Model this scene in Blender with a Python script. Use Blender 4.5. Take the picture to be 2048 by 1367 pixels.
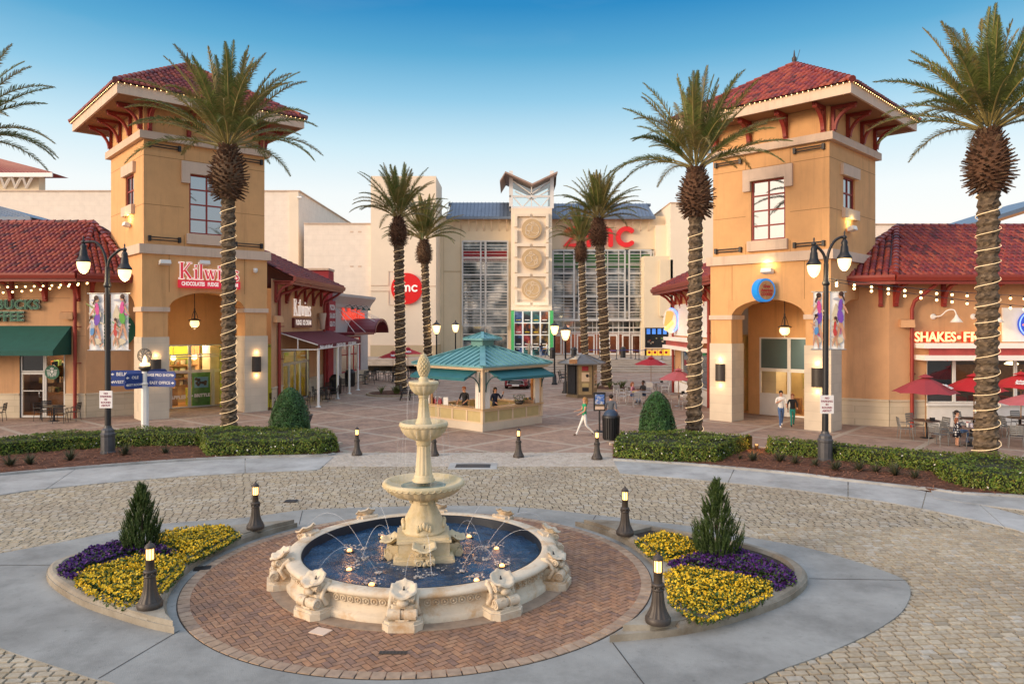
import bpy, math, random
from mathutils import Vector, Matrix
from math import sin, cos, pi, sqrt, atan2, radians
random.seed(11)
for o in list(bpy.data.objects):
 bpy.data.objects.remove(o)
SC = bpy.context.scene
COL = SC.collection
# ------------------------------------------------------------------ camera, sky, sun, exposure
F, H, YH = 1465.0, 4.7, 648.0            # focal length and horizon row of the photograph, camera height in metres
cam_d = bpy.data.cameras.new('camera'); cam = bpy.data.objects.new('camera', cam_d); COL.objects.link(cam)
cam.location = (0, 0, H); cam.rotation_euler = (radians(90), 0, 0)
cam_d.sensor_width = 36; cam_d.lens = F / 2048 * 36; cam_d.shift_y = -(683.5 - YH) / 2048
cam_d.clip_start = 0.1; cam_d.clip_end = 3000
SC.camera = cam
SC.render.resolution_x, SC.render.resolution_y = 1024, 683
SC.view_settings.view_transform = 'Standard'; SC.view_settings.look = 'None'
SC.view_settings.exposure = 0.9; SC.view_settings.gamma = 1
SC.cycles.use_denoising = True
SC.cycles.max_bounces = 6; SC.cycles.transparent_max_bounces = 12
SUN_AZ = Vector((-0.86, -0.51)).normalized()      # sun low on the left, a little behind the camera
SUN_EL = radians(13)
w = bpy.data.worlds.new('World'); SC.world = w; w.use_nodes = True
nt = w.node_tree; N = nt.nodes; LK = nt.links
N.clear()
out = N.new('ShaderNodeOutputWorld'); bg = N.new('ShaderNodeBackground')
sky = N.new('ShaderNodeTexSky'); sky.sky_type = 'NISHITA'; sky.sun_disc = False
sky.sun_elevation = SUN_EL; sky.sun_rotation = atan2(SUN_AZ.x, SUN_AZ.y)
sky.air_density = 1.2; sky.dust_density = 1.5; sky.ozone_density = 3.0
tc = N.new('ShaderNodeTexCoord'); sep = N.new('ShaderNodeSeparateXYZ')
LK.new(tc.outputs['Generated'], sep.inputs[0])
rp = N.new('ShaderNodeValToRGB'); LK.new(sep.outputs['Z'], rp.inputs[0])
els = rp.color_ramp.elements
stops = [(0.0, (.64, .54, .49)), (.10, (.64, .61, .575)), (.17, (.57, .60, .60)), (.231, (.39, .52, .58)),
   (.292, (.18, .37, .50)), (.345, (.065, .25, .41)), (.40, (.012, .155, .34)), (.46, (.04, .19, .39)), (.60, (.48, .58, .73)), (1.0, (.57, .66, .83))]
els[0].position = 0; els[0].color = (*stops[0][1], 1); els[1].position = 1; els[1].color = (*stops[-1][1], 1)
for p, c in stops[1:-1]:
 e = els.new(p); e.color = (*c, 1)
# glow of the sunset round the sun's side of the horizon
vm = N.new('ShaderNodeVectorMath'); vm.operation = 'DOT_PRODUCT'; vm.inputs[1].default_value = (SUN_AZ.x * .97, SUN_AZ.y * .97, .24)
LK.new(tc.outputs['Generated'], vm.inputs[0])
mx = N.new('ShaderNodeMath'); mx.operation = 'MAXIMUM'; mx.inputs[1].default_value = 0; LK.new(vm.outputs['Value'], mx.inputs[0])
pw = N.new('ShaderNodeMath'); pw.operation = 'POWER'; pw.inputs[1].default_value = 5; LK.new(mx.outputs[0], pw.inputs[0])
gl = N.new('ShaderNodeVectorMath'); gl.operation = 'SCALE'; gl.inputs[0].default_value = (2.1, 1.35, .8); LK.new(pw.outputs[0], gl.inputs['Scale'])
ns = N.new('ShaderNodeVectorMath'); ns.operation = 'SCALE'; ns.inputs['Scale'].default_value = .006; LK.new(sky.outputs[0], ns.inputs[0])
a1 = N.new('ShaderNodeVectorMath'); a1.operation = 'ADD'; LK.new(rp.outputs[0], a1.inputs[0]); LK.new(gl.outputs[0], a1.inputs[1])
a2 = N.new('ShaderNodeVectorMath'); a2.operation = 'ADD'; LK.new(a1.outputs[0], a2.inputs[0]); LK.new(ns.outputs[0], a2.inputs[1])
cm = N.new('ShaderNodeMapping'); cm.inputs['Scale'].default_value = (2.2, 2.2, 11); LK.new(tc.outputs['Generated'], cm.inputs['Vector'])
cn_ = N.new('ShaderNodeTexNoise'); cn_.inputs['Scale'].default_value = 1.3; cn_.inputs['Detail'].default_value = 5; LK.new(cm.outputs[0], cn_.inputs['Vector'])
cf = N.new('ShaderNodeMapRange'); cf.inputs[1].default_value = .5; cf.inputs[2].default_value = .8; cf.inputs[4].default_value = .08; LK.new(cn_.outputs['Fac'], cf.inputs[0])
cx_ = N.new('ShaderNodeMix'); cx_.data_type = 'RGBA'; cx_.inputs['B'].default_value = (.50, .52, .55, 1); LK.new(cf.outputs[0], cx_.inputs['Factor']); LK.new(a2.outputs[0], cx_.inputs['A'])
LK.new(cx_.outputs['Result'], bg.inputs[0]); bg.inputs[1].default_value = 0.85
LK.new(bg.outputs[0], out.inputs[0])
sl = bpy.data.lights.new('sun', 'SUN'); so = bpy.data.objects.new('sun', sl); COL.objects.link(so)
sl.energy = 1.3; sl.angle = radians(18); sl.color = (1, .80, .58)
sd = Vector((SUN_AZ.x * cos(SUN_EL), SUN_AZ.y * cos(SUN_EL), sin(SUN_EL)))
so.rotation_euler = sd.to_track_quat('Z', 'Y').to_euler(); so.location = (-60, -40, 50)
# ------------------------------------------------------------------ helpers
def G(px, py, z=0.0):                     # where the sight line of a photograph pixel meets height z
 d = (H - z) * F / (py - YH)
 return Vector(((px - 1024) / F * d, d, z))
def A(px, py, d):                         # the point of that sight line at depth d
 return Vector(((px - 1024) / F * d, d, H - (py - YH) / F * d))
def XP(px, d): return (px - 1024) / F * d
def ZP(py, d): return H - (py - YH) / F * d
R = random.uniform
ORD = 'first second third fourth fifth sixth seventh eighth ninth tenth'.split()
def tag(o, label=None, cat=None, group=None, kind=None):
 for k, v in (('label', label), ('category', cat), ('group', group), ('kind', kind)):
  if v: o[k] = v
 return o
def thing(name, label, cat, loc=(0, 0, 0), rz=0.0, group=None):
 o = bpy.data.objects.new(name, None); COL.objects.link(o)
 o.empty_display_size = .2
 o.location = loc; o.rotation_euler = (0, 0, rz)
 return tag(o, label, cat, group)
def root_of(o):
 while o.parent: o = o.parent
 return o
KIDS = {}
def copy_tree(o, parent=None):
 c = o.copy(); COL.objects.link(c); c.parent = parent
 for ch in KIDS.get(o.name, []):
  k = copy_tree(ch, c); KIDS.setdefault(c.name, []).append(k)
 return c
def dup(o, loc, rz=0.0, label=None, group=None, sc=None):
 c = copy_tree(o)
 c.location = loc; c.rotation_euler = (0, 0, rz)
 if sc: c.scale = (sc, sc, sc) if not hasattr(sc, '__len__') else sc
 if label: c['label'] = label
 if group: c['group'] = group
 return c
class MB:
 """collects shapes; build() links them as one mesh object"""
 def __init__(s): s.v = []; s.f = []; s.m = []; s.sm = []; s.r = []; s.T = None
 def add(s, vs, fs, m=0, smooth=False, r=None, T=None):
  b = len(s.v); T = T or s.T
  if T is None: s.v += [tuple(v) for v in vs]
  elif isinstance(T, Matrix): s.v += [tuple(T @ Vector(v)) for v in vs]
  else: s.v += [tuple(T(Vector(v))) for v in vs]
  r = random.random() if r is None else r
  for f in fs:
   s.f.append(tuple(b + i for i in f)); s.m.append(m); s.sm.append(smooth); s.r.append(r)
 def box(s, x0, x1, y0, y1, z0, z1, m=0, r=None, T=None):
  s.add([(x0, y0, z0), (x1, y0, z0), (x1, y1, z0), (x0, y1, z0), (x0, y0, z1), (x1, y0, z1), (x1, y1, z1), (x0, y1, z1)],
    [(0, 3, 2, 1), (4, 5, 6, 7), (0, 1, 5, 4), (1, 2, 6, 5), (2, 3, 7, 6), (3, 0, 4, 7)], m, r=r, T=T)
 def bar(s, a, b, wd, ht, m=0, up=(0, 0, 1), T=None):
  a = Vector(a); b = Vector(b); d = (b - a).normalized(); up = Vector(up)
  if abs(d.dot(up)) > .98: up = Vector((1, 0, 0)) if abs(d.x) < .9 else Vector((0, 1, 0))
  x = d.cross(up).normalized() * wd / 2; y = x.cross(d).normalized() * ht / 2
  s.add([a - x - y, a + x - y, a + x + y, a - x + y, b - x - y, b + x - y, b + x + y, b - x + y],
    [(0, 1, 2, 3), (7, 6, 5, 4), (0, 4, 5, 1), (1, 5, 6, 2), (2, 6, 7, 3), (3, 7, 4, 0)], m, T=T)
 def tube(s, pts, r, n=8, m=0, cap=True, smooth=True, T=None):
  pts = [Vector(p) for p in pts]; k = len(pts)
  rs = r if hasattr(r, '__len__') else [r] * k
  vs = []; x = None
  for i, p in enumerate(pts):
   d = (pts[min(i + 1, k - 1)] - pts[max(i - 1, 0)]).normalized()
   if x is None:
    u = Vector((0, 0, 1)) if abs(d.z) < .9 else Vector((1, 0, 0))
    x = d.cross(u).normalized()
   else:
    x = (x - d * x.dot(d)).normalized()
   y = d.cross(x)
   for j in range(n):
    a = 2 * pi * j / n
    vs.append(p + (x * cos(a) + y * sin(a)) * rs[i])
  fs = []
  for i in range(k - 1):
   for j in range(n):
    fs.append((i * n + j, i * n + (j + 1) % n, (i + 1) * n + (j + 1) % n, (i + 1) * n + j))
  s.add(vs, fs, m, smooth, T=T)
  if cap:
   s.add(vs[:n], [tuple(reversed(range(n)))], m, T=T); s.add(vs[-n:], [tuple(range(n))], m, T=T)
 def lathe(s, prof, n=24, c=(0, 0, 0), m=0, smooth=True, T=None, rf=None, rot=0.0, cap=True):
  vs = []; k = len(prof)
  for i, (r, z) in enumerate(prof):
   for j in range(n):
    a = 2 * pi * j / n + rot
    q = r * (rf(a, i) if rf else 1)
    vs.append((c[0] + q * cos(a), c[1] + q * sin(a), c[2] + z))
  fs = [(i * n + j, i * n + (j + 1) % n, (i + 1) * n + (j + 1) % n, (i + 1) * n + j) for i in range(k - 1) for j in range(n)]
  s.add(vs, fs, m, smooth, T=T)
  if cap and prof[0][0] > 1e-4 and abs(prof[0][1] - prof[1][1]) > 1e-5: s.add(vs[:n], [tuple(reversed(range(n)))], m, T=T)
  if cap and prof[-1][0] > 1e-4 and abs(prof[-1][1] - prof[-2][1]) > 1e-5: s.add(vs[-n:], [tuple(range(n))], m, T=T)
 def prism(s, poly, z0, z1, m=0, T=None, bottom=True):
  n = len(poly)
  vs = [(p[0], p[1], z0) for p in poly] + [(p[0], p[1], z1) for p in poly]
  fs = [tuple(range(n, 2 * n))] + ([tuple(reversed(range(n)))] if bottom else [])
  fs += [(i, (i + 1) % n, n + (i + 1) % n, n + i) for i in range(n)]
  s.add(vs, fs, m, T=T)
 def slab(s, poly, O, U, V, Nn, t, m=0, T=None):
  """2-D outline in the plane O,U,V made t thick along Nn"""
  O = Vector(O); U = Vector(U); V = Vector(V); Nn = Vector(Nn); n = len(poly)
  vs = [O + U * p[0] + V * p[1] for p in poly]; vs += [v + Nn * t for v in vs]
  s.add(vs, [tuple(reversed(range(n))), tuple(range(n, 2 * n))] + [(i, (i + 1) % n, n + (i + 1) % n, n + i) for i in range(n)], m, T=T)
 def ball(s, c, r, n=10, k=6, m=0, sc=(1, 1, 1), T=None):
  c = Vector(c)
  prof = [(r * sin(pi * i / k), -r * cos(pi * i / k)) for i in range(k + 1)]
  vs = []; 
  for (q, z) in prof:
   for j in range(n):
    a = 2 * pi * j / n; vs.append((c.x + q * cos(a) * sc[0], c.y + q * sin(a) * sc[1], c.z + z * sc[2]))
  s.add(vs, [(i * n + j, i * n + (j + 1) % n, (i + 1) * n + (j + 1) % n, (i + 1) * n + j) for i in range(k) for j in range(n)], m, True, T=T)
 def build(s, name, mats, parent=None, local=False):
  me = bpy.data.meshes.new(name)
  vs = s.v
  if parent is not None and not local:
   rt = root_of(parent); Mi = Matrix.LocRotScale(rt.location, rt.rotation_euler, rt.scale).inverted()
   vs = [tuple(Mi @ Vector(v)) for v in vs]
  me.from_pydata(vs, [], s.f)
  if not isinstance(mats, (list, tuple)): mats = [mats]
  for m in mats: me.materials.append(m)
  me.polygons.foreach_set('material_index', s.m)
  me.polygons.foreach_set('use_smooth', s.sm)
  at = me.attributes.new('rnd', 'FLOAT', 'FACE'); at.data.foreach_set('value', s.r)
  me.update()
  o = bpy.data.objects.new(name, me); COL.objects.link(o)
  if parent is not None:
   o.parent = parent; KIDS.setdefault(parent.name, []).append(o)
  return o
def panel(mb, O, U, V, Nn, u0, u1, v0, v1, holes=(), depth=.2, m=0, mr=None):
 """a wall face with rectangular holes and their reveals"""
 O = Vector(O); U = Vector(U); V = Vector(V); Nn = Vector(Nn)
 us = sorted({u0, u1, *[h[0] for h in holes], *[h[1] for h in holes]}); us = [u for u in us if u0 <= u <= u1]
 vv = sorted({v0, v1, *[h[2] for h in holes], *[h[3] for h in holes]}); vv = [v for v in vv if v0 <= v <= v1]
 P = lambda u, v, n=0: O + U * u + V * v - Nn * n
 for i in range(len(us) - 1):
  for j in range(len(vv) - 1):
   cu = (us[i] + us[i + 1]) / 2; cv = (vv[j] + vv[j + 1]) / 2
   if any(h[0] < cu < h[1] and h[2] < cv < h[3] for h in holes): continue
   mb.add([P(us[i], vv[j]), P(us[i + 1], vv[j]), P(us[i + 1], vv[j + 1]), P(us[i], vv[j + 1])], [(0, 1, 2, 3)], m)
 for h in holes:
  c = [(h[0], h[2]), (h[1], h[2]), (h[1], h[3]), (h[0], h[3])]
  for i in range(4):
   a, b = c[i], c[(i + 1) % 4]
   mb.add([P(*a), P(*b), P(*b, depth), P(*a, depth)], [(0, 1, 2, 3)], m if mr is None else mr)
def catmull(pts, n=8, closed=False):
 out = []; k = len(pts)
 rng = range(k) if closed else range(k - 1)
 for i in rng:
  g = (lambda q: pts[q % k]) if closed else (lambda q: pts[max(0, min(k - 1, q))])
  p0, p1, p2, p3 = [Vector(g(i + d)) for d in (-1, 0, 1, 2)]
  for j in range(n):
   t = j / n
   out.append(0.5 * ((2 * p1) + (p2 - p0) * t + (2 * p0 - 5 * p1 + 4 * p2 - p3) * t * t + (3 * p1 - p0 - 3 * p2 + p3) * t ** 3))
 if not closed: out.append(Vector(pts[-1]))
 return out
def inside(p, poly):
 x, y = p[0], p[1]; c = False; n = len(poly); j = n - 1
 for i in range(n):
  xi, yi = poly[i][0], poly[i][1]; xj, yj = poly[j][0], poly[j][1]
  if (yi > y) != (yj > y) and x < (xj - xi) * (y - yi) / (yj - yi) + xi: c = not c
  j = i
 return c
def offset_poly(poly, d):
 n = len(poly); out = []
 ar = sum(poly[i][0] * poly[(i + 1) % n][1] - poly[(i + 1) % n][0] * poly[i][1] for i in range(n))
 s = 1 if ar > 0 else -1
 for i in range(n):
  a = Vector(poly[i - 1][:2]); b = Vector(poly[i][:2]); c = Vector(poly[(i + 1) % n][:2])
  e1 = (b - a).normalized(); e2 = (c - b).normalized()
  n1 = Vector((-e1.y, e1.x)) * s; n2 = Vector((-e2.y, e2.x)) * s
  q = (n1 + n2)
  if q.length < .05: q = n1
  q.normalize(); k = max(.35, q.dot(n1))
  out.append(b + q * d / k)
 return out
# ------------------------------------------------------------------ materials
MATS = {}
def mat(name, base=(.5, .5, .5), rough=.8, var=.12, vscale=2.0, bump=0.0, bscale=30.0, metal=0.0, emit=None, es=0.0, alpha=1.0, trans=0.0, spec=.5, hue=None, sub=0.0, coat=0.0, streak=None):
 m = bpy.data.materials.new(name); m.use_nodes = True; t = m.node_tree; b = t.nodes['Principled BSDF']
 b.inputs['Base Color'].default_value = (*base, 1); b.inputs['Roughness'].default_value = rough
 b.inputs['Metallic'].default_value = metal; b.inputs['Specular IOR Level'].default_value = spec
 b.inputs['Alpha'].default_value = alpha; b.inputs['Transmission Weight'].default_value = trans
 if coat: b.inputs['Coat Weight'].default_value = coat
 if emit: b.inputs['Emission Color'].default_value = (*emit, 1); b.inputs['Emission Strength'].default_value = es
 tc = None
 if var or bump:
  tc = t.nodes.new('ShaderNodeTexCoord')
 if var:
  nz = t.nodes.new('ShaderNodeTexNoise'); nz.inputs['Scale'].default_value = vscale; nz.inputs['Detail'].default_value = 6; nz.inputs['Roughness'].default_value = .65
  t.links.new(tc.outputs['Object'], nz.inputs['Vector'])
  r = t.nodes.new('ShaderNodeValToRGB'); e = r.color_ramp.elements
  e[0].position = .3; e[1].position = .7
  e[0].color = (*[c * (1 - var) for c in base], 1); e[1].color = (*([min(1, c * (1 + var)) for c in base] if hue is None else hue), 1)
  t.links.new(nz.outputs['Fac'], r.inputs[0]); last = r.outputs[0]
  for (sx_, sz_, lo, hi, k, seed) in (streak or ()):       # weathering: rain streaks, grime, wear
   mp = t.nodes.new('ShaderNodeMapping'); mp.inputs['Scale'].default_value = (sx_, sx_, sz_); mp.inputs['Location'].default_value = (seed, seed, seed); t.links.new(tc.outputs['Object'], mp.inputs['Vector'])
   n3 = t.nodes.new('ShaderNodeTexNoise'); n3.inputs['Scale'].default_value = 1; n3.inputs['Detail'].default_value = 7; n3.inputs['Roughness'].default_value = .7; t.links.new(mp.outputs[0], n3.inputs['Vector'])
   m3 = t.nodes.new('ShaderNodeMapRange'); m3.inputs[1].default_value = lo; m3.inputs[2].default_value = hi; m3.inputs[3].default_value = 1; m3.inputs[4].default_value = k; t.links.new(n3.outputs['Fac'], m3.inputs[0])
   v3 = t.nodes.new('ShaderNodeVectorMath'); v3.operation = 'SCALE'; t.links.new(last, v3.inputs[0]); t.links.new(m3.outputs[0], v3.inputs['Scale']); last = v3.outputs[0]
  t.links.new(last, b.inputs['Base Color'])
 if bump:
  n2 = t.nodes.new('ShaderNodeTexNoise'); n2.inputs['Scale'].default_value = bscale; n2.inputs['Detail'].default_value = 5
  t.links.new(tc.outputs['Object'], n2.inputs['Vector'])
  bp = t.nodes.new('ShaderNodeBump'); bp.inputs['Strength'].default_value = bump; bp.inputs['Distance'].default_value = .02
  t.links.new(n2.outputs['Fac'], bp.inputs['Height']); t.links.new(bp.outputs[0], b.inputs['Normal'])
 MATS[name] = m
 return m
def rnd_mat(name, cols, rough=.8, nscale=12.0, nvar=.25, bump=.0, bscale=60.0, trans=0.0, spec=.4, patch=None):
 """colour picked per face group from a ramp (attribute rnd), broken up by noise"""
 m = bpy.data.materials.new(name); m.use_nodes = True; t = m.node_tree; b = t.nodes['Principled BSDF']; nn = t.nodes
 at = nn.new('ShaderNodeAttribute'); at.attribute_name = 'rnd'
 r = nn.new('ShaderNodeValToRGB'); e = r.color_ramp.elements; k = len(cols)
 e[0].color = (*cols[0], 1); e[1].color = (*cols[-1], 1)
 for i in range(1, k - 1):
  q = e.new(i / (k - 1)); q.color = (*cols[i], 1)
 t.links.new(at.outputs['Fac'], r.inputs[0])
 tc = nn.new('ShaderNodeTexCoord'); nz = nn.new('ShaderNodeTexNoise'); nz.inputs['Scale'].default_value = nscale; nz.inputs['Detail'].default_value = 5
 t.links.new(tc.outputs['Object'], nz.inputs['Vector'])
 mr = nn.new('ShaderNodeMapRange'); mr.inputs[1].default_value = .3; mr.inputs[2].default_value = .7; mr.inputs[3].default_value = 1 - nvar; mr.inputs[4].default_value = 1 + nvar
 t.links.new(nz.outputs['Fac'], mr.inputs[0])
 mu = nn.new('ShaderNodeVectorMath'); mu.operation = 'SCALE'; t.links.new(r.outputs[0], mu.inputs[0]); t.links.new(mr.outputs[0], mu.inputs['Scale'])
 last = mu.outputs[0]
 if patch:                                  # wide stains and worn areas: (scale, colour)
  n3 = nn.new('ShaderNodeTexNoise'); n3.inputs['Scale'].default_value = patch[0]; n3.inputs['Detail'].default_value = 4; t.links.new(tc.outputs['Object'], n3.inputs['Vector'])
  m3 = nn.new('ShaderNodeMapRange'); m3.inputs[1].default_value = .48; m3.inputs[2].default_value = .72; m3.inputs[4].default_value = patch[2]; t.links.new(n3.outputs['Fac'], m3.inputs[0])
  mi = nn.new('ShaderNodeMix'); mi.data_type = 'RGBA'; t.links.new(m3.outputs[0], mi.inputs['Factor']); t.links.new(last, mi.inputs['A']); mi.inputs['B'].default_value = (*patch[1], 1)
  last = mi.outputs['Result']
 t.links.new(last, b.inputs['Base Color'])
 b.inputs['Roughness'].default_value = rough; b.inputs['Specular IOR Level'].default_value = spec
 if bump:
  n2 = nn.new('ShaderNodeTexNoise'); n2.inputs['Scale'].default_value = bscale; n2.inputs['Detail'].default_value = 4; t.links.new(tc.outputs['Object'], n2.inputs['Vector'])
  bp = nn.new('ShaderNodeBump'); bp.inputs['Strength'].default_value = bump; bp.inputs['Distance'].default_value = .02
  t.links.new(n2.outputs['Fac'], bp.inputs['Height']); t.links.new(bp.outputs[0], b.inputs['Normal'])
 if trans:
  tr = nn.new('ShaderNodeBsdfTranslucent'); t.links.new(last, tr.inputs[0]); ms = nn.new('ShaderNodeMixShader'); ms.inputs[0].default_value = trans
  o = nn['Material Output']; t.links.new(b.outputs[0], ms.inputs[1]); t.links.new(tr.outputs[0], ms.inputs[2]); t.links.new(ms.outputs[0], o.inputs[0])
 MATS[name] = m
 return m
def block_mat(name, base, mortar, bw, bh, msize=.01, rough=.85, var=.12, rot=None, bump=.4, c2=None, axis='XZ', bands=None):
 """coursed blocks or pavers; axis XY for paving, XZ for walls (horizontal run taken along x+y)"""
 m = bpy.data.materials.new(name); m.use_nodes = True; t = m.node_tree; b = t.nodes['Principled BSDF']; nn = t.nodes
 tc = nn.new('ShaderNodeTexCoord'); sp = nn.new('ShaderNodeSeparateXYZ'); cb = nn.new('ShaderNodeCombineXYZ')
 if axis == 'XZ':
  t.links.new(tc.outputs['Object'], sp.inputs[0])
  ad = nn.new('ShaderNodeMath'); ad.operation = 'ADD'; t.links.new(sp.outputs['X'], ad.inputs[0]); t.links.new(sp.outputs['Y'], ad.inputs[1])
  t.links.new(ad.outputs[0], cb.inputs['X']); t.links.new(sp.outputs['Z'], cb.inputs['Y'])
 else:
  mp = nn.new('ShaderNodeMapping'); mp.inputs['Rotation'].default_value = (0, 0, rot or 0); t.links.new(tc.outputs['Object'], mp.inputs['Vector'])
  t.links.new(mp.outputs[0], sp.inputs[0]); t.links.new(sp.outputs['X'], cb.inputs['X']); t.links.new(sp.outputs['Y'], cb.inputs['Y'])
 br = nn.new('ShaderNodeTexBrick'); t.links.new(cb.outputs[0], br.inputs['Vector'])
 br.inputs['Scale'].default_value = 1; br.inputs['Brick Width'].default_value = bw; br.inputs['Row Height'].default_value = bh
 br.inputs['Mortar Size'].default_value = msize; br.inputs['Mortar Smooth'].default_value = .3
 c2 = c2 or tuple(c * (1 - var * 1.6) for c in base)
 br.inputs['Color1'].default_value = (*base, 1); br.inputs['Color2'].default_value = (*c2, 1); br.inputs['Mortar'].default_value = (*mortar, 1)
 nz = nn.new('ShaderNodeTexNoise'); nz.inputs['Scale'].default_value = 1.3; nz.inputs['Detail'].default_value = 7; t.links.new(tc.outputs['Object'], nz.inputs['Vector'])
 mr = nn.new('ShaderNodeMapRange'); mr.inputs[1].default_value = .3; mr.inputs[2].default_value = .7; mr.inputs[3].default_value = 1 - var; mr.inputs[4].default_value = 1 + var
 t.links.new(nz.outputs['Fac'], mr.inputs[0])
 mu = nn.new('ShaderNodeVectorMath'); mu.operation = 'SCALE'; t.links.new(br.outputs['Color'], mu.inputs[0]); t.links.new(mr.outputs[0], mu.inputs['Scale'])
 last = mu.outputs[0]
 if bands:                                # diagonal concrete bands: (spacing, width, colour)
  fac = None
  mp2 = nn.new('ShaderNodeMapping'); mp2.inputs['Rotation'].default_value = (0, 0, bands[3]); t.links.new(tc.outputs['Object'], mp2.inputs['Vector'])
  s2 = nn.new('ShaderNodeSeparateXYZ'); t.links.new(mp2.outputs[0], s2.inputs[0])
  for ax in 'XY':
   pp = nn.new('ShaderNodeMath'); pp.operation = 'PINGPONG'; pp.inputs[1].default_value = bands[0] / 2; t.links.new(s2.outputs[ax], pp.inputs[0])
   lt = nn.new('ShaderNodeMath'); lt.operation = 'LESS_THAN'; lt.inputs[1].default_value = bands[1] / 2; t.links.new(pp.outputs[0], lt.inputs[0])
   if fac is None: fac = lt
   else:
    m2 = nn.new('ShaderNodeMath'); m2.operation = 'MAXIMUM'; t.links.new(fac.outputs[0], m2.inputs[0]); t.links.new(lt.outputs[0], m2.inputs[1]); fac = m2
  mi = nn.new('ShaderNodeMix'); mi.data_type = 'RGBA'; t.links.new(fac.outputs[0], mi.inputs['Factor']); t.links.new(last, mi.inputs['A']); mi.inputs['B'].default_value = (*bands[2], 1)
  last = mi.outputs['Result']
 t.links.new(last, b.inputs['Base Color']); b.inputs['Roughness'].default_value = rough; b.inputs['Specular IOR Level'].default_value = .3
 if bump:
  bp = nn.new('ShaderNodeBump'); bp.inputs['Strength'].default_value = bump; bp.inputs['Distance'].default_value = .01; bp.invert = True
  t.links.new(br.outputs['Fac'], bp.inputs['Height']); t.links.new(bp.outputs[0], b.inputs['Normal'])
 MATS[name] = m
 return m
def glass_mat(name, tint=(.9, .95, .95), refl=.12):
 m = bpy.data.materials.new(name); m.use_nodes = True; t = m.node_tree; nn = t.nodes; o = nn['Material Output']; nn.remove(nn['Principled BSDF'])
 tr = nn.new('ShaderNodeBsdfTransparent'); tr.inputs[0].default_value = (*tint, 1)
 gl = nn.new('ShaderNodeBsdfGlossy'); gl.inputs['Roughness'].default_value = .02
 fr = nn.new('ShaderNodeFresnel'); fr.inputs[0].default_value = 1.5
 ad = nn.new('ShaderNodeMath'); ad.operation = 'ADD'; ad.inputs[1].default_value = refl; ad.use_clamp = True; t.links.new(fr.outputs[0], ad.inputs[0])
 mx = nn.new('ShaderNodeMixShader'); t.links.new(ad.outputs[0], mx.inputs[0]); t.links.new(tr.outputs[0], mx.inputs[1]); t.links.new(gl.outputs[0], mx.inputs[2]); t.links.new(mx.outputs[0], o.inputs[0])
 MATS[name] = m
 return m
def text_mesh(s, size, extrude=.02, bold=0.0, align='CENTER', shear=0.0, spacing=1.0):
 cu = bpy.data.curves.new('lettering', 'FONT'); cu.body = s; cu.size = size; cu.extrude = extrude; cu.offset = bold; cu.align_x = align; cu.align_y = 'CENTER'
 cu.shear = shear; cu.space_character = spacing; cu.resolution_u = 3
 o = bpy.data.objects.new('lettering', cu); COL.objects.link(o)
 dg = bpy.context.evaluated_depsgraph_get(); me = o.evaluated_get(dg).to_mesh()
 vs = [v.co.copy() for v in me.vertices]; fs = [tuple(p.vertices) for p in me.polygons]
 o.evaluated_get(dg).to_mesh_clear(); bpy.data.objects.remove(o); bpy.data.curves.remove(cu)
 return vs, fs
def put_text(mb, s, O, U, V, size, extrude=.02, bold=0.0, m=0, align='CENTER', shear=0.0, width=None, spacing=1.0, sx=1.0):
 """lettering in the plane O,U,V, standing out along U x V"""
 vs, fs = text_mesh(s, size, extrude, bold, align, shear, spacing)
 O = Vector(O); U = Vector(U).normalized(); V = Vector(V).normalized(); Nn = U.cross(V)
 if width:
  xs = [v.x for v in vs]; sx = width / max(1e-6, max(xs) - min(xs))
 mb.add([O + U * v.x * sx + V * v.y + Nn * v.z for v in vs], fs, m)
def lamp(name, loc, energy, color=(1, .72, .38), radius=.06, parent=None):
 l = bpy.data.lights.new(name, 'POINT'); l.energy = energy; l.color = color; l.shadow_soft_size = radius
 o = bpy.data.objects.new(name, l); COL.objects.link(o); o.location = loc
 if parent is not None:
  o.parent = parent; KIDS.setdefault(parent.name, []).append(o)
  rt = root_of(parent); o.location = Matrix.LocRotScale(rt.location, rt.rotation_euler, rt.scale).inverted() @ Vector(loc)
 return o
Z = Vector((0, 0, 1))
# the palette (real-world base colours)
WALLW = ((2.2, .14, .52, .74, .78, 3), (9, 1.2, .55, .75, .90, 8), (.5, .5, .45, .65, .93, 1))
PAVEW = ((.9, .9, .46, .68, .70, 2), (7, 7, .6, .7, .72, 5), (38, 38, .62, .7, .6, 9))
m_ochre = mat('ochre stucco', (.70, .385, .165), .9, .05, 1.2, .35, 90, streak=WALLW)
m_tan = mat('tan stucco', (.58, .325, .165), .9, .07, 1.0, .35, 90, streak=WALLW)
m_trim = mat('pale trim', (.65, .49, .37), .85, .05, 2, .1, 80, streak=WALLW)
m_stone = block_mat('cast stone blocks', (.62, .53, .41), (.50, .43, .33), .8, .42, .008, var=.07, bump=.3, c2=(.58, .49, .38))
m_base = block_mat('stone wainscot', (.60, .50, .36), (.46, .38, .27), 1.2, .3, .012, var=.08, bump=.4)
m_red = mat('red painted wood', (.27, .028, .018), .55, .12, 4)
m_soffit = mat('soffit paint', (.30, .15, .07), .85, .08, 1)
m_tile = rnd_mat('clay roof tiles', [(.055, .010, .016), (.20, .028, .026), (.14, .018, .030), (.27, .045, .028), (.23, .030, .024), (.31, .065, .034), (.12, .018, .028)], .5, 9, .22, .15, 60)
m_white = mat('white paint', (.78, .76, .72), .5, .05, 3)
m_black = mat('black iron', (.012, .012, .014), .45, .2, 8)
m_bronze = mat('bronze paint', (.045, .035, .028), .5, .2, 8)
m_darkgrey = mat('dark grey metal', (.06, .06, .065), .45, .15, 6)
m_silver = mat('brushed aluminium', (.42, .42, .42), .38, .1, 12, metal=.75)
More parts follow.
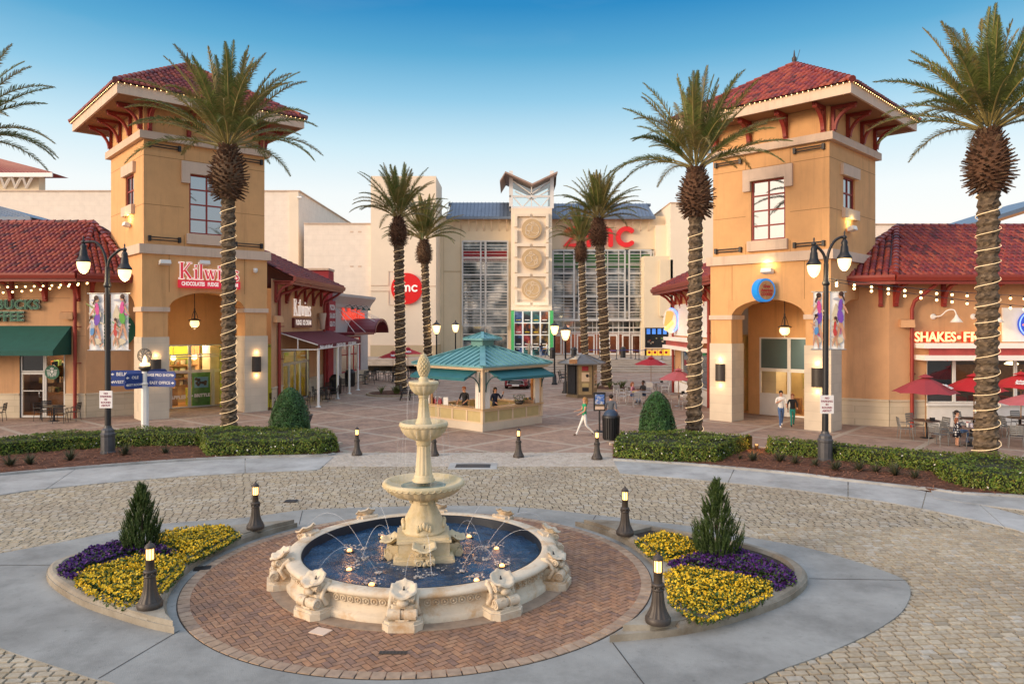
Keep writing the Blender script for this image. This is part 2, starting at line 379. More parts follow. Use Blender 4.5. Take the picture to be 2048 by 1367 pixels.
m_alu = mat('aluminium frame', (.55, .55, .54), .4, .06, 6, metal=.3)
m_glass = glass_mat('window glass', refl=.03)
m_mirror = mat('reflective glazing', (.30, .34, .38), .03, .0, metal=.9)
m_darkglass = mat('dark glazing', (.012, .016, .02), .04, .0, spec=1.0, coat=1.0)
m_concrete = mat('concrete', (.30, .30, .285), .85, .1, .55, .25, 60, hue=(.43, .44, .43), streak=PAVEW)
m_apron = mat('weathered concrete', (.21, .21, .195), .85, .1, .5, .3, 60, hue=(.32, .325, .305), streak=PAVEW)
m_stain_conc = mat('stained concrete', (.33, .27, .19), .85, .2, 1.5, .3, 50)
m_bulb = mat('warm bulb', (1, .8, .5), .4, 0, emit=(1, .60, .24), es=3.2)
m_rope = mat('rope light', (1, .8, .5), .4, 0, emit=(1, .66, .32), es=.65)
m_lampglass = mat('glowing lamp glass', (1, .9, .7), .4, 0, emit=(1, .62, .22), es=1.15)
m_lampwarm = mat('amber lamp glass', (1, .8, .5), .4, 0, emit=(1, .46, .12), es=2.3)
m_awning = mat('green canvas', (.006, .075, .058), .8, .12, 3, .15, 200)
m_burg = mat('burgundy canvas', (.13, .012, .022), .8, .15, 3, .1, 200)
m_soil = mat('dark soil', (.035, .022, .015), .95, .4, 8, .6, 30)
m_yellow = mat('yellow paint', (.6, .4, .02), .5, .05, 3)
# ------------------------------------------------------------------ the ground
CX, CY = -1.68, 13.93                    # middle of the fountain island
def struct(name, mb, m): return tag(mb.build(name, m), kind='structure')
m_ground = mat('far ground', (.20, .17, .14), .95, .2, .05)
b = MB(); b.add([(-900, -300, -.08), (900, -300, -.08), (900, 1500, -.08), (-900, 1500, -.08)], [(0, 1, 2, 3)]); struct('ground', b, m_ground)
m_plaza = block_mat('plaza brick paving', (.36, .25, .185), (.24, .18, .14), .2, .1, .006, .85, .2, rot=radians(45), bump=.25, c2=(.26, .175, .135), axis='XY', bands=(3.3, .24, (.38, .315, .25), radians(41)))
b = MB(); pz_ = [(-60, 22), (-26, 26.1), (-14, 29.4), (-8.6, 29.4), (-6.9, 27.5), (-6.7, 26.45), (3.6, 26.45), (4.2, 27.9), (11.8, 25.8), (16, 23), (19.2, 21.7), (60, 5), (60, 71), (-60, 71)]; b.add([(*q, 0) for q in pz_], [tuple(range(14))]); struct('plaza', b, m_plaza)
m_joint = mat('paver joint sand', (.03, .024, .018), .95, .3, 4)
lens_px = [(1200, 1031), (1382, 1053), (1490, 1073), (1614, 1096), (1717, 1125), (1788, 1150), (1813, 1165), (1821, 1181), (1817, 1202), (1796, 1231), (1738, 1268), (1647, 1309), (1552, 1343), (1490, 1367)]
lens_r = [G(*p) for p in lens_px]
lower = [Vector((1.6, 9.05, 0)), Vector((0, 8.6, 0)), Vector((-1.7, 8.45, 0)), Vector((-3.6, 8.75, 0))]
lens_l = [G(*p) for p in [(227, 1367), (189, 1359), (95, 1328), (0, 1296)]] + [Vector((-9.0, 11.6, 0)), Vector((-10.1, 12.7, 0)), Vector((-10.6, 13.5, 0)), Vector((-10.75, 14.1, 0)), Vector((-10.6, 14.9, 0))]
lens_u = [G(*p) for p in [(0, 1107), (113, 1086), (246, 1060), (321, 1048), (491, 1035), (605, 1020), (700, 1016)]] + [Vector((-1.7, 18.95, 0)), Vector((.3, 18.75, 0))]
LENS = [v for v in catmull(lens_r + lower + lens_l + lens_u, 5, closed=True)]
gut_l_top = [(-120, 965), (0, 952), (151, 939), (321, 926), (491, 917), (640, 914), (668, 914)]
gut_l_bot = [(-120, 1008), (0, 990), (95, 977), (321, 956), (491, 946), (610, 941), (640, 938)]
gut_r_top = [(1227, 922), (1366, 930.5), (1573, 949), (1697, 964), (1821, 978), (1880, 990), (1960, 1010), (2048, 1032), (2140, 1062)]
gut_r_bot = [(1240, 947), (1366, 957), (1552, 975), (1697, 994), (1788, 1007), (1904, 1030), (2010, 1054), (2048, 1065), (2140, 1098)]
g2_top = [(1862, 981), (1925, 990), (2048, 997), (2160, 1006)]; g2_bot = [(1868, 997), (1958, 1010), (2048, 1021), (2160, 1036)]
# road: every paver its own small stone in one sheet
road_out = [Vector((-24, 7.6, 0)), Vector((24, 7.6, 0)), Vector((24, 17.5, 0))] + [G(*p) for p in [(2048, 1000), (1870, 985), (1697, 968), (1573, 953), (1366, 934), (1230, 925)]] + [G(1222, 905), G(1000, 902), G(690, 902)] + [G(*p) for p in [(665, 917), (491, 920), (321, 929), (151, 942), (0, 955)]] + [Vector((-24, 22.3, 0))]
b = MB(); b.add([(v.x, v.y, -.034) for v in [Vector((-40, 5)), Vector((40, 5)), Vector((40, 26.9)), Vector((-40, 26.9))]], [(0, 1, 2, 3)]); struct('road_bed', b, m_joint)
m_cobble = rnd_mat('tumbled road pavers', [(.31, .255, .175), (.40, .335, .23), (.35, .29, .205), (.44, .38, .28), (.28, .24, .175), (.38, .32, .23), (.41, .375, .31), (.33, .275, .19)], .85, 14, .2, .35, 70, patch=(.35, (.25, .205, .15), .55))
def paver(mb, cx, cy, lx, ly, ca, sa, z, ch=.012, simple=False):
 hx, hy = lx / 2, ly / 2
 def P(x, y, zz): return (cx + x * ca - y * sa, cy + x * sa + y * ca, zz)
 t = R(-.003, .003); r = random.random()
 top = [P(-hx + ch, -hy + ch, z + t), P(hx - ch, -hy + ch, z - t), P(hx - ch, hy - ch, z - t), P(-hx + ch, hy - ch, z + t)]
 lo = [P(-hx, -hy, z - .03), P(hx, -hy, z - .03), P(hx, hy, z - .03), P(-hx, hy, z - .03)]
 if simple: mb.add(top + lo[:2], [(0, 1, 2, 3), (4, 5, 1, 0)], r=r)
 else: mb.add(top + lo, [(0, 1, 2, 3), (4, 5, 1, 0), (5, 6, 2, 1), (6, 7, 3, 2), (7, 4, 0, 3)], r=r)
rp_ = MB(); lens_in = offset_poly(LENS, .12)
ca, sa = cos(radians(6)), sin(radians(6))
v = -2.0
while v < 31:
 hgt = random.choice((.145, .155, .165)) ; u = -26 + R(0, .2)
 while u < 26:
  ln = random.choice((.17, .2, .22, .23, .26)); cu, cv = u + ln / 2, v + hgt / 2
  wob = .10 * sin(cu * .35) 
  x = cu * ca - (cv + wob) * sa; y = cu * sa + (cv + wob) * ca
  if y > 8 and abs(x) < 24 and abs(x) < y * .85 + 5 and inside((x, y), road_out) and not inside((x, y), lens_in):
   paver(rp_, x, y, ln - (.024 if y < 15 else .017), hgt - (.024 if y < 15 else .017), ca, sa, R(-.004, .004), ch=.008 if y < 17 else .004, simple=y > 17)
  u += ln
 v += hgt
struct('road', rp_, m_cobble)
# greyer header courses where the plaza meets the road
hc = MB()
for i in range(9):
 for k in range(66):
  t = k / 65; x = -9.0 + t * 12.75 + (i % 2) * .1; y = 24.35 + i * .245 + .12 * sin(pi * t)
  paver(hc, x, y, .182, .232, 1, 0, .008)
m_header = rnd_mat('grey header pavers', [(.34, .30, .25), (.44, .39, .33), (.38, .34, .28), (.47, .43, .37)], .85, 14, .2, .2, 70)
struct('paving_strip', hc, m_header)
b = MB(); b.prism([(v.x, v.y) for v in ([Vector((-9.2, 24.2)), Vector((3.95, 24.2)), Vector((3.95, 26.8)), Vector((-9.2, 26.8))])], -.02, .0035); struct('paving_base', b, m_header)
def strip(mb, top, bot, z, gap=.012, segs=4):
 T = catmull([G(*p) for p in top], 4); B = catmull([G(*p) for p in bot], 4); n = min(len(T), len(B)); k = 0
 for i in range(n - 1):
  a, c, d, e = T[i].copy(), T[i + 1].copy(), B[i + 1].copy(), B[i].copy()
  if i % segs == segs - 1:                        # a contraction joint
   c = c + (a - c).normalized() * gap * 2; d = d + (e - d).normalized() * gap * 2
  mb.add([(q.x, q.y, z) for q in (e, d, c, a)] + [(q.x, q.y, z - .03) for q in (e, d, c, a)], [(0, 1, 2, 3), (4, 5, 1, 0), (5, 6, 2, 1), (7, 4, 0, 3)])
b = MB(); strip(b, gut_l_top, gut_l_bot, .016, segs=8); strip(b, gut_r_top, gut_r_bot, .016, segs=6); strip(b, g2_top, g2_bot, .024, segs=9); struct('gutter', b, m_concrete)
# low kerbs along the planting strips
def kerb(name, pts, z, wd, m):
 b = MB(); P = catmull([G(*p) for p in pts], 4)
 for i in range(len(P) - 1):
  d = (P[i + 1] - P[i]).normalized(); n = Vector((-d.y, d.x, 0)) * wd
  a, c = P[i], P[i + 1]
  for (q0, z0, q1, z1) in ((0, .0, .1, z), (.1, z, 1, z)):
   b.add([a + n * q0 + Z * z0, c + n * q0 + Z * z0, c + n * q1 + Z * z1, a + n * q1 + Z * z1], [(0, 1, 2, 3)])
 struct(name, b, m)
kerb('kerb', [(-120, 964), (0, 951), (151, 938), (321, 925), (491, 916), (640, 913), (672, 909)], .07, .16, m_concrete)
kerb('kerb', [(1226, 921), (1366, 929.5), (1573, 948), (1697, 963), (1821, 977), (1862, 981), (1925, 989.5), (2048, 996), (2160, 1004)], .07, .16, m_concrete)
# concrete apron of the island, brick circle inside it
b = MB(); b.prism([(v.x, v.y) for v in LENS], -.03, .014); struct('island_apron', b, m_apron)
jl = MB()
def joint(a, c, z=.0185): 
 a = Vector((a.x, a.y, z)); c = Vector((c.x, c.y, z)); d = (c - a).normalized(); n = Vector((-d.y, d.x, 0)) * .008
 jl.add([a - n, c - n, c + n, a + n], [(0, 1, 2, 3)])
for p, q in (((359, 1262), (197, 1358)), ((0, 1131), (113, 1131)), ((1225, 1286), (1290, 1372)), ((1618, 1158), (1812, 1161)), ((605, 1022), (598, 1050)), ((1192, 1031), (1175, 1058)), ((822, 1010), (822, 1024)), ((1500, 1075), (1455, 1085)), ((1040, 1012), (1036, 1026))): joint(G(*p), G(*q))
struct('pavement_joint', jl, mat('open joint', (.05, .045, .04), .9, 0))
b = MB(); b.lathe([(4.28, .0), (4.28, .0165)], 96, (CX, CY, 0)); struct('circle_base', b, m_joint)
m_hb = rnd_mat('herringbone bricks', [(.22, .12, .075), (.33, .175, .095), (.28, .145, .08), (.36, .205, .115), (.20, .12, .088), (.31, .17, .10), (.27, .16, .105)], .8, 10, .22, .3, 70, patch=(.6, (.16, .095, .065), .6))
hb = MB(); a_ = .1; an = radians(38); c_, s_ = cos(an), sin(an)
for i in range(-70, 71):
 for j in range(-40, 41):
  ox, oy = i + 2 * j, i - 2 * j
  for (mx_, my_, lx, ly) in ((1, .5, 2, 1), (2.5, 0, 1, 2)):
   x, y = (ox + mx_) * a_, (oy + my_) * a_; r_ = math.hypot(x, y)
   if 2.45 < r_ < 4.17: paver(hb, CX + x * c_ - y * s_, CY + x * s_ + y * c_, lx * a_ - .004, ly * a_ - .004, c_, s_, .0215 + R(-.002, .002), ch=.005)
struct('brick_circle', hb, m_hb)
rg = MB()
for k in range(130):
 a = 2 * pi * k / 130; rr = 4.165
 paver(rg, CX + rr * cos(a), CY + rr * sin(a), .2, .196, cos(a), sin(a), .0265, ch=.007)
m_ring = rnd_mat('border bricks', [(.30, .21, .14), (.36, .26, .18), (.27, .19, .135)], .85, 10, .2, .3, 70)
struct('brick_border', rg, m_ring)
b = MB(); b.lathe([(2.79, .016), (2.79, .031), (2.3, .031)], 72, (CX, CY, 0), smooth=False); struct('fountain_footing', b, mat('worn footing', (.27, .2, .14), .9, .25, 5, .3, 60))
# plaza platform and its steps in front of the cinema
m_step = block_mat('step paving', (.42, .35, .28), (.32, .27, .22), .6, .6, .01, var=.1, axis='XY', bump=.15)
b = MB()
for i in range(6): b.box(-18 if i > 2 else -9, 28, 70.9 + i * 1.15, 130, -.05 if i == 0 else .167 * i - .01, .167 * (i + 1))
struct('steps', b, m_step)
# ------------------------------------------------------------------ raised flower beds
bed_o = [(3.12, -3.13), (4.19, -2.9), (4.98, -2.53), (6.03, -1.85), (6.69, -1.2), (7.05, -.62), (7.15, 0), (7.0, .62), (6.62, 1.2), (5.9, 1.85), (4.98, 2.5), (4.2, 2.92), (3.15, 3.1)]
m_kerbstone = mat('bed kerb concrete', (.20, .155, .10), .85, .3, 1.3, .35, 50, hue=(.34, .31, .25))
bed_l = [(3.44, -2.83), (3.95, -2.62), (4.69, -2.22), (5.48, -1.74), (6.32, -1.06), (6.85, -.5), (7.1, .0), (7.05, .4), (6.65, .98), (6.0, 1.55), (5.2, 2.12), (4.4, 2.62), (3.28, 3.0)]
def leaf_patch(mb, poly, n, h, m, size, up=.3, zf=None, z0=.08):
 xs = [p[0] for p in poly]; ys = [p[1] for p in poly]; k = 0; g = 0
 while k < n and g < n * 30:
  g += 1; x, y = R(min(xs), max(xs)), R(min(ys), max(ys))
  if not inside((x, y), poly): continue
  k += 1; z = z0 + (zf(x, y) if zf else h) * (1 + .12 * sin(x * 9) * sin(y * 11)) * (R(.75, 1.05) if m == 0 else R(.4, .98))
  nr = Vector((R(-1, 1), R(-1, 1), R(up, 1.2))).normalized(); t = nr.orthogonal().normalized(); bt = nr.cross(t); s = size * R(.7, 1.25); c = Vector((x, y, z))
  if m == 0:                                       # a flower: six petals round a darker eye
   q = [c + (t * cos(i * pi / 3) + bt * sin(i * pi / 3)) * s * (1 if i % 2 else .75) for i in range(6)]
   mb.add(q, [tuple(range(6))], 0)
  else:
   mb.add([c - t * s, c + bt * s * .45, c + t * s, c - bt * s * .45], [(0, 1, 2, 3)], m)
m_fy = rnd_mat('yellow petals', [(.68, .40, .01), (.80, .54, .015), (.74, .46, .012), (.82, .60, .04)], .6, 30, .1, trans=.15)
m_fp = rnd_mat('purple petals', [(.045, .008, .10), (.08, .014, .16), (.035, .007, .075), (.11, .025, .20)], .6, 30, .15, trans=.1)
m_fl = rnd_mat('flower foliage', [(.03, .07, .012), (.075, .13, .025), (.05, .095, .018)], .6, 20, .2, trans=.15)
patches = {
 'right': (1, [('yellow', [(1268, 1074), (1324, 1055), (1390, 1072), (1400, 1102), (1337, 1117), (1291, 1098)]),
    ('yellow', [(1326, 1136), (1366, 1123), (1448, 1136), (1543, 1156), (1546, 1181), (1490, 1210), (1428, 1231), (1378, 1231), (1337, 1198)]),
    ('purple', [(1328, 1121), (1390, 1098), (1482, 1090), (1589, 1136), (1595, 1156), (1552, 1173), (1531, 1148), (1448, 1136), (1378, 1127)])]),
 'left': (-1, [('yellow', [(312, 1058), (400, 1048), (454, 1043), (484, 1062), (452, 1082), (408, 1104), (372, 1118), (321, 1085)]),
    ('yellow', [(148, 1137), (227, 1115), (280, 1103), (374, 1107), (366, 1134), (332, 1170), (300, 1196), (246, 1207), (189, 1186), (150, 1164)]),
    ('purple', [(113, 1126), (170, 1092), (246, 1073), (318, 1081), (359, 1096), (322, 1107), (250, 1107), (212, 1122), (160, 1140), (146, 1152), (116, 1140)])])}
for side, (sx, pl) in patches.items():
 arc = [(4.43 * cos(radians(a)), 4.43 * sin(radians(a))) for a in (range(43, -44, -6) if sx > 0 else range(41, -39, -6))]
 outl = [Vector(p) for p in catmull([Vector((*p, 0)) for p in (bed_o if sx > 0 else bed_l)], 4)]
 poly = [(CX + sx * p[0], CY + p[1]) for p in [(q.x, q.y) for q in outl] + arc]
 b = MB(); n = len(poly); b.prism(poly, -.02, .118, bottom=False)
 po = poly; poly = [(CX + sx * p[0], CY + p[1]) for p in [(q.x, q.y) for q in outl[4:-4]] + [q for q in arc if abs(q[1]) < 2.45]]; n = len(poly)
 rings = [(poly, 0), (offset_poly(poly, .015), .12), (offset_poly(poly, .04), .165), (offset_poly(poly, .09), .19), (offset_poly(poly, .22), .197), (offset_poly(poly, .27), .09)]
 for (p0, z0), (p1, z1) in zip(rings, rings[1:]):
  for i in range(n):
   j = (i + 1) % n
   b.add([(p0[i][0], p0[i][1], z0), (p0[j][0], p0[j][1], z0), (p1[j][0], p1[j][1], z1), (p1[i][0], p1[i][1], z1)], [(0, 1, 2, 3)], smooth=True)
 for s2 in (1, -1):                                   # concrete pads at the two tips, where the bollards stand
  pad = [(CX + sx * p[0], CY + s2 * p[1]) for p in (((3.47, 2.81), (3.72, 2.52), (4.02, 2.0), (4.17, 1.7), (4.66, 2.2), (3.97, 2.58)) if sx < 0 and s2 < 0 else ((3.34, 2.96), (3.62, 2.64), (3.95, 2.15), (4.1, 1.85), (4.78, 2.36), (4.3, 2.64 if sx < 0 else 2.76), (3.75, 2.82 if sx < 0 else 2.95)))]
  b.prism(pad, .02, .202)
 struct('bed_kerb', b, m_kerbstone)
 arc2 = [(4.56 * cos(radians(a)), 4.56 * sin(radians(a))) for a in range(34, -35, -4)]; b = MB(); b.add([(CX + sx * p[0] * f, CY + p[1] * f, .125) for q, f in (([(w.x, w.y) for w in outl[5:-5]], .975), (arc2, 1)) for p in q], [tuple(range(len(outl) - 10 + len(arc2)))]); struct('bed_soil', b, m_soil)
 for col, px in pl:
  pg = [G(p[0], p[1], .28) for p in px]; pg = [(p.x, p.y) for p in pg]
  cxx = sum(p[0] for p in pg) / len(pg); cyy = sum(p[1] for p in pg) / len(pg); inn = offset_poly(pg, .16)
  zf = lambda x, y: .23 if inside((x, y), inn) else .15
  ar = abs(sum(pg[i][0] * pg[(i + 1) % len(pg)][1] - pg[(i + 1) % len(pg)][0] * pg[i][1] for i in range(len(pg)))) / 2
  b = MB()
  leaf_patch(b, pg, int(ar * 1500), .2, 1, .035, zf=zf)
  leaf_patch(b, pg, int(ar * (950 if col == 'yellow' else 1150)), .2, 0, .022 if col == 'yellow' else .026, up=.25, zf=zf)
  tag(b.build(col + '_pansies', [m_fy if col == 'yellow' else m_fp, m_fl]), ('bright yellow' if col == 'yellow' else 'deep purple') + ' pansies massed in the %s flower bed' % side + (', nearer patch' if px[0][1] > 1120 and col == 'yellow' else ', farther patch' if col == 'yellow' else ''), 'flowers', kind='stuff')
# ------------------------------------------------------------------ planting strips: mulch, straw, hedges
m_mulch = mat('pine straw', (.10, .035, .018), .95, .45, 6, 1.0, 60, hue=(.16, .065, .035))
m_straw = rnd_mat('straw needles', [(.16, .055, .025), (.30, .13, .07), (.20, .075, .038), (.07, .028, .018)], .9, 10, .2)
mul_l = [(-120, 962), (0, 950), (151, 937), (321, 924), (415, 919)]
left_strip = [G(*p) for p in mul_l + [(500, 915), (640, 912), (680, 903)]] + [Vector((-6.9, 28.4, 0)), Vector((-8.5, 29.9, 0)), Vector((-14, 29.9, 0)), Vector((-20, 28.6, 0)), Vector((-26, 26.2, 0))]
right_strip = [G(*p) for p in [(1226, 920), (1366, 929), (1573, 947), (1697, 962), (1821, 976), (1862, 981), (1925, 989), (2048, 995), (2160, 1003)]] + [Vector((19, 22.0, 0)), Vector((15.9, 23.4, 0)), Vector((11.7, 26.1, 0)), Vector((8.7, 27.6, 0)), Vector((6.5, 28.6, 0)), Vector((3.9, 28.4, 0))]
for side, pg in (('left', left_strip), ('right', right_strip)):
 b = MB(); p2 = [(v.x, v.y) for v in pg]; b.prism(p2, -.02, .065); struct('mulch_bed', b, m_mulch)
 b = MB(); xs = [p[0] for p in p2]; ys = [p[1] for p in p2]
 for k in range(15000):
  x, y = R(min(xs), max(xs)), R(min(ys), max(ys))
  if not inside((x, y), p2): continue
  a = R(0, 2 * pi); l = R(.08, .24); d = Vector((cos(a), sin(a), R(-.25, .35))); c = Vector((x, y, .07 + R(0, .045))); w_ = Vector((-sin(a), cos(a), 0)) * .009
  b.add([c - w_, c + w_, c + d * l + w_, c + d * l - w_], [(0, 1, 2, 3)])
 tag(b.build('pine_straw', m_straw), 'loose reddish pine straw mulch over the %s planting strip' % side, 'mulch', kind='stuff')
# pale kerb behind the strips
for pts in ([(-26, 26.35), (-20, 28.75), (-14, 30.05), (-8.5, 30.05), (-6.7, 28.5)], [(3.8, 28.5), (6.6, 28.8), (8.8, 27.8), (11.8, 26.3), (16, 23.6), (19.2, 22.2)]):
 b = MB(); P = [Vector((*p, 0)) for p in pts]
 for i in range(len(P) - 1):
  d = (P[i + 1] - P[i]).normalized(); n = Vector((-d.y, d.x, 0)) * .12; b.prism([tuple((q)[:2]) for q in (P[i] - n, P[i + 1] - n, P[i + 1] + n, P[i] + n)], -.02, .1)
 struct('kerb', b, mat('plaza kerb', (.5, .42, .33), .85, .12, 2))
m_hedge = rnd_mat('hedge leaves', [(.035, .075, .008), (.085, .15, .014), (.14, .215, .022), (.20, .22, .025), (.06, .115, .012), (.18, .15, .025)], .6, 3, .3, trans=.2)
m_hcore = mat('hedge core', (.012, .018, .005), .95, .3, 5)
m_wflower = mat('white blossom', (.75, .72, .65), .7, .05)
def shrub_leaf(mb, p, nr, s, m=0):
 nr = (nr + Vector((R(-.8, .8), R(-.8, .8), R(-.5, .9)))).normalized(); t = nr.orthogonal().normalized(); t = (t * cos(a_r := R(0, 6.28)) + nr.cross(t) * sin(a_r)); bt = nr.cross(t)
 mb.add([p - t * s, p + bt * s * .5, p + t * s, p - bt * s * .5], [(0, 1, 2, 3)], m)
def hedge(name, poly, h, label, dens=430, parent=None):
 poly = [(p[0], p[1]) for p in poly]; n = len(poly)
 ar = sum(poly[i][0] * poly[(i + 1) % n][1] - poly[(i + 1) % n][0] * poly[i][1] for i in range(n))
 if ar < 0: poly = poly[::-1]
 root = thing(name, label, 'hedge', (poly[0][0], poly[0][1], .06), 0, 'clipped hedges edging the plaza')
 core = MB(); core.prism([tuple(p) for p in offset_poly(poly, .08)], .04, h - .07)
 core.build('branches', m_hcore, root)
 b = MB(); xs = [p[0] for p in poly]; ys = [p[1] for p in poly]; inn = offset_poly(poly, .22)
 hz = lambda x, y: h + .06 * sin(x * 1.9 + y) + .05 * sin(y * 3.1 - x * 1.3) + .045 * sin(x * 6.1) * sin(y * 7.3)
 for k in range(int((max(xs) - min(xs)) * (max(ys) - min(ys)) * dens)):
  x, y = R(min(xs), max(xs)), R(min(ys), max(ys))
  if inside((x, y), poly):
   e = 0 if inside((x, y), inn) else R(.03, .16)
   shrub_leaf(b, Vector((x, y, hz(x, y) - e + R(-.05, .03))), Z, R(.028, .052), 1 if random.random() < .006 else 0)
 for i in range(n):
  p, q = Vector((*poly[i], 0)), Vector((*poly[(i + 1) % n], 0)); L = (q - p).length; d = (q - p) / L; nr = Vector((d.y, -d.x, 0))
  for k in range(int(L * h * dens * 1.5)):
   z = R(.05, h); u = R(0, L); c = p + d * u + nr * (R(-.07, .04) + .05 * sin(u * 4.3) * sin(z * 9 + u * 2) - .14 * max(0, z / h - .55)); shrub_leaf(b, Vector((c.x, c.y, z)), nr, R(.028, .052), 1 if random.random() < .008 else 0)
 b.build('foliage', [m_hedge, m_wflower], root)
 return root
def gp(*pts): return [(v.x, v.y) for v in [G(*p) for p in pts]]
def dp(*pts): return [(XP(px, d), d) for px, d in pts]
hedge('hedge', gp((676, 905), (640, 911), (500, 914), (412, 915), (402, 898)) + dp((402, 29.6), (560, 29.6), (665, 28.2)), .6, 'wide clipped green hedge around the topiary beside the left palm')
hedge('hedge', dp((400, 27.9), (300, 27.9), (204, 27.4), (100, 26.7), (0, 25.8), (-90, 25.0), (-90, 26.3), (0, 27.2), (100, 28.2), (204, 28.9), (300, 29.5), (400, 29.6)), .54, 'narrow clipped hedge running behind the mulch at far left')
hedge('hedge', gp((1228, 918), (1324, 926), (1432, 928), (1468, 913), (1500, 900)) + dp((1500, 27.3), (1390, 28.2), (1240, 28.3)), .6, 'wide clipped green hedge around the topiary beside the right palm')
hedge('hedge', dp((1535, 26.2), (1639, 25.3), (1738, 24.2), (1821, 23.4), (1870, 23.0), (1877, 22.0), (1925, 20.9), (2048, 19.9), (2140, 19.4), (2140, 22.4), (2048, 22.9), (1870, 24.2), (1697, 25.7), (1600, 26.6), (1535, 27.1)), .54, 'long clipped hedge below the street lamp by the diner and far right palm')
# small tufts in the mulch
m_tuft = rnd_mat('dull tuft leaves', [(.04, .045, .02), (.07, .07, .03), (.05, .06, .035)], .8, 6, .3)
tb = MB()
for i in range(70): 
 a = R(0, 2 * pi); e = R(.2, 1.3); d = Vector((cos(a) * cos(e), sin(a) * cos(e), sin(e))); w_ = Vector((-sin(a), cos(a), 0)) * .012; l = R(.12, .26)
 tb.add([-w_, w_, d * l], [(0, 1, 2)])
tuft0 = tag(tb.build('ground_shrub', m_tuft), 'dull green tuft low in the pine straw', 'shrub', 'tufts in the pine straw')
k = 0
for px, py in [(1480, 918), (1506, 921), (1560, 922), (1590, 927), (1630, 932), (1672, 940), (1719, 941), (1752, 944), (1790, 950), (1830, 956), (60, 928), (140, 920), (250, 910), (330, 906), (20, 932)]:
 g = G(px, py, .06); lab = '%s dull green tuft along the pine straw %s' % (ORD[k % 10], 'below the diner street lamp' if px > 1000 else 'below the coffee shop street lamp')
 if k == 0: tuft0.location = g; tuft0['label'] = lab
 else: dup(tuft0, g, R(0, 6), lab, sc=R(1.5, 2.5))
 k += 1
# ------------------------------------------------------------------ the fountain
def stone_stain(name, base, stain, green):
 m = mat(name, base, .75, .1, 3, .35, 70); t = m.node_tree; nn = t.nodes; b = nn['Principled BSDF']; last = b.inputs['Base Color'].links[0].from_socket
 tc = [n for n in nn if n.type == 'TEX_COORD'][0]
 for sc, col, lo, hi, mxv, seed in ((2.6, stain, .5, .66, .85, 0), (1.4, green, .5, .72, .55, 7), (9, (.12, .10, .07), .58, .78, .5, 3)):
  nz = nn.new('ShaderNodeTexNoise'); nz.noise_dimensions = '4D'; nz.inputs['W'].default_value = seed; nz.inputs['Scale'].default_value = sc; nz.inputs['Detail'].default_value = 8; nz.inputs['Roughness'].default_value = .7
  t.links.new(tc.outputs['Object'], nz.inputs['Vector'])
  mr = nn.new('ShaderNodeMapRange'); mr.inputs[1].default_value = lo; mr.inputs[2].default_value = hi; mr.inputs[4].default_value = mxv; t.links.new(nz.outputs['Fac'], mr.inputs[0])
  mi = nn.new('ShaderNodeMix'); mi.data_type = 'RGBA'; t.links.new(mr.outputs[0], mi.inputs['Factor']); t.links.new(last, mi.inputs['A']); mi.inputs['B'].default_value = (*col, 1); last = mi.outputs['Result']
 t.links.new(last, b.inputs['Base Color']); return m
m_fst = stone_stain('basin stone', (.61, .52, .39), (.46, .26, .10), (.44, .38, .28))
m_ftop = stone_stain('tier stone', (.60, .50, .32), (.46, .36, .17), (.33, .34, .19))
m_pool = mat('pool lining', (.008, .016, .03), .5, .1, 3)
ft = thing('fountain', 'tiered cream stone fountain standing in its round pool', 'fountain', (CX, CY, .02))
def fT(v): return Vector((CX + v.x, CY + v.y, v.z + .02))
b = MB(); b.T = fT
prof = [(2.52, .0), (2.52, .09), (2.5, .11), (2.46, .13), (2.44, .15), (2.42, .24), (2.42, .27), (2.44, .29), (2.44, .36), (2.47, .385), (2.52, .40), (2.535, .43), (2.52, .465), (2.46, .485), (2.30, .488), (2.25, .475), (2.235, .45), (2.235, .18)]
b.lathe(prof, 120)
b.build('basin_wall', m_fst, ft)
bd = MB(); bd.T = fT; bay = {}                                     # carved frieze of rounded leaves between the pedestals
for k in range(110):
 a = 2 * pi * k / 110
 M = Matrix.Translation((2.435 * cos(a), 2.435 * sin(a), .315)) @ Matrix.Rotation(a, 4, 'Z')
 if min(abs(((math.degrees(a) + 90 - q * 36 + 180) % 360) - 180) for q in range(10)) < 6: continue
 q_ = int(((math.degrees(a) + 90) % 360) // 36)
 if q_ not in bay: bay[q_] = MB(); bay[q_].T = fT
 bd = bay[q_]
 ring = [M @ Vector((.012, .05 * cos(t), .05 * sin(t) * (1.1 if sin(t) < 0 else .9))) for t in [2 * pi * i / 9 for i in range(10)]]
 bd.tube([fT(p) - Vector((CX, CY, .02)) for p in ring], .011, 5, cap=False)
 bd.ball(M @ Vector((.012, 0, -.005)), .022, 6, 4)
for q_ in bay: bay[q_].build('carved_frieze', m_fst, ft)
b = MB(); b.T = fT; b.lathe([(2.24, .20), (.01, .20)], 64, smooth=False); b.lathe([(2.234, .478), (2.228, .2)], 96, cap=False); b.build('pool_floor', m_pool, ft)
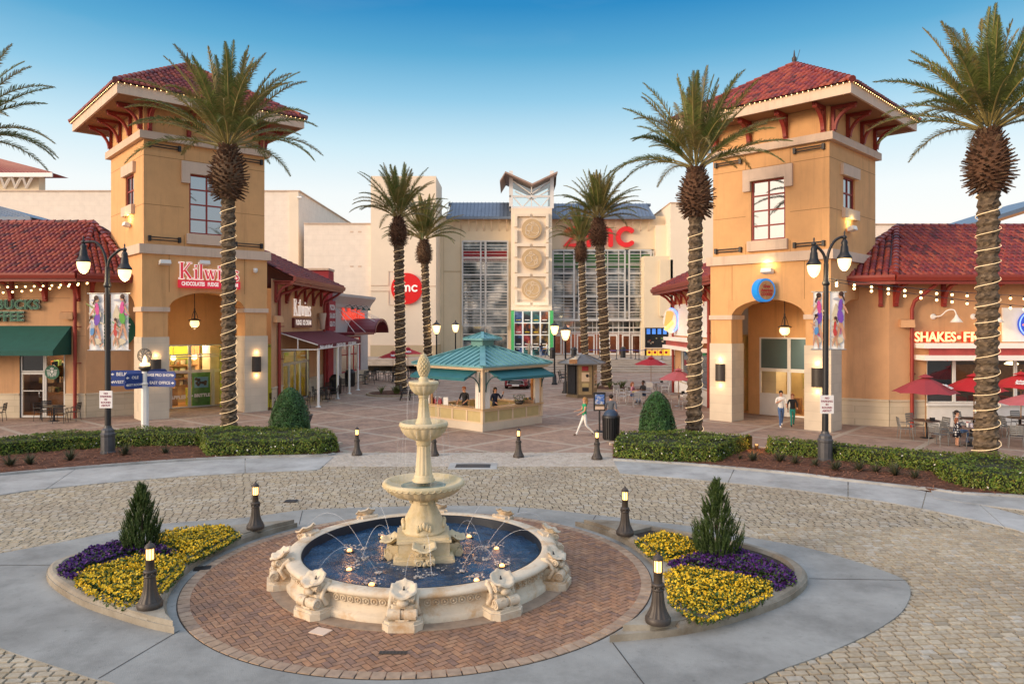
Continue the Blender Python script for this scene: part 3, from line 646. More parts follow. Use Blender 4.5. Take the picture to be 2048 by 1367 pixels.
# a scrolled pedestal with its shell
def spiral(mb, c, U, V, r, turns=1.6, w_=.014, flip=1, T=None):
 pts = []
 for i in range(26):
  t = i / 25; a = t * turns * 2 * pi; q = r * (1 - .82 * t); pts.append(Vector(c) + (Vector(U) * cos(a) * flip + Vector(V) * sin(a)) * q)
 mb.tube(pts, [w_ * (1 - .4 * i / 25) for i in range(26)], 5, cap=True, T=T)
def shell(mb, c, w_, dpt, tilt, T, m=0):
 """fluted scallop bowl opening upward and outward"""
 n, k = 26, 5; vs = []; MT = Matrix.Translation(c) @ Matrix.Rotation(tilt, 4, 'Y')
 for side in (0, 1):
  for i in range(k + 1):
   t = i / k
   for j in range(n):
    a = 2 * pi * j / n; fl = 1 + (.045 * cos(a * 10)) * t + .10 * t * cos(a)
    z = dpt * t ** 1.9 + .010 * t * cos(a * 10) + .03 * t * sin(a * 2.5) ** 2 - (.028 if side else 0)
    q = w_ * t * fl * (.94 if side == 0 else 1.0)
    vs.append(MT @ Vector((q * cos(a), q * sin(a) * 1.08, z)))
 fs = []
 for s_ in (0, 1):
  o = s_ * (k + 1) * n
  for i in range(k):
   for j in range(n): fs.append((o + i * n + j, o + i * n + (j + 1) % n, o + (i + 1) * n + (j + 1) % n, o + (i + 1) * n + j))
 o = k * n; o2 = (2 * k + 1) * n
 for j in range(n): fs.append((o + j, o + (j + 1) % n, o2 + (j + 1) % n, o2 + j))
 mb.add(vs, fs, m, True, T=T)
def pedestal(T, sc=1.0, hh=1.0):
 p = MB(); p.T = T; oc = lambda w_, d0, d1, c: [(d0, -w_), (d1 - c, -w_), (d1, -w_ + c), (d1, w_ - c), (d1 - c, w_), (d0, w_)]
 p.prism(oc(.31, 2.38, 2.83, .11), 0, .11); p.prism(oc(.285, 2.38, 2.80, .10), .11, .15)
 p.prism(oc(.20, 2.36, 2.66, .05), .15, .36); p.prism(oc(.17, 2.36, 2.62, .04), .36, .53)
 for s_ in (-1, 1):                                   # pairs of scrolls, lower and upper
  p.tube([(2.70, s_ * .03, .235), (2.70, s_ * .215, .235)], .085, 14); p.tube([(2.62, s_ * .02, .455), (2.62, s_ * .165, .455)], .062, 14)
  spiral(p, (2.70, s_ * .22, .235), (1, 0, 0), (0, 0, 1), .075); spiral(p, (2.62, s_ * .17, .455), (1, 0, 0), (0, 0, 1), .055)
  spiral(p, (2.755, s_ * .11, .235), (0, s_, 0), (0, 0, 1), .07); spiral(p, (2.675, s_ * .09, .45), (0, s_, 0), (0, 0, 1), .05)
  p.tube([(2.44, s_ * .19, .50), (2.55, s_ * .2, .42), (2.60, s_ * .21, .33), (2.52, s_ * .22, .2)], [.05, .04, .035, .05], 7)
 p.ball((2.72, 0, .24), .07, 8, 6, sc=(.6, 1, 1)); p.tube([(2.74, -.1, .165), (2.75, 0, .15), (2.74, .1, .165)], .022, 6)
 p.ball((2.54, 0, .47), .13, 10, 6, sc=(1, 1.1, .7)); p.ball((2.69, 0, .40), .075, 10, 6, sc=(.9, 1.3, .8))
 return p
for k in range(10):
 a = radians(-90 + 36 * k); Rm = Matrix.Translation((CX, CY, .02)) @ Matrix.Rotation(a, 4, 'Z')
 pd = pedestal(Rm).build('pedestal', m_fst, ft)
 s = MB(); shell(s, Vector((2.55, 0, .535)), .20, .07, radians(26), Rm); s.build('shell', m_fst, pd)
 s = MB(); s.tube([(2.55, 0, .545), (2.54, 0, .61)], [.014, .01], 6, T=Rm); s.ball((2.55, 0, .56), .022, 6, 4, T=Rm); s.build('nozzle', m_black, pd)
# the plinth in the middle
b = MB(); b.T = lambda v: fT(Matrix.Rotation(radians(8), 3, 'Z') @ v)
sq = lambda h: [(-h, -h), (h, -h), (h, h), (-h, h)]
b.prism(sq(.56), .14, .36); b.prism(sq(.53), .36, .42); b.prism(sq(.47), .42, .66); b.prism(sq(.50), .66, .70); b.prism(sq(.46), .70, .745)
b.build('plinth', m_ftop, ft)
for k in range(4):
 a = radians(-82 + 90 * k); Rm = Matrix.Translation((CX, CY, .0)) @ Matrix.Rotation(a, 4, 'Z') @ Matrix.Translation((.0, 0, 0))
 p = MB(); p.T = Rm
 p.box(.5, .68, -.21, .21, .12, .30); p.box(.48, .63, -.17, .17, .30, .56)
 for s_ in (-1, 1):
  p.tube([(.65, s_ * .02, .38), (.65, s_ * .19, .38)], .07, 12); spiral(p, (.725, s_ * .1, .38), (0, s_, 0), (0, 0, 1), .06)
  p.tube([(.62, s_ * .02, .53), (.62, s_ * .15, .53)], .05, 12); spiral(p, (.675, s_ * .08, .52), (0, s_, 0), (0, 0, 1), .045)
 p.ball((.69, 0, .36), .05, 8, 6)
 br = p.build('scroll_bracket', m_ftop, ft)
 s = MB(); shell(s, Vector((.58, 0, .60)), .21, .085, radians(16), Rm); s.build('shell', m_ftop, br)
 s = MB(); s.tube([(.6, 0, .62), (.6, 0, .67)], .011, 6, T=Rm); s.build('nozzle', m_black, br)
b = MB(); b.T = fT
lob = lambda n, d: (lambda a, i: 1 + d * abs(cos(a * n / 2)))
b.lathe([(.36, .74), (.39, .77), (.375, .80), (.365, .84), (.36, .92), (.335, 1.02), (.285, 1.12), (.235, 1.22), (.205, 1.32), (.20, 1.38), (.25, 1.41)], 64, rf=lob(8, .05))
for k in range(4):                                       # leaf reliefs on the belly of the stem
 a = radians(-82 + 90 * k); M = Matrix.Rotation(a, 4, 'Z')
 for j in range(5): b.ball(fT(M @ Vector((.385 - abs(j - 2) * .008, (j - 2) * .055, .95 - abs(j - 2) * .03))) - Vector((CX, CY, .02)), .045, 7, 5, sc=(1, 1, 1.6))
 b.tube([M @ Vector((.24, s_, 1.33)) for s_ in (-.08, 0, .08)], .03, 6)
b.build('stem', m_ftop, ft)
def bowl(r, z0, z1, nf, ring=0):
 b = MB(); b.T = fT; h = z1 - z0
 b.lathe([(r * .30, z0), (r * .44, z0 + h * .05), (r * .66, z0 + h * .20), (r * .84, z0 + h * .45), (r * .92, z0 + h * .68), (r * .93, z0 + h * .72)], 8 * nf, rf=lob(nf, .05))
 b.lathe([(r * .93, z0 + h * .72), (r * .99, z0 + h * .76), (r * 1.0, z0 + h * .86), (r * .98, z0 + h * .97), (r * .93, z1), (r * .88, z0 + h * .98), (r * .80, z0 + h * .82), (r * .5, z0 + h * .7), (.02, z0 + h * .66)], 8 * nf, cap=False)
 for k in range(nf * 2):                              # egg-and-dart lip
  a = 2 * pi * k / (nf * 2); M = Matrix.Rotation(a, 4, 'Z')
  rr = [M @ Vector((r * .99 + .004, r * .065 * cos(t) * 1.25, z0 + h * .86 + r * .055 * sin(t))) for t in [pi + pi * i / 6 for i in range(7)]]
  b.tube(rr, r * .014, 5)
 return b
for (r, z0, z1, nf) in ((.77, 1.38, 1.72, 20), (.46, 2.48, 2.83, 18), (.285, 3.33, 3.60, 14)):
 bw = bowl(r, z0, z1, nf).build('bowl', m_ftop, ft)
m_water = bpy.data.materials.new('pool water'); m_water.use_nodes = True
t = m_water.node_tree; nn = t.nodes; bs = nn['Principled BSDF']; bs.inputs['Base Color'].default_value = (.010, .045, .10, 1); bs.inputs['Roughness'].default_value = .06; bs.inputs['Specular IOR Level'].default_value = .5
tcx = nn.new('ShaderNodeTexCoord'); last = None
mus = []
for sc, st in ((24, .6),):
 nz = nn.new('ShaderNodeTexNoise'); nz.inputs['Scale'].default_value = sc; nz.inputs['Detail'].default_value = 4; nz.inputs['Distortion'].default_value = .6; t.links.new(tcx.outputs['Object'], nz.inputs['Vector'])
 bp = nn.new('ShaderNodeBump'); bp.inputs['Strength'].default_value = st; bp.inputs['Distance'].default_value = .22 if sc < 10 else .07; t.links.new(nz.outputs['Fac'], bp.inputs['Height'])
 if last: t.links.new(last, bp.inputs['Normal'])
 last = bp.outputs[0]
t.links.new(last, bs.inputs['Normal'])
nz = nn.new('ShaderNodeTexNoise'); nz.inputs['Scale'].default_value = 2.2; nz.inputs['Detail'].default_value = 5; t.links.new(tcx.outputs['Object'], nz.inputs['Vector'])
cr = nn.new('ShaderNodeValToRGB'); cr.color_ramp.elements[0].position = .35; cr.color_ramp.elements[1].position = .7; cr.color_ramp.elements[0].color = (.004, .022, .055, 1); cr.color_ramp.elements[1].color = (.012, .065, .15, 1)  # ripple highlights and darks painted faintly into the water's base colour
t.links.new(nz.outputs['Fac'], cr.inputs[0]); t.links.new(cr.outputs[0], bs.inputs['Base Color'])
b = MB(); nr_, na_ = 46, 150; rr = random.Random(5); wv = [(rr.uniform(8, 30), rr.uniform(0, 6.28), rr.uniform(0, 6.28)) for i in range(16)]
wz = lambda x, y: .32 + sum(.06 / k_ * sin(k_ * (x * cos(d_) + y * sin(d_)) + f_) for k_, d_, f_ in wv) + .006 * sin(26 * math.hypot(x, y))
vs = [(CX + 2.236 * i / nr_ * cos(a), CY + 2.236 * i / nr_ * sin(a), wz(2.236 * i / nr_ * cos(a), 2.236 * i / nr_ * sin(a))) for i in range(nr_ + 1) for a in [2 * pi * j / na_ for j in range(na_)]]
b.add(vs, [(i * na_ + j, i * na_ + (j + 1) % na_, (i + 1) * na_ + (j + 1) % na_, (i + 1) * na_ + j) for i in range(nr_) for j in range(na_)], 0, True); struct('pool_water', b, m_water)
for r, z in ((.65, 1.625), (.375, 2.74)):
 b = MB(); b.T = fT; b.lathe([(r, z), (.02, z)], 40, smooth=False); b.build('bowl_water', mat('bowl water', (.16, .24, .22), .12, .3, 6), ft)
def column(z0, z1, r0, r1, nf=12):
 b = MB(); b.T = fT; h = z1 - z0
 b.lathe([(r0 * 1.45, z0), (r0 * 1.5, z0 + .03), (r0 * 1.25, z0 + .06), (r0 * 1.3, z0 + .09), (r0 * 1.05, z0 + .14)], 36)
 b.lathe([(r0 * 1.05, z0 + .14), (r0, z0 + h * .3), (r0 * .88, z0 + h * .55), (r1, z0 + h * .85)], nf * 8, rf=lob(nf, .08))
 b.lathe([(r1, z0 + h * .85), (r1 * 1.25, z0 + h * .87), (r1 * 1.2, z0 + h * .92), (r1 * 1.5, z1)], 36)
 return b
column(1.70, 2.50, .145, .115).build('column', m_ftop, ft); column(2.78, 3.36, .105, .08, 10).build('column', m_ftop, ft)
b = MB(); b.T = fT
b.lathe([(.13, 3.52), (.14, 3.56), (.085, 3.6), (.10, 3.64), (.07, 3.68), (.055, 3.71)], 24)
for i in range(10):                                      # pineapple finial of overlapping scales
 z = 3.71 + i * .038; q = .115 * sin(pi * (.16 + .84 * (i + .5) / 10.5)) + .012
 for k in range(10):
  a = 2 * pi * (k + .5 * (i % 2)) / 10; b.ball((q * .82 * cos(a), q * .82 * sin(a), z + .02), .034, 6, 4, sc=(.8, .8, 1.25))
b.lathe([(.05, 3.7), (.095, 3.8), (.08, 3.95), (.02, 4.09), (.012, 4.13)], 16)
b.build('finial', m_ftop, ft)
# pool lights and jets
m_plight = mat('pool light', (1, .7, .4), .4, 0, emit=(1, .40, .09), es=1.9)
m_foam = mat('splashing water', (.6, .56, .52), .3, .1, 20, .5, 60, alpha=.45)
m_jet = mat('thin water jet', (.8, .82, .85), .15, 0, alpha=.30, spec=.8)
first = True
for k_, (px, py) in enumerate([(699, 1100), (698, 1138), (743, 1168), (766, 1074), (938, 1072), (993, 1096), (1004, 1130), (953, 1160)]):
 g = G(px, py, .335); lab = '%s amber pool light counted clockwise from the far shell on the coffee shop side' % ORD[k_]
 t_ = thing('pool_light', lab, 'light', g, 0, 'lights in the fountain pool')
 b = MB(); b.ball(g, .05, 14, 8, sc=(1, 1, .7)); b.build('lens', m_plight, t_); b = MB()
 for q in range(22): b.ball(g + Vector((R(-.15, .15), .12 + R(-.08, .2), R(-.005, .03))), R(.008, .02), 6, 4, sc=(1.5, 1.5, .6))
 tag(b.build('foam', m_foam, t_), kind='stuff')
 b = MB(); b.lathe([(.07, -.004), (.095, -.004), (.095, -.03)], 12, tuple(g), smooth=False); b.build('rim', m_bronze, t_)
 lamp('pool_lamp', g + Vector((0, 0, .16)), .9, (1, .45, .15), .05, t_)
jets = []
for k in range(10):
 a = radians(-90 + 36 * k); p0 = Vector((CX + 2.56 * cos(a), CY + 2.56 * sin(a), .66)); r1 = 1.25
 p1 = Vector((CX + r1 * cos(a + .05), CY + r1 * sin(a + .05), .33))
 pts = [p0.lerp(p1, i / 14) + Z * (4 * .45 * (i / 14) * (1 - i / 14)) for i in range(15)]
 b = MB(); b.tube(pts, [.0022 + .003 * i / 14 for i in range(15)], 5)
 for q in range(26):
  d = Vector((R(-1, 1), R(-1, 1), 0)); b.ball(p1 + d * .1 * random.random() + Z * (R(-.005, .02)), R(.006, .02), 5, 3, m=1, sc=(1.6, 1.6, .7))
 jt = b.build('water_jet', [m_jet, m_foam], ft)
for k in range(4):
 a = radians(-82 + 90 * k); p0 = Vector((CX + .6 * cos(a), CY + .6 * sin(a), .66)); p1 = Vector((CX + 1.15 * cos(a + .1), CY + 1.15 * sin(a + .1), .33))
 pts = [p0.lerp(p1, i / 12) + Z * (4 * .42 * (i / 12) * (1 - i / 12)) for i in range(13)]
 b = MB(); b.tube(pts, [.0028 + .0035 * i / 12 for i in range(13)], 5)
 for q in range(20): b.ball(p1 + Vector((R(-.1, .1), R(-.1, .1), R(-.004, .02))), R(.006, .018), 5, 3, m=1, sc=(1.6, 1.6, .7))
 b.build('water_jet', [m_jet, m_foam], ft)
b = MB()                                                 # thin drips off the two lower bowls and foam round the plinth
for (r, z0, z1, n) in ((.46, 2.72, 1.66, 10), (.285, 3.5, 2.76, 9)):
 for k in range(n):
  a = 2 * pi * (k + R(-.3, .3)) / n; b.tube([(CX + r * cos(a), CY + r * sin(a), z0), (CX + (r + .03) * cos(a), CY + (r + .03) * sin(a), z0 - .3), (CX + (r + .035) * cos(a), CY + (r + .035) * sin(a), z1)], .0022, 4)
for k in range(90):
 a = R(0, 6.28); r = R(.72, 1.05); b.ball((CX + r * cos(a), CY + r * sin(a), .335), R(.006, .016), 5, 3, m=1, sc=(1.8, 1.8, .6))
tag(b.build('dripping_water', [m_jet, m_foam], ft), kind='stuff')
# ------------------------------------------------------------------ bollards
def make_bollard(h=1.08):
 t = thing('bollard_light', 'x', 'bollard light')
 b = MB()
 b.lathe([(.185, 0), (.19, .02), (.19, .075), (.175, .09), (.17, .10)], 28)
 b.lathe([(.165, .10), (.155, .125), (.135, .16), (.112, .22), (.095, .30), (.086, .40), (.078, .47)], 64, rf=lambda a, i: 1 + .045 * cos(a * 12))
 b.lathe([(.086, .47), (.098, .485), (.092, .50), (.082, .51), (.085, .535), (.098, .55), (.098, .565), (.088, .58), (.08, .585)], 28)
 b.lathe([(.066, .585), (.064, .73), (.072, .735), (.072, .745)], 24)
 for k in range(8): a = pi / 4 * k; b.ball((.09 * cos(a), .09 * sin(a), .525), .018, 6, 4, sc=(1, 1, 1.3))
 b.build('post', m_bronze, t)
 b = MB(); b.lathe([(.05, .745), (.055, .76), (.055, .90), (.05, .915)], 16); b.build('lamp_glass', m_lampwarm, t)
 b = MB()
 for k in range(8):
  a = pi / 4 * k; b.tube([(.066 * cos(a), .066 * sin(a), .74), (.066 * cos(a), .066 * sin(a), .925)], .0055, 5)
 b.build('cage', m_bronze, t)
 b = MB(); b.lathe([(.078, .92), (.082, .935), (.072, .955), (.05, .985), (.025, 1.0), (.018, 1.012), (.02, 1.02), (.0, 1.035)], 24); b.build('cap', m_bronze, t)
 lamp('bollard_lamp', (0, 0, .83), 5, (1, .50, .17), .05, t)
 return t
bol = [(1316, 1243, .20, 'bronze bollard light at the near corner of the right flower bed', 1.0), (300, 1213, .20, 'bronze bollard light at the near corner of the left flower bed', 1.0),
  (1250, 1068, .20, 'bronze bollard light at the far corner of the right flower bed', .98), (511, 1056, .20, 'bronze bollard light at the far corner of the left flower bed', .98),
  (714, 910, 0, 'dark bollard light at the plaza edge nearest the left hedge', .98), (868, 911, 0, 'dark bollard light at the plaza edge half hidden behind the fountain column', .95),
  (1037, 914, 0, 'dark bollard light at the plaza edge in front of the kiosk', 1.0), (1194, 918, 0, 'dark bollard light at the plaza edge nearest the right hedge', 1.0)]
bp = make_bollard()
for i, (px, py, z, lab, s) in enumerate(bol):
 g = G(px, py, z); o = bp if i == 0 else copy_tree(bp); o.location = g; o.scale = (s * 1.02,) * 3; o['label'] = lab; o['group'] = 'bollard lights round the roundabout'
# ------------------------------------------------------------------ twin-headed street lamps
def street_lamp(px, py, lab, h=8.0, arms=((-.72, .0, 0), (.72, 0, -.12)), shear=0.0):
 g = G(px, py, .06); t = thing('street_lamp', lab, 'street lamp', g, 0, 'twin headed street lamps beside the roundabout')
 W_ = lambda x, y, z: (g.x + x + shear * z, g.y + y, g.z + z)
 b = MB(); T = lambda v: Vector(W_(v.x, v.y, v.z)); b.T = T
 b.lathe([(.25, 0), (.25, .06), (.235, .08), (.235, .62), (.25, .65), (.25, .72), (.22, .75), (.21, .85), (.13, .92), (.12, 1.0)], 12, smooth=False)
 b.build('base', m_darkgrey, t)
 b = MB(); b.T = T
 b.tube([(0, 0, .95), (0, 0, 3.2), (0, 0, 6.1)], [.105, .098, .085], 16)
 b.lathe([(.09, 5.95), (.125, 6.0), (.13, 6.06), (.10, 6.12), (.085, 6.2), (.082, 6.7)], 16)
 b.build('post', m_black, t)
 for (ax, ay, dz) in arms:
  s = 1 if ax > 0 else -1; a = MB(); a.T = T; top = 7.6 + dz
  pts = [(0.0, 0, 6.4), (s * .03, 0, 6.8), (s * .10, 0, 7.15 + dz * .5), (s * .26, 0, 7.45 + dz), (s * .48, 0, top), (abs(ax) * s, 0, top - .02)]
  a.tube(catmull([Vector(p) for p in pts], 5), .048, 10)
  a.ball((ax, 0, top), .075, 10, 6); a.tube([(ax, 0, top + .05), (ax, 0, top + .17), (ax, 0, top + .22)], [.02, .03, .005], 6)
  ar = a.build('arm', m_black, t)
  b = MB(); b.T = T; z = top - .06
  b.lathe([(.05, z), (.085, z - .05), (.11, z - .12), (.095, z - .2), (.12, z - .26), (.135, z - .42), (.16, z - .5), (.235, z - .60), (.245, z - .66), (.22, z - .67), (.0, z - .6)], 24, (ax, 0, 0))
  sh = b.build('lamp_hood', m_black, ar)
  b = MB(); b.T = T; b.lathe([(.215, z - .665), (.215, z - .76), (.195, z - .88), (.14, z - 1.0), (.06, z - 1.07), (0, z - 1.085)], 24, (ax, 0, 0)); b.build('lamp_glass', m_lampglass, ar)
  lamp('street_bulb', W_(ax, 0, z - 1.2), 12, (1, .75, .42), .15, t)
 return t, W_
lampL, WL = street_lamp(216, 906, 'tall black twin headed street lamp in the left planting strip', 8, ((-.86, 0, -.0), (.62, 0, -.28)), shear=-.003)
lampR, WR = street_lamp(1650, 920, 'tall black twin headed street lamp in the right planting strip', 8, ((-.42, 0, -.22), (.62, 0, 0)), shear=.006)
# banners and small notices hung on the lamps
m_vinyl = mat('white vinyl', (.74, .72, .70), .6, .05, 4)
cols = {k: mat('banner ' + k, c, .6, .12, 8) for k, c in {'pink': (.62, .08, .28), 'purple': (.18, .07, .42), 'skin': (.55, .28, .17), 'hair': (.06, .025, .015), 'green': (.10, .35, .05), 'red': (.5, .05, .04), 'blue': (.10, .28, .55), 'cream': (.62, .52, .36), 'grey': (.4, .4, .45)}.items()}
ck = list(cols)
def banner(W_, z0, z1, side, wd, lab, seed, tilt=.0):
 rr = random.Random(seed); s = side
 root = thing('street_banner', lab, 'banner', W_(s * .12, 0, z0), 0, 'banners on the street lamps')
 b = MB(); x0 = .13; T = lambda v: Vector(W_(s * v.x, v.y, v.z)); b.T = T
 n = 10
 b.add([(x0 + wd * i / n, -.01 + .02 * sin(i * .9), z) for z in (z0, z1) for i in range(n + 1)], [(i, i + 1, n + 2 + i, n + 1 + i) for i in range(n)], 0, True)
 b.build('cloth', m_vinyl, root)
 f = MB(); f.T = T; y = -.035
 def blob(cx, cz, rx, rz, m, rot=0, k=9):
  f.add([(cx + rx * cos(a) * cos(rot) - rz * sin(a) * sin(rot), y, cz + rx * cos(a) * sin(rot) + rz * sin(a) * cos(rot)) for a in [2 * pi * i / k for i in range(k)]], [tuple(range(k))], m)
 def fig(cx, cz, sc, top, skirt):                     # a small painted shopper walking
  nonlocal y
  y -= .004
  blob(cx - .05 * sc, cz - .5 * sc, .045 * sc, .33 * sc, ck.index('skin'), -.25); blob(cx + .09 * sc, cz - .5 * sc, .045 * sc, .33 * sc, ck.index('skin'), .2); y -= .004
  blob(cx, cz - .05 * sc, .105 * sc, .22 * sc, ck.index(skirt), .15); y -= .004
  blob(cx, cz + .3 * sc, .075 * sc, .22 * sc, ck.index(top), -.1); blob(cx + .15 * sc, cz + .22 * sc, .03 * sc, .22 * sc, ck.index('skin'), .5); y -= .004
  blob(cx, cz + .62 * sc, .075 * sc, .095 * sc, ck.index('skin')); y -= .004
  blob(cx + .02 * sc, cz + .68 * sc, .085 * sc, .085 * sc, ck.index('hair')); blob(cx + .09 * sc, cz + .55 * sc, .03 * sc, .13 * sc, ck.index('hair'), .4)
 zm = (z0 + z1) / 2
 for q in range(26): y -= .0006; blob(x0 + wd * rr.uniform(.12, .88), rr.uniform(z0 + .15, z1 - .35), rr.uniform(.008, .03), rr.uniform(.05, .28), rr.choice([2, 7, 8, 8, 7, 4, 0]), rr.uniform(-1.2, 1.2), 6)
 blob(x0 + wd * .5, z1 - .22, wd * .33, .05, ck.index('grey')); blob(x0 + wd * .35, z1 - .75, wd * .22, .4, ck.index('cream'), 0, 4); blob(x0 + wd * .5, z0 + .3, wd * .4, .12, ck.index('cream'))
 if s < 0:
  fig(x0 + wd * .42, zm + .15, 1.05, 'pink', 'purple'); fig(x0 + wd * .74, zm - .3, .7, 'grey', 'blue')
 else:
  fig(x0 + wd * .68, zm + .2, 1.05, 'pink' if seed < 5 else 'purple', 'green' if seed < 5 else 'purple'); fig(x0 + wd * .3, zm - .35, .65, 'red', 'red')
 f.build('artwork', [cols[k] for k in ck], root)
 r = MB(); r.T = T
 for z in (z0 - .02, z1 + .02): r = MB(); r.T = T; r.tube([(-.08, 0, z), (x0 + wd + .07, 0, z)], .018, 8); r.build('rod', m_silver, root)
banner(WL, 3.72, 5.72, -1, .52, 'white shopper banner, left of the coffee shop street lamp', 1)
banner(WL, 3.72, 5.72, 1, .62, 'white shopper banner, right of the coffee shop street lamp', 2)
banner(WR, 3.80, 5.72, -1, .30, 'narrow white banner, left of the diner street lamp', 3)
banner(WR, 3.80, 5.72, 1, .50, 'white banner with purple dancer, right of the diner street lamp', 7)
m_redink = mat('dark red ink', (.25, .02, .05), .6, 0)
def notice(W_, z, lab):
 t = thing('parking_notice', lab, 'sign', W_(0, -.13, z), 0, 'parking notices')
 b = MB(); O = Vector(W_(0, -.125, z)); b.box(O.x - .23, O.x + .23, O.y - .008, O.y + .008, O.z - .31, O.z + .31); b.build('plate', m_vinyl, t)
 b = MB()
 for i, s in enumerate(('NO', 'PARKING', 'IN', 'ROUND', 'ABOUT')): put_text(b, s, O + Vector((0, -.012, .21 - i * .107)), (1, 0, 0), Z, .095, .002, .002)
 b.build('lettering', m_redink, t)
notice(WL, 1.95, 'white NO PARKING IN ROUND ABOUT notice on the street lamp by the coffee shop'); notice(WR, 1.92, 'white NO PARKING IN ROUND ABOUT notice on the street lamp by the diner')
# ------------------------------------------------------------------ white finger post
g = G(290, 871); fp = thing('finger_post', 'white post with blue direction boards and a round emblem on top', 'signpost', g)
b = MB(); c = tuple(g); b.lathe([(.155, 0), (.155, 2.15), (.19, 2.17), (.19, 2.2), (.155, 2.24)], 8, c, smooth=False); b.lathe([(.12, 2.24), (.12, 2.75)], 12, c)
b.build('post', m_white, fp)
m_blue = mat('blue enamel', (.012, .045, .22), .4, .08, 5)
b = MB(); b.lathe([(.13, 2.72), (.17, 2.78), (.24, 2.84), (.25, 2.90), (.16, 2.93), (.12, 2.98)], 16, c); b.build('bracket', m_bronze, fp)
b = MB(); b.lathe([(.16, 2.93), (.20, 2.97), (.19, 3.05), (.10, 3.09), (.08, 3.25), (.03, 3.38), (0, 3.4)], 14, c); b.build('lamp_glass', m_lampglass, fp)
lamp('post_lamp', (g.x, g.y - .3, 3.1), 4, (1, .7, .35), .08, fp)
b = MB(); cc = Vector((g.x - .02, g.y, 3.38)); b.tube([cc + Vector((.29 * cos(a), 0, .29 * sin(a))) for a in [2 * pi * i / 28 for i in range(29)]], .018, 6)
b.tube([cc + Vector((.24 * cos(a), 0, .24 * sin(a))) for a in [2 * pi * i / 28 for i in range(29)]], .012, 6)
for k in range(9): a = 2 * pi * k / 9; b.tube([cc + Vector((.06 * cos(a), 0, .06 * sin(a))), cc + Vector((.14 * cos(a + .5), 0, .14 * sin(a + .5))), cc + Vector((.26 * cos(a + .15), 0, .26 * sin(a + .15)))], .014, 5)
b.build('emblem', m_bronze, fp)
def fboard(z, L0, L1, yaw, txt, s, arrow, off=0.0):
 d = Vector((cos(yaw), sin(yaw), 0)); n = Vector((d.y, -d.x, 0)); O = Vector((g.x, g.y, z))
 b = MB(); hh = .165
 outl = [(L0, -hh), (L1 - .08, -hh), (L1, -hh + .08), (L1, hh - .08), (L1 - .08, hh), (L0, hh)] if L1 > L0 else [(L0, -hh), (L0, hh), (L1 + .08, hh), (L1, hh - .08), (L1, -hh + .08), (L1 + .08, -hh)]
 b.slab([(x, y) for x, y in outl], O - n * .0 - d * 0 + n * .03 * 0, d, Z, n, .03); bd = b.build('board', m_blue, fp)
 b = MB(); mid = (L0 + L1) / 2; put_text(b, txt, O + d * (mid + (.06 if arrow < 0 else -.06) + off) + n * .034, d, Z, s, .002, .003)
 e = L1 - (.12 if L1 > 0 else -.12); sx = 1 if L1 > 0 else -1
 b.add([O + d * (e + sx * q) + Z * r + n * .036 for q, r in ((.07, 0), (-.02, .06), (-.02, .02), (-.07, .02), (-.07, -.02), (-.02, -.02), (-.02, -.06))], [tuple(range(7))])
 b.build('lettering', m_vinyl, bd)
y1 = radians(5)
fboard(2.60, -.12, -1.42, y1, 'BELK', .2, -1, -.22); fboard(2.27, -.12, -1.42, y1, 'WEST OFFICE', .165, -1, -.05)
fboard(2.56, .12, 1.42, radians(-9), 'BASS PRO SHOPS', .155, 1); fboard(2.24, .12, 1.42, radians(-9), 'EAST OFFICE', .165, 1)
fboard(2.48, -.12, -.9, radians(58), 'OLE', .16, -1); fboard(2.18, -.12, -.9, radians(58), 'REST ROOMS', .12, -1); fboard(2.62, .12, .9, radians(48), 'BISTRO', .16, 1)
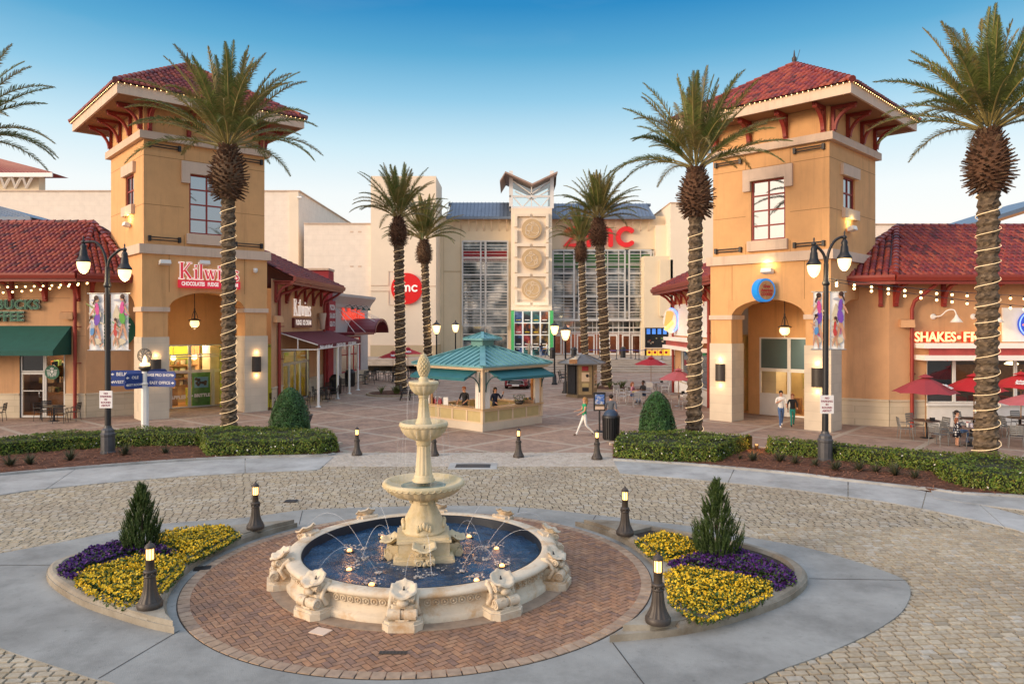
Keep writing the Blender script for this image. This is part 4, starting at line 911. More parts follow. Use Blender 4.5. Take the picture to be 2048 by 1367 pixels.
# ------------------------------------------------------------------ palms
m_frond = rnd_mat('palm leaflets', [(.075, .10, .02), (.12, .15, .035), (.18, .195, .05), (.09, .12, .028), (.26, .175, .06), (.15, .165, .04)], .5, 2, .25, trans=.3, spec=.45)  # brown entry: dry leaflets plus orange evening light put into the colour
m_rachis = mat('leaf stalk', (.28, .22, .07), .6, .2, 5)
m_bark = rnd_mat('palm bark', [(.065, .045, .028), (.14, .098, .062), (.10, .07, .044), (.18, .13, .082), (.04, .028, .02)], .95, 6, .35, .5, 40)
m_stub = rnd_mat('cut leaf bases', [(.05, .025, .016), (.10, .05, .028), (.15, .075, .04), (.07, .033, .02), (.19, .12, .07)], .9, 8, .3)
def make_crown(seed, n=52, L=3.75):
 rr = random.Random(seed); fr = MB(); st = MB(); ga = pi * (3 - sqrt(5))
 for k in range(n):
  t = (k + .5) / n; el = radians(88 - 70 * t ** .95) + rr.uniform(-.1, .1); az = k * ga + rr.uniform(-.2, .2)
  ln = L * rr.uniform(.86, 1.06) * (.92 if el > 1.2 else 1) * (.86 if el < .1 else 1); S = 15
  d = Vector((cos(az) * cos(el), sin(az) * cos(el), sin(el))); p = Vector((cos(az) * .22, sin(az) * .22, .1 + .55 * (1 - t))); pts = [p.copy()]
  side0 = Vector((-sin(az), cos(az), 0)); droop = rr.uniform(.045, .095) * (.5 + .6 * cos(el)); tw = rr.uniform(-.5, .5); drx = rr.uniform(-.015, .015)
  dirs = [d.copy()]
  for i in range(S):
   d = (d + Vector((0, 0, -droop * (.25 + 1.5 * i / S))) + side0 * drx).normalized(); p = p + d * ln / S; pts.append(p.copy()); dirs.append(d.copy())
  st.tube(pts, [.035 * (1 - .85 * i / S) + .004 for i in range(S + 1)], 4, cap=False)
  shade = rr.random() if rr.random() < .85 else .8
  M = 72
  for j in range(M):
   u = .2 + .8 * (j + .5) / M; f = u * S; i = min(S - 1, int(f)); q = pts[i].lerp(pts[i + 1], f - i); dd = dirs[i]
   sd = dd.cross(Vector((0, 0, 1))); sd = sd.normalized() if sd.length > .05 else side0; up = sd.cross(dd).normalized()
   ll = .56 * (sin(pi * min(1, .12 + u * .86)) ** .6) * (.75 + .3 * (1 - u)) * rr.uniform(.85, 1.1)
   for s in (-1, 1):
    fw = .55 + .75 * u; v = (dd * fw + (sd * s) * (1.0 - .25 * u) + up * (.34 + rr.uniform(-.4, .3))).normalized()
    e = q + v * ll + Vector((0, 0, -.24 * ll)); w_ = dd * (.019)
    m_ = q + v * ll * .5; nrm = up * .012
    fr.add([q - w_, q + w_, m_ + w_ * .9 + nrm, m_ - w_ * .9 + nrm, e], [(0, 1, 2, 3), (3, 2, 4)], 0, r=min(.999, max(0, shade + rr.uniform(-.18, .18))))
 return fr, st
def make_skirt(seed, r=.9, h=2.3):
 rr = random.Random(seed); b = MB()
 b.lathe([(.36, -h * .52), (r * .62, -h * .36), (r * .80, -h * .1), (r * .74, h * .15), (r * .5, h * .4), (r * .3, h * .55)], 18)
 n = 330
 for k in range(n):
  t = (k + .5) / n; z = -h * .5 + h * t; a = k * 2.39996 + rr.uniform(-.1, .1)
  prof = max(.42, (sin(pi * min(1, .20 + .74 * t ** .9)) ** .8)) * r * .80
  up = -.55 + 1.75 * t + rr.uniform(-.25, .25); v = Vector((cos(a), sin(a), up)).normalized(); p = Vector((cos(a) * prof, sin(a) * prof, z)); sd = Vector((-sin(a), cos(a), 0)); nn_ = v.cross(sd)
  l = rr.uniform(.14, .34); w0, w1 = .075, .045
  q = p - v * .08; e = p + v * l
  b.add([q - sd * w0 - nn_ * .02, q + sd * w0 - nn_ * .02, q + sd * w0 + nn_ * .02, q - sd * w0 + nn_ * .02, e - sd * w1 - nn_ * .012, e + sd * w1 - nn_ * .012, e + sd * w1 + nn_ * .012, e - sd * w1 + nn_ * .012],
    [(4, 5, 6, 7), (0, 1, 5, 4), (1, 2, 6, 5), (2, 3, 7, 6), (3, 0, 4, 7)], 0)
 for k in range(46):                                  # ragged dead fibres hanging under the bulb
  a = rr.uniform(0, 6.28); p = Vector((cos(a) * .42, sin(a) * .42, -h * .42)); v = Vector((cos(a) * .6, sin(a) * .6, rr.uniform(-1.2, .1))).normalized(); sd = Vector((-sin(a), cos(a), 0)) * .03
  b.add([p - sd, p + sd, p + v * rr.uniform(.25, .5)], [(0, 1, 2)])
 return b
crowns = [make_crown(3), make_crown(8, 48), make_crown(21, 56, 3.6)]; skirts = [make_skirt(5), make_skirt(9), make_skirt(12)]
crown_me = []
for i, (fr, st) in enumerate(crowns):
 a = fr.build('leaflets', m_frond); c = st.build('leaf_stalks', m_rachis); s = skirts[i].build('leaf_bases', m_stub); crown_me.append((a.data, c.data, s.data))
 for o in (a, c, s): bpy.data.objects.remove(o)
def palm(base, top, r, lab, var=0, sc=1.0, rot=0.0, light_to=None, light_from=.0, group='date palms round the plaza', bulb=.82, skirt_h=.84):
 """base on the ground, top where the fronds spring"""
 base = Vector(base); top = Vector(top); t = thing('palm_tree', lab, 'palm tree', base, 0, group)
 def child(name, me, parent, loc, s, rz):
  o = bpy.data.objects.new(name, me); COL.objects.link(o); o.parent = parent; o.location = loc; o.scale = s; o.rotation_euler = (0, 0, rz); KIDS.setdefault(parent.name, []).append(o); return o
 tl = top - base; sk = Vector((0, 0, -1.15 * sc * skirt_h))
 cr = child('crown', crown_me[var][0], t, tl, (sc, sc, sc), rot); child('leaf_stalks', crown_me[var][1], cr, (0, 0, 0), (1, 1, 1), 0)
 child('leaf_bases', crown_me[var][2], t, tl + sk * .93, (sc * bulb, sc * bulb, sc * skirt_h), rot)
 b = MB(); n = 20; hz = tl.z - 1.9 * sc * skirt_h; rows = int(hz / .075); rr = random.Random(int(base.x * 10))
 vs = []
 for i in range(rows + 1):
  z = hz * i / rows; q = z / hz; c = tl * (z / tl.z); rad = r * .93 * (1.16 - .16 * min(1, q * 5) - .06 * q)
  for j in range(n):
   a = 2 * pi * (j + .5 * (i % 2)) / n; kk = rad * (1 + (.11 if (i // 2) % 2 else -.05) + rr.uniform(-.10, .10)); vs.append((c.x + kk * cos(a), c.y + kk * sin(a), z))
 for i in range(rows):
  for j in range(n):
   o_ = (i % 2)
 fs = [(i * n + j, i * n + (j + 1) % n, (i + 1) * n + (j + 1) % n, (i + 1) * n + j) for i in range(rows) for j in range(n)]
 for f in fs: b.add([vs[k] for k in f], [(0, 1, 2, 3)], r=rr.random())
 b.build('trunk', m_bark, t, local=True)
 if light_to:
  h1 = hz * light_to; turns = int(h1 / .56); ph = rot
  pts = []
  for i in range(turns * 14):
   q = light_from + (1 - light_from) * i / (turns * 14 - 1); z = .12 + q * (h1 - .12); a = ph + 2 * pi * i / 14; c = tl * (z / tl.z); rad = r * (1.16 - .16 * min(1, z / hz * 5) - .06 * z / hz) * 1.10 + .012; pts.append((base.x + c.x + rad * cos(a), base.y + c.y + rad * sin(a), base.z + z + .05 * sin(a) + .07 * sin(i * .11 + rot)))
  b = MB(); b.tube(pts, .0075, 4, cap=False)
  tag(b.build('string_light', m_rope), 'warm lights wound round the ' + lab.split(',')[0], 'string lights', 'light strings wound round the palm trunks')
 return t
def palm_px(px0, py0, px1, py1, r, lab, d=None, **k):
 b0 = G(px0, py0) if d is None else Vector((XP(px0, d), d, 0)); top = A(px1, py1, b0.y); return palm(b0, top, r, lab, **k)
palm_px(458, 872, 456, 300, .30, 'big date palm before the candy shop tower', rot=.4, light_to=.93, sc=1.08)
palm_px(1388, 880, 1392, 342, .30, 'big date palm left of the cookie shop tower', var=1, rot=2.0, light_to=.93, sc=.98)
palm_px(1972, 936, 1978, 268, .34, 'big date palm at the far right by the hedge', rot=3.7, var=2, light_to=.95, sc=1.0)
palm_px(802, 786, 797, 438, .36, 'mid distance palm left of the kiosk', var=1, rot=1.1, light_to=.95, sc=.92, d=49)
palm_px(858, 770, 848, 482, .33, 'smaller far palm behind the left one', rot=5.0, light_to=.95, sc=.92, d=58)
palm_px(1214, 776, 1197, 440, .36, 'mid distance palm right of the kiosk', rot=2.6, var=2, light_to=.95, sc=.96, d=53)
palm_px(1171, 752, 1162, 486, .33, 'smaller far palm behind the photo booth', var=1, rot=.9, light_to=.95, sc=.85, d=64)
palm((-22.2, 28.5, 0), (-21.9, 28.5, 11.7), .32, 'date palm reaching in at the far left edge, trunk out of frame', var=1, rot=.2, sc=1.08)
# ------------------------------------------------------------------ topiaries and cypresses
m_topi = rnd_mat('topiary leaves', [(.016, .05, .012), (.035, .10, .022), (.06, .14, .032), (.025, .075, .018)], .5, 4, .25, trans=.12)
m_cyp = rnd_mat('cypress sprays', [(.025, .055, .013), (.05, .095, .02), (.08, .125, .028), (.035, .07, .017), (.115, .15, .04)], .65, 4, .25, trans=.15)
def topiary(px, py, h, r, lab):
 g = G(px, py); t = thing('topiary', lab, 'shrub', g, 0, 'clipped cone topiaries'); P = lambda q: r * (1.0 - q ** 2.3) ** .56 * (.80 + .20 * min(1, q * 5)) 
 b = MB(); b.tube([g, g + Z * h * .7], [.06, .03], 8); b.build('stem', m_bark, t)
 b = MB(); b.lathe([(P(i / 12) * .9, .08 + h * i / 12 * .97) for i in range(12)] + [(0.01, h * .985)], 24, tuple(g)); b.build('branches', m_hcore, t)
 b = MB()
 for k in range(11000):
  q = 1 - sqrt(R(0, 1)) if random.random() < .5 else R(0, 1); a = R(0, 2 * pi); lump = 1 + .035 * sin(a * 5 + q * 9) + .03 * sin(a * 9 - q * 14); rad = P(q) * lump * R(.93, 1.03)
  nr = Vector((cos(a), sin(a), .35 + q)); shrub_leaf(b, Vector((g.x + rad * cos(a), g.y + rad * sin(a), .1 + h * q)), nr, R(.026, .048))
 b.build('foliage', m_topi, t)
topiary(580, 878, 2.02, .80, 'dark green cone topiary in the left hedge'); topiary(1314, 886, 1.95, .72, 'dark green cone topiary in the right hedge')
def cypress(px, py, h, r, lab, seed):
 rr = random.Random(seed); g = G(px, py, .12); t = thing('cypress', lab, 'shrub', g, 0, 'young cypresses in the flower beds')
 b = MB(); b.tube([g, g + Z * h * .8], [.035, .01], 7); b.build('trunk', m_bark, t)
 b = MB()
 for k in range(560):                                 # upswept plumes, each a spray of scale leaves
  q = rr.random() ** 1.25; a = rr.uniform(0, 2 * pi); rad = r * (1 - q) ** .8 * (.5 + .5 * min(1, q * 4 + .35)) * rr.uniform(.25, 1.0); L = rr.uniform(.16, .34) * (1.1 - .5 * q)
  p = Vector((g.x + rad * cos(a), g.y + rad * sin(a), g.z + .05 + h * q * .86)); d = Vector((cos(a) * rr.uniform(.15, .55), sin(a) * rr.uniform(.15, .55), 1)).normalized()
  for j in range(34):
   u = j / 34; c = p + d * L * u; s = .012 + .016 * (1 - u)
   v = Vector((rr.uniform(-1, 1), rr.uniform(-1, 1), rr.uniform(.2, 1))).normalized(); e = c + (d * .8 + v * .8).normalized() * rr.uniform(.03, .075); w_ = v.cross(d).normalized() * s * .45
   b.add([c - w_, c + w_, e], [(0, 1, 2)], r=min(.99, max(0, .25 + .5 * u + rr.uniform(-.25, .25))))
 b.build('foliage', m_cyp, t)
cypress(1434, 1118, 1.62, .54, 'young green cypress among purple pansies in the right flower bed', 4); cypress(283, 1106, 1.42, .43, 'young green cypress among pansies in the left flower bed', 6)
# ------------------------------------------------------------------ covers and grates let into the paving
def plate(name, lab, cat, px, wd, dp, m, slots=0, z=.03, rz=0, frame=None):
 g = G(*px); t = thing(name, lab, cat, (g.x, g.y, z - .006), rz)
 b = MB(); b.box(-wd / 2, wd / 2, -dp / 2, dp / 2, -.02, .006)
 b.build('cover', m, t, local=True)
 if slots:
  s = MB()
  for i in range(slots):
   for j in range(2):
    x = -wd / 2 + wd * (i + .5) / slots; s.box(x - wd / slots * .28, x + wd / slots * .28, -dp * .4 + j * dp * .42, -dp * .04 + j * dp * .42, .006, .0075)
  s.build('slot', m_black, t, local=True)
 if frame:
  f = MB()
  for a0, a1, b0, b1 in ((-wd / 2 - frame, wd / 2 + frame, -dp / 2 - frame, -dp / 2), (-wd / 2 - frame, wd / 2 + frame, dp / 2, dp / 2 + frame), (-wd / 2 - frame, -wd / 2, -dp / 2, dp / 2), (wd / 2, wd / 2 + frame, -dp / 2, dp / 2)): f.box(a0, a1, b0, b1, -.02, .003)
  f.build('frame', m_concrete, t, local=True)
plate('storm_drain', 'rusty slotted storm drain in a concrete frame on the road', 'drain', (946, 932), 1.15, .62, m_bronze, 14, .02, 0, .22)
plate('access_cover', 'small dark metal cover in the bricks before the fountain', 'cover', (786, 1308), .40, .09, m_bronze, 8, .034)
plate('paving_slab', 'single pale square slab in the bricks left of the fountain', 'slab', (641, 1265), .28, .22, m_trim, 0, .032, radians(-25))
plate('valve_box', 'black square valve cover in the bricks by the left bed', 'cover', (405, 1138), .3, .22, m_black, 0, .032, radians(15))
plate('road_cover', 'small dark iron cover in the far side of the road', 'cover', (582, 1002), .32, .28, m_bronze, 4, .018)
# ------------------------------------------------------------------ clay tile roofs
def tile_plane(mb, a, b, c, d, tw=.26, course=.38, m=0):
 """barrel tiles over the roof plane a-b (eave) up to d-c (ridge; c may equal d)"""
 a, b, c, d = [Vector(q) for q in (a, b, c, d)]
 U = (b - a).normalized(); nrm = U.cross(d - a).normalized()
 if nrm.z < 0: nrm = -nrm
 V = nrm.cross(U).normalized()
 if V.z < 0: V = -V
 q2 = [(p - a).dot(U) for p in (a, b, c, d)], [(p - a).dot(V) for p in (a, b, c, d)]
 poly = list(zip(*q2)); vmax = max(q2[1]); mb.add([q - nrm * .02 for q in (a, b, c, d)] if (c - d).length > .01 else [q - nrm * .02 for q in (a, b, c)], [(0, 1, 2, 3) if (c - d).length > .01 else (0, 1, 2)], m, r=.02)
 rows = int(vmax / course) + 1
 for i in range(rows):
  v0 = i * course; vm = v0 + course * .5
  if vm > vmax: break
  us = []
  for (p, q) in zip(poly, poly[1:] + poly[:1]):
   if (p[1] - vm) * (q[1] - vm) < 0: us.append(p[0] + (q[0] - p[0]) * (vm - p[1]) / (q[1] - p[1]))
  if len(us) < 2: continue
  u0, u1 = min(us), max(us); k0 = math.ceil((u0 - .02) / tw); k1 = math.floor((u1 + .02) / tw)
  for k in range(k0, k1):
   cu = (k + .5) * tw; r = random.random(); jz = R(-.006, .006); h0, h1 = tw * .5, tw * .40
   vs = []
   for (v, hw, lift) in ((v0 - .03, h0, .045), (v0 + course + .03, h1, .008)):
    for s in range(6):
     t = pi * s / 5; vs.append(a + U * (cu - hw * cos(t)) + V * v + nrm * (hw * .72 * sin(t) + lift + jz))
   fs = [(s, s + 1, 7 + s, 6 + s) for s in range(5)] + [(0, 5, 4, 3, 2, 1)]
   mb.add(vs, fs, m, True, r=r)
def ridge_tiles(mb, p, q, r=.15, ln=.42, m=0):
 p, q = Vector(p), Vector(q); n = max(1, int((q - p).length / ln))
 for i in range(n):
  a = p.lerp(q, i / n); b = p.lerp(q, (i + 1.12) / n); mb.tube([a + Z * .06, b + Z * .03], [r, r * .84], 9, m)
def bracket(mb, P, out, h=1.0, w=.95, t=.16, m=0):
 """scrolled timber eaves bracket: P top against the wall, out = outward direction"""
 P = Vector(P); o = Vector(out).normalized(); s = o.cross(Z).normalized()
 def sl(pts): mb.slab(pts, P - s * t / 2, o, Z, s, t, m)
 sl([(0, 0), (0, -h), (.06, -h), (.14, -h + .06), (.14, 0)])
 sl([(.14, 0), (w, 0), (w, -.08), (w - .1, -.15), (.14, -.13)])
 k = 9; c = Vector((w - .16, -h + .1)); r0, r1 = w - .32, w - .20
 arc = []
 for i in range(k + 1): a_ = pi / 2 + (pi / 2) * i / k; arc.append((w - .14 + (w - .26) * cos(a_), -h + .14 + (h - .28) * sin(a_)))
 arc2 = [(x + .085, z - .075) for x, z in arc]
 sl(arc + arc2[::-1])
 mb.tube([P + o * (w - .12) - s * t * .6 - Z * .14, P + o * (w - .12) + s * t * .6 - Z * .14], .08, 10, m)
 mb.tube([P + o * .1 - s * t * .6 - Z * h, P + o * .1 + s * t * .6 - Z * h], .065, 10, m)
def window(parent, O, U, V, Nn, u0, u1, v0, v1, cols, rows, mf, mg, inset=.14, bar=.06, name='window', dep=.09):
 O, U, V, Nn = Vector(O), Vector(U), Vector(V), Vector(Nn); f = MB(); P = lambda u, v, n: O + U * u + V * v - Nn * (inset - n)
 def bx(a0, a1, b0, b1, n0, n1): 
  f.add([P(a0, b0, n0), P(a1, b0, n0), P(a1, b1, n0), P(a0, b1, n0), P(a0, b0, n1), P(a1, b0, n1), P(a1, b1, n1), P(a0, b1, n1)], [(0, 3, 2, 1), (4, 5, 6, 7), (0, 1, 5, 4), (1, 2, 6, 5), (2, 3, 7, 6), (3, 0, 4, 7)])
 bx(u0, u1, v0, v0 + bar, 0, dep); bx(u0, u1, v1 - bar, v1, 0, dep); bx(u0, u0 + bar, v0 + bar, v1 - bar, 0, dep); bx(u1 - bar, u1, v0 + bar, v1 - bar, 0, dep)
 for i in range(1, cols): c = u0 + (u1 - u0) * i / cols; bx(c - bar * .4, c + bar * .4, v0 + bar, v1 - bar, .012, dep - .012)
 for j in range(1, rows):
  c = v0 + (v1 - v0) * j / rows; xs = [u0 + bar] + [u0 + (u1 - u0) * i / cols for i in range(1, cols)] + [u1 - bar]
  for i in range(len(xs) - 1): bx(xs[i] + (bar * .4 if i else 0), xs[i + 1] - (bar * .4 if i < cols - 1 else 0), c - bar * .4, c + bar * .4, .012, dep - .012)
 w_ = f.build(name, mf, parent)
 g = MB(); g.add([P(u0 + .02, v0 + .02, .04), P(u1 - .02, v0 + .02, .04), P(u1 - .02, v1 - .02, .04), P(u0 + .02, v1 - .02, .04)], [(0, 1, 2, 3)]); g.build('pane', mg, w_)
 return w_
m_tealglass = mat('tinted spandrel glass', (.16, .25, .26), .12, .1, .5, metal=.5)
m_wood = mat('warm shop wood', (.34, .17, .07), .6, .25, 6)
m_interior = mat('shop interior wall', (.55, .40, .20), .8, .1, 2)
m_pendant = mat('glowing pendant', (1, .8, .5), .4, 0, emit=(1, .72, .35), es=2.5)
m_lime = mat('lime paint', (.42, .46, .03), .6, .08, 2)
m_goods = rnd_mat('shop goods', [(.35, .05, .03), (.5, .32, .08), (.08, .2, .06), (.5, .42, .3), (.06, .05, .05), (.3, .12, .05), (.55, .5, .4)], .6, 8, .2)
def light_box(name, lab, pos, out, energy=5, grp='floodlights on the tower'):
 P = Vector(pos); o = Vector(out).normalized(); s = o.cross(Z).normalized(); t = thing(name, lab, 'floodlight', P, 0, grp)
 b = MB(); T = lambda v: P + s * v.x + o * v.y + Z * v.z
 b.add([T(Vector(q)) for q in [(-.26, .06, -.10), (.26, .06, -.10), (.26, .34, -.02), (-.26, .34, -.02), (-.26, .06, .10), (.26, .06, .10), (.24, .30, .16), (-.24, .30, .16)]], [(0, 3, 2, 1), (4, 5, 6, 7), (0, 1, 5, 4), (1, 2, 6, 5), (2, 3, 7, 6), (3, 0, 4, 7)])
 b.build('housing', m_white, t)
 b = MB(); b.tube([P, P + o * .08], .05, 8); b.build('mount', m_white, t)
 if energy:
  b = MB(); b.add([T(Vector(q)) for q in [(-.2, .1, .115), (.2, .1, .115), (.2, .27, .162), (-.2, .27, .162)]], [(0, 1, 2, 3)]); b.build('lens', m_lampglass, t)
  lamp('flood', P + o * .25 + Z * .35, energy, (1, .82, .35), .06, t)
 return t
def sconce(pos, out, lab, energy=5):
 P = Vector(pos); o = Vector(out).normalized(); s = o.cross(Z).normalized(); t = thing('wall_sconce', lab, 'wall lamp', P, 0, 'wall sconces on the tower pillars')
 b = MB(); n = 12; vs = []
 for z in (-.42, .42):
  for i in range(n + 1):
   a = pi * i / n; vs.append(P + s * (.25 * cos(a)) + o * (.02 + .2 * sin(a)) + Z * z)
 b.add(vs, [(i, i + 1, n + 2 + i, n + 1 + i) for i in range(n)] , 0, True); b.build('shade', m_bronze, t)
 b = MB(); 
 for z in (-.36, .36): b.add([P + s * (.22 * cos(pi * i / n)) + o * (.03 + .17 * sin(pi * i / n)) + Z * z for i in range(n + 1)], [tuple(range(n + 1))])
 b.build('diffuser', m_lampglass, t)
 for z in (.62, -.62): lamp('sconce_lamp', P + o * .12 + Z * z, energy, (1, .62, .28), .05, t)
 return t
def lantern(pos, top, lab):
 P = Vector(pos); t = thing('hanging_lantern', lab, 'lantern', P, 0, 'hanging lanterns under the tower arches'); c = tuple(P)
 b = MB(); b.tube([P + Z * (.95), Vector((P.x, P.y, top))], .022, 6); b.lathe([(.09, .45), (.30, .38), (.33, .34), (.26, .34)], 16, c); b.tube([P + Z * .45, P + Z * 1.0], .04, 8)
 for k in range(3): a = 2 * pi * k / 3; b.tube([P + Vector((.2 * cos(a), .2 * sin(a), .36)), P + Vector((.13 * cos(a), .13 * sin(a), .65)), P + Vector((0, 0, .95))], .016, 5)
 b.lathe([(.12, -.02), (.08, -.08), (.03, -.12), (0, -.14)], 12, c); b.build('frame', m_bronze, t)
 b = MB(); b.lathe([(.12, -.02), (.22, .08), (.24, .2), (.2, .34)], 16, c); b.build('glass', m_lampglass, t)
 lamp('lantern_lamp', P - Z * .35, 16, (1, .66, .3), .12, t)
TN = {'left': 'candy shop', 'right': 'cookie shop'}
def tower(C, ang, mir, s, lab, which):
 C = Vector((*C, 0)); ca, sa = cos(ang), sin(ang)
 T = lambda v: Vector((C.x + mir * v.x * s * ca - v.y * s * sa, C.y + mir * v.x * s * sa + v.y * s * ca, v.z * s))
 Ud = Vector((mir * ca, mir * sa, 0)); Vd = Vector((-sa, ca, 0))
 t = thing('tower_building', lab, 'building', C, 0, 'corner towers of the plaza')
 W, I = 6.3, .1
 def wallset(z0, z1, holes_f=(), holes_s=(), i=I, m=m_ochre, name='wall'):
  b = MB(); b.T = T
  panel(b, (0, i, 0), (1, 0, 0), Z, (0, -1, 0), i, W - i, z0, z1, holes_f, .3)
  panel(b, (i, 0, 0), (0, 1, 0), Z, (-1, 0, 0), i, W - i, z0, z1, holes_s, .3)
  panel(b, (W - i, 0, 0), (0, 1, 0), Z, (1, 0, 0), i, W - i, z0, z1)
  panel(b, (0, W - i, 0), (1, 0, 0), Z, (0, 1, 0), i, W - i, z0, z1)
  return b
 wf = (2.25, 4.05, 9.3, 12.35); ws = (1.8, 3.3, 10.75, 12.35)
 w = wallset(8.5, 15.4, [wf], [ws])
 w.build('shaft', m_ochre, t)
 j = MB(); j.T = T; e = .004
 for z in (13.0, 10.6):
  for a0, a1 in (((I, 2.0), (4.35, W - I)) if 9 < z < 12.6 else ((I, W - I),)): j.box(a0, a1, I - e, I, z - .012, z + .012)
  for a0, a1 in (((I, W - I),)): j.box(I - e, I, a0, a1, z - .012, z + .012)
 for x in (2.0, 4.35): j.box(x - .012, x + .012, I - e, I, 8.6, 9.2); j.box(x - .012, x + .012, I - e, I, 12.9, 13.75)
 for x in (1.25, 5.05): j.box(x - .012, x + .012, -e, 0, 6.3, 8.18)
 j.build('control_joint', mat('stucco joint', (.30, .15, .05), .9, 0), t)
 window(t, T(Vector((0, I, 0))), Ud * s, Z * s, -Vd, *wf, 2, 4, m_red, m_mirror, .16, .09)
 window(t, T(Vector((I, 0, 0))), Vd * s, Z * s, -Ud, *ws, 2, 2, m_red, m_mirror, .16, .09)
 for nm, bx in (('lintel', [(1.85, 4.45, -.05, I, 12.35, 12.95), (1.85, 2.25, -.05, I, 11.85, 12.35), (4.05, 4.45, -.05, I, 11.85, 12.35)]), ('sill', [(2.1, 4.2, -.08, I, 8.78, 9.3)]),
     ('lintel', [(-.05, I, 1.45, 3.65, 12.35, 12.9)]), ('sill', [(-.08, I, 1.6, 3.5, 10.28, 10.75)])):
  b = MB(); b.T = T
  for q in bx: b.box(*q)
  b.build(nm, m_trim, t)
 # bands
 for z0, z1, o in ((13.77, 14.14, .14), (8.16, 8.62, .16)):
  b = MB(); b.T = T
  b.box(-o, W + o, -o, I + .02, z0, z1); b.box(-o, I + .02, I + .02, W + o, z0, z1); b.box(W - I - .02, W + o, I + .02, W + o, z0, z1); b.box(I + .02, W - I - .02, W - I - .02, W + o, z0, z1)
  b.build('band', m_trim, t)
 # soffit, fascia, roof
 ov = 1.46
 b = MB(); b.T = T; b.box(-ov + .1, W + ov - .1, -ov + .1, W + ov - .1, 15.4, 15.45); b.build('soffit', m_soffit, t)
 b = MB(); b.T = T
 for x0, x1, y0, y1 in ((-ov, W + ov, -ov, -ov + .1), (-ov, W + ov, W + ov - .1, W + ov), (-ov, -ov + .1, -ov + .1, W + ov - .1), (W + ov - .1, W + ov, -ov + .1, W + ov - .1)):
  b.add([(x0, y0, 15.33), (x1, y0, 15.33), (x1, y1, 15.33), (x0, y1, 15.33), (x0, y0, 15.84), (x1, y0, 15.84), (x1, y1, 15.84), (x0, y1, 15.84)], [(0, 3, 2, 1), (4, 5, 6, 7), (0, 1, 5, 4), (1, 2, 6, 5), (2, 3, 7, 6), (3, 0, 4, 7)])
 b.build('fascia', m_trim, t)
 E = [T(Vector(q)) for q in ((-ov - .1, -ov - .1, 15.82), (W + ov + .1, -ov - .1, 15.82), (W + ov + .1, W + ov + .1, 15.82), (-ov - .1, W + ov + .1, 15.82))]; ap = T(Vector((W / 2, W / 2, 18.85)))
 b = MB()
 for i in range(4): tile_plane(b, E[i], E[(i + 1) % 4], ap, ap, .27, .40)
 for i in range(4): ridge_tiles(b, E[i], ap, .15)
 rf = b.build('roof', m_tile, t)
 b = MB(); b.T = None; a0 = ap; b.lathe([(.12, 0), (.14, .06), (.06, .12), (.11, .2), (.12, .34), (.05, .42), (.02, .7), (.0, .75)], 10, tuple(a0)); b.tube([a0 + Vector((.12, 0, .2)), a0 + Vector((.28, 0, .75))], .012, 4); b.build('finial', m_bronze, rf)
 for x in (.35, 2.2, 4.1, 5.95):
  b = MB(); bracket(b, T(Vector((x, I, 15.39))), -Vd, 1.2 * s, 1.15 * s, .17); b.build('bracket', m_red, t)
  b = MB(); bracket(b, T(Vector((I, x, 15.39))), -Ud, 1.2 * s, 1.15 * s, .17); b.build('bracket', m_red, t)
  b = MB(); bracket(b, T(Vector((W - I, x, 15.39))), Ud, 1.2 * s, 1.15 * s, .17); b.build('bracket', m_red, t)
 # wash light bars
 for x0, x1, z in ((.35, 1.75, 13.45), (4.6, 6.0, 13.4), (.35, 1.75, 8.86), (4.6, 6.0, 8.86)):
  b = MB(); 
  for dz in (0, .13): b.tube([T(Vector((x0, -.02, z + dz))), T(Vector((x1, -.02, z + dz)))], .028, 6)
  for x in (x0, x1): b.add([T(Vector(q)) for q in ((x - .06, -.06, z - .07), (x + .06, -.06, z - .07), (x + .06, I, z - .07), (x - .06, I, z - .07), (x - .06, -.06, z + .2), (x + .06, -.06, z + .2), (x + .06, I, z + .2), (x - .06, I, z + .2))], [(0, 3, 2, 1), (4, 5, 6, 7), (0, 1, 5, 4), (1, 2, 6, 5), (2, 3, 7, 6), (3, 0, 4, 7)])
  b.build('light_bar', m_black, t)
 # arcaded base
 P1, P2 = 1.22, W - 1.22
 def arch_face(mk):                                     # mk(u, z, n) -> point; one face of the arcade, thickness inwards
  b = MB(); n = 20
  for k in range(n):
   u0, u1 = P1 + (P2 - P1) * k / n, P1 + (P2 - P1) * (k + 1) / n
   za = lambda u: 5.55 + .78 * (1 - ((u - W / 2) / ((P2 - P1) / 2)) ** 2) ** .62 if abs(u - W / 2) < (P2 - P1) / 2 - 1e-6 else 5.55
   b.add([mk(u0, za(u0), 0), mk(u1, za(u1), 0), mk(u1, 8.18, 0), mk(u0, 8.18, 0)], [(0, 1, 2, 3)])
   b.add([mk(u0, za(u0), 0), mk(u1, za(u1), 0), mk(u1, za(u1), 1.0), mk(u0, za(u0), 1.0)], [(0, 1, 2, 3)])
  for u0, u1 in ((0, P1), (P2, W)): b.add([mk(u0, 5.55, 0), mk(u1, 5.55, 0), mk(u1, 8.18, 0), mk(u0, 8.18, 0)], [(0, 1, 2, 3)])
  return b
 b = arch_face(lambda u, z, n: T(Vector((u, n, z)))); b2 = arch_face(lambda u, z, n: T(Vector((n, u, z)))); b3 = arch_face(lambda u, z, n: T(Vector((W - n, u, z))))
 for q in (b2, b3):
  o = len(b.v); b.v += q.v; b.f += [tuple(i + o for i in f) for f in q.f]; b.m += q.m; b.sm += q.sm; b.r += q.r
 b.add([T(Vector(q)) for q in ((.9, .9, 6.4), (W - .9, .9, 6.4), (W - .9, W, 6.4), (.9, W, 6.4))], [(0, 1, 2, 3)])
 b.build('arcade_wall', m_ochre, t)
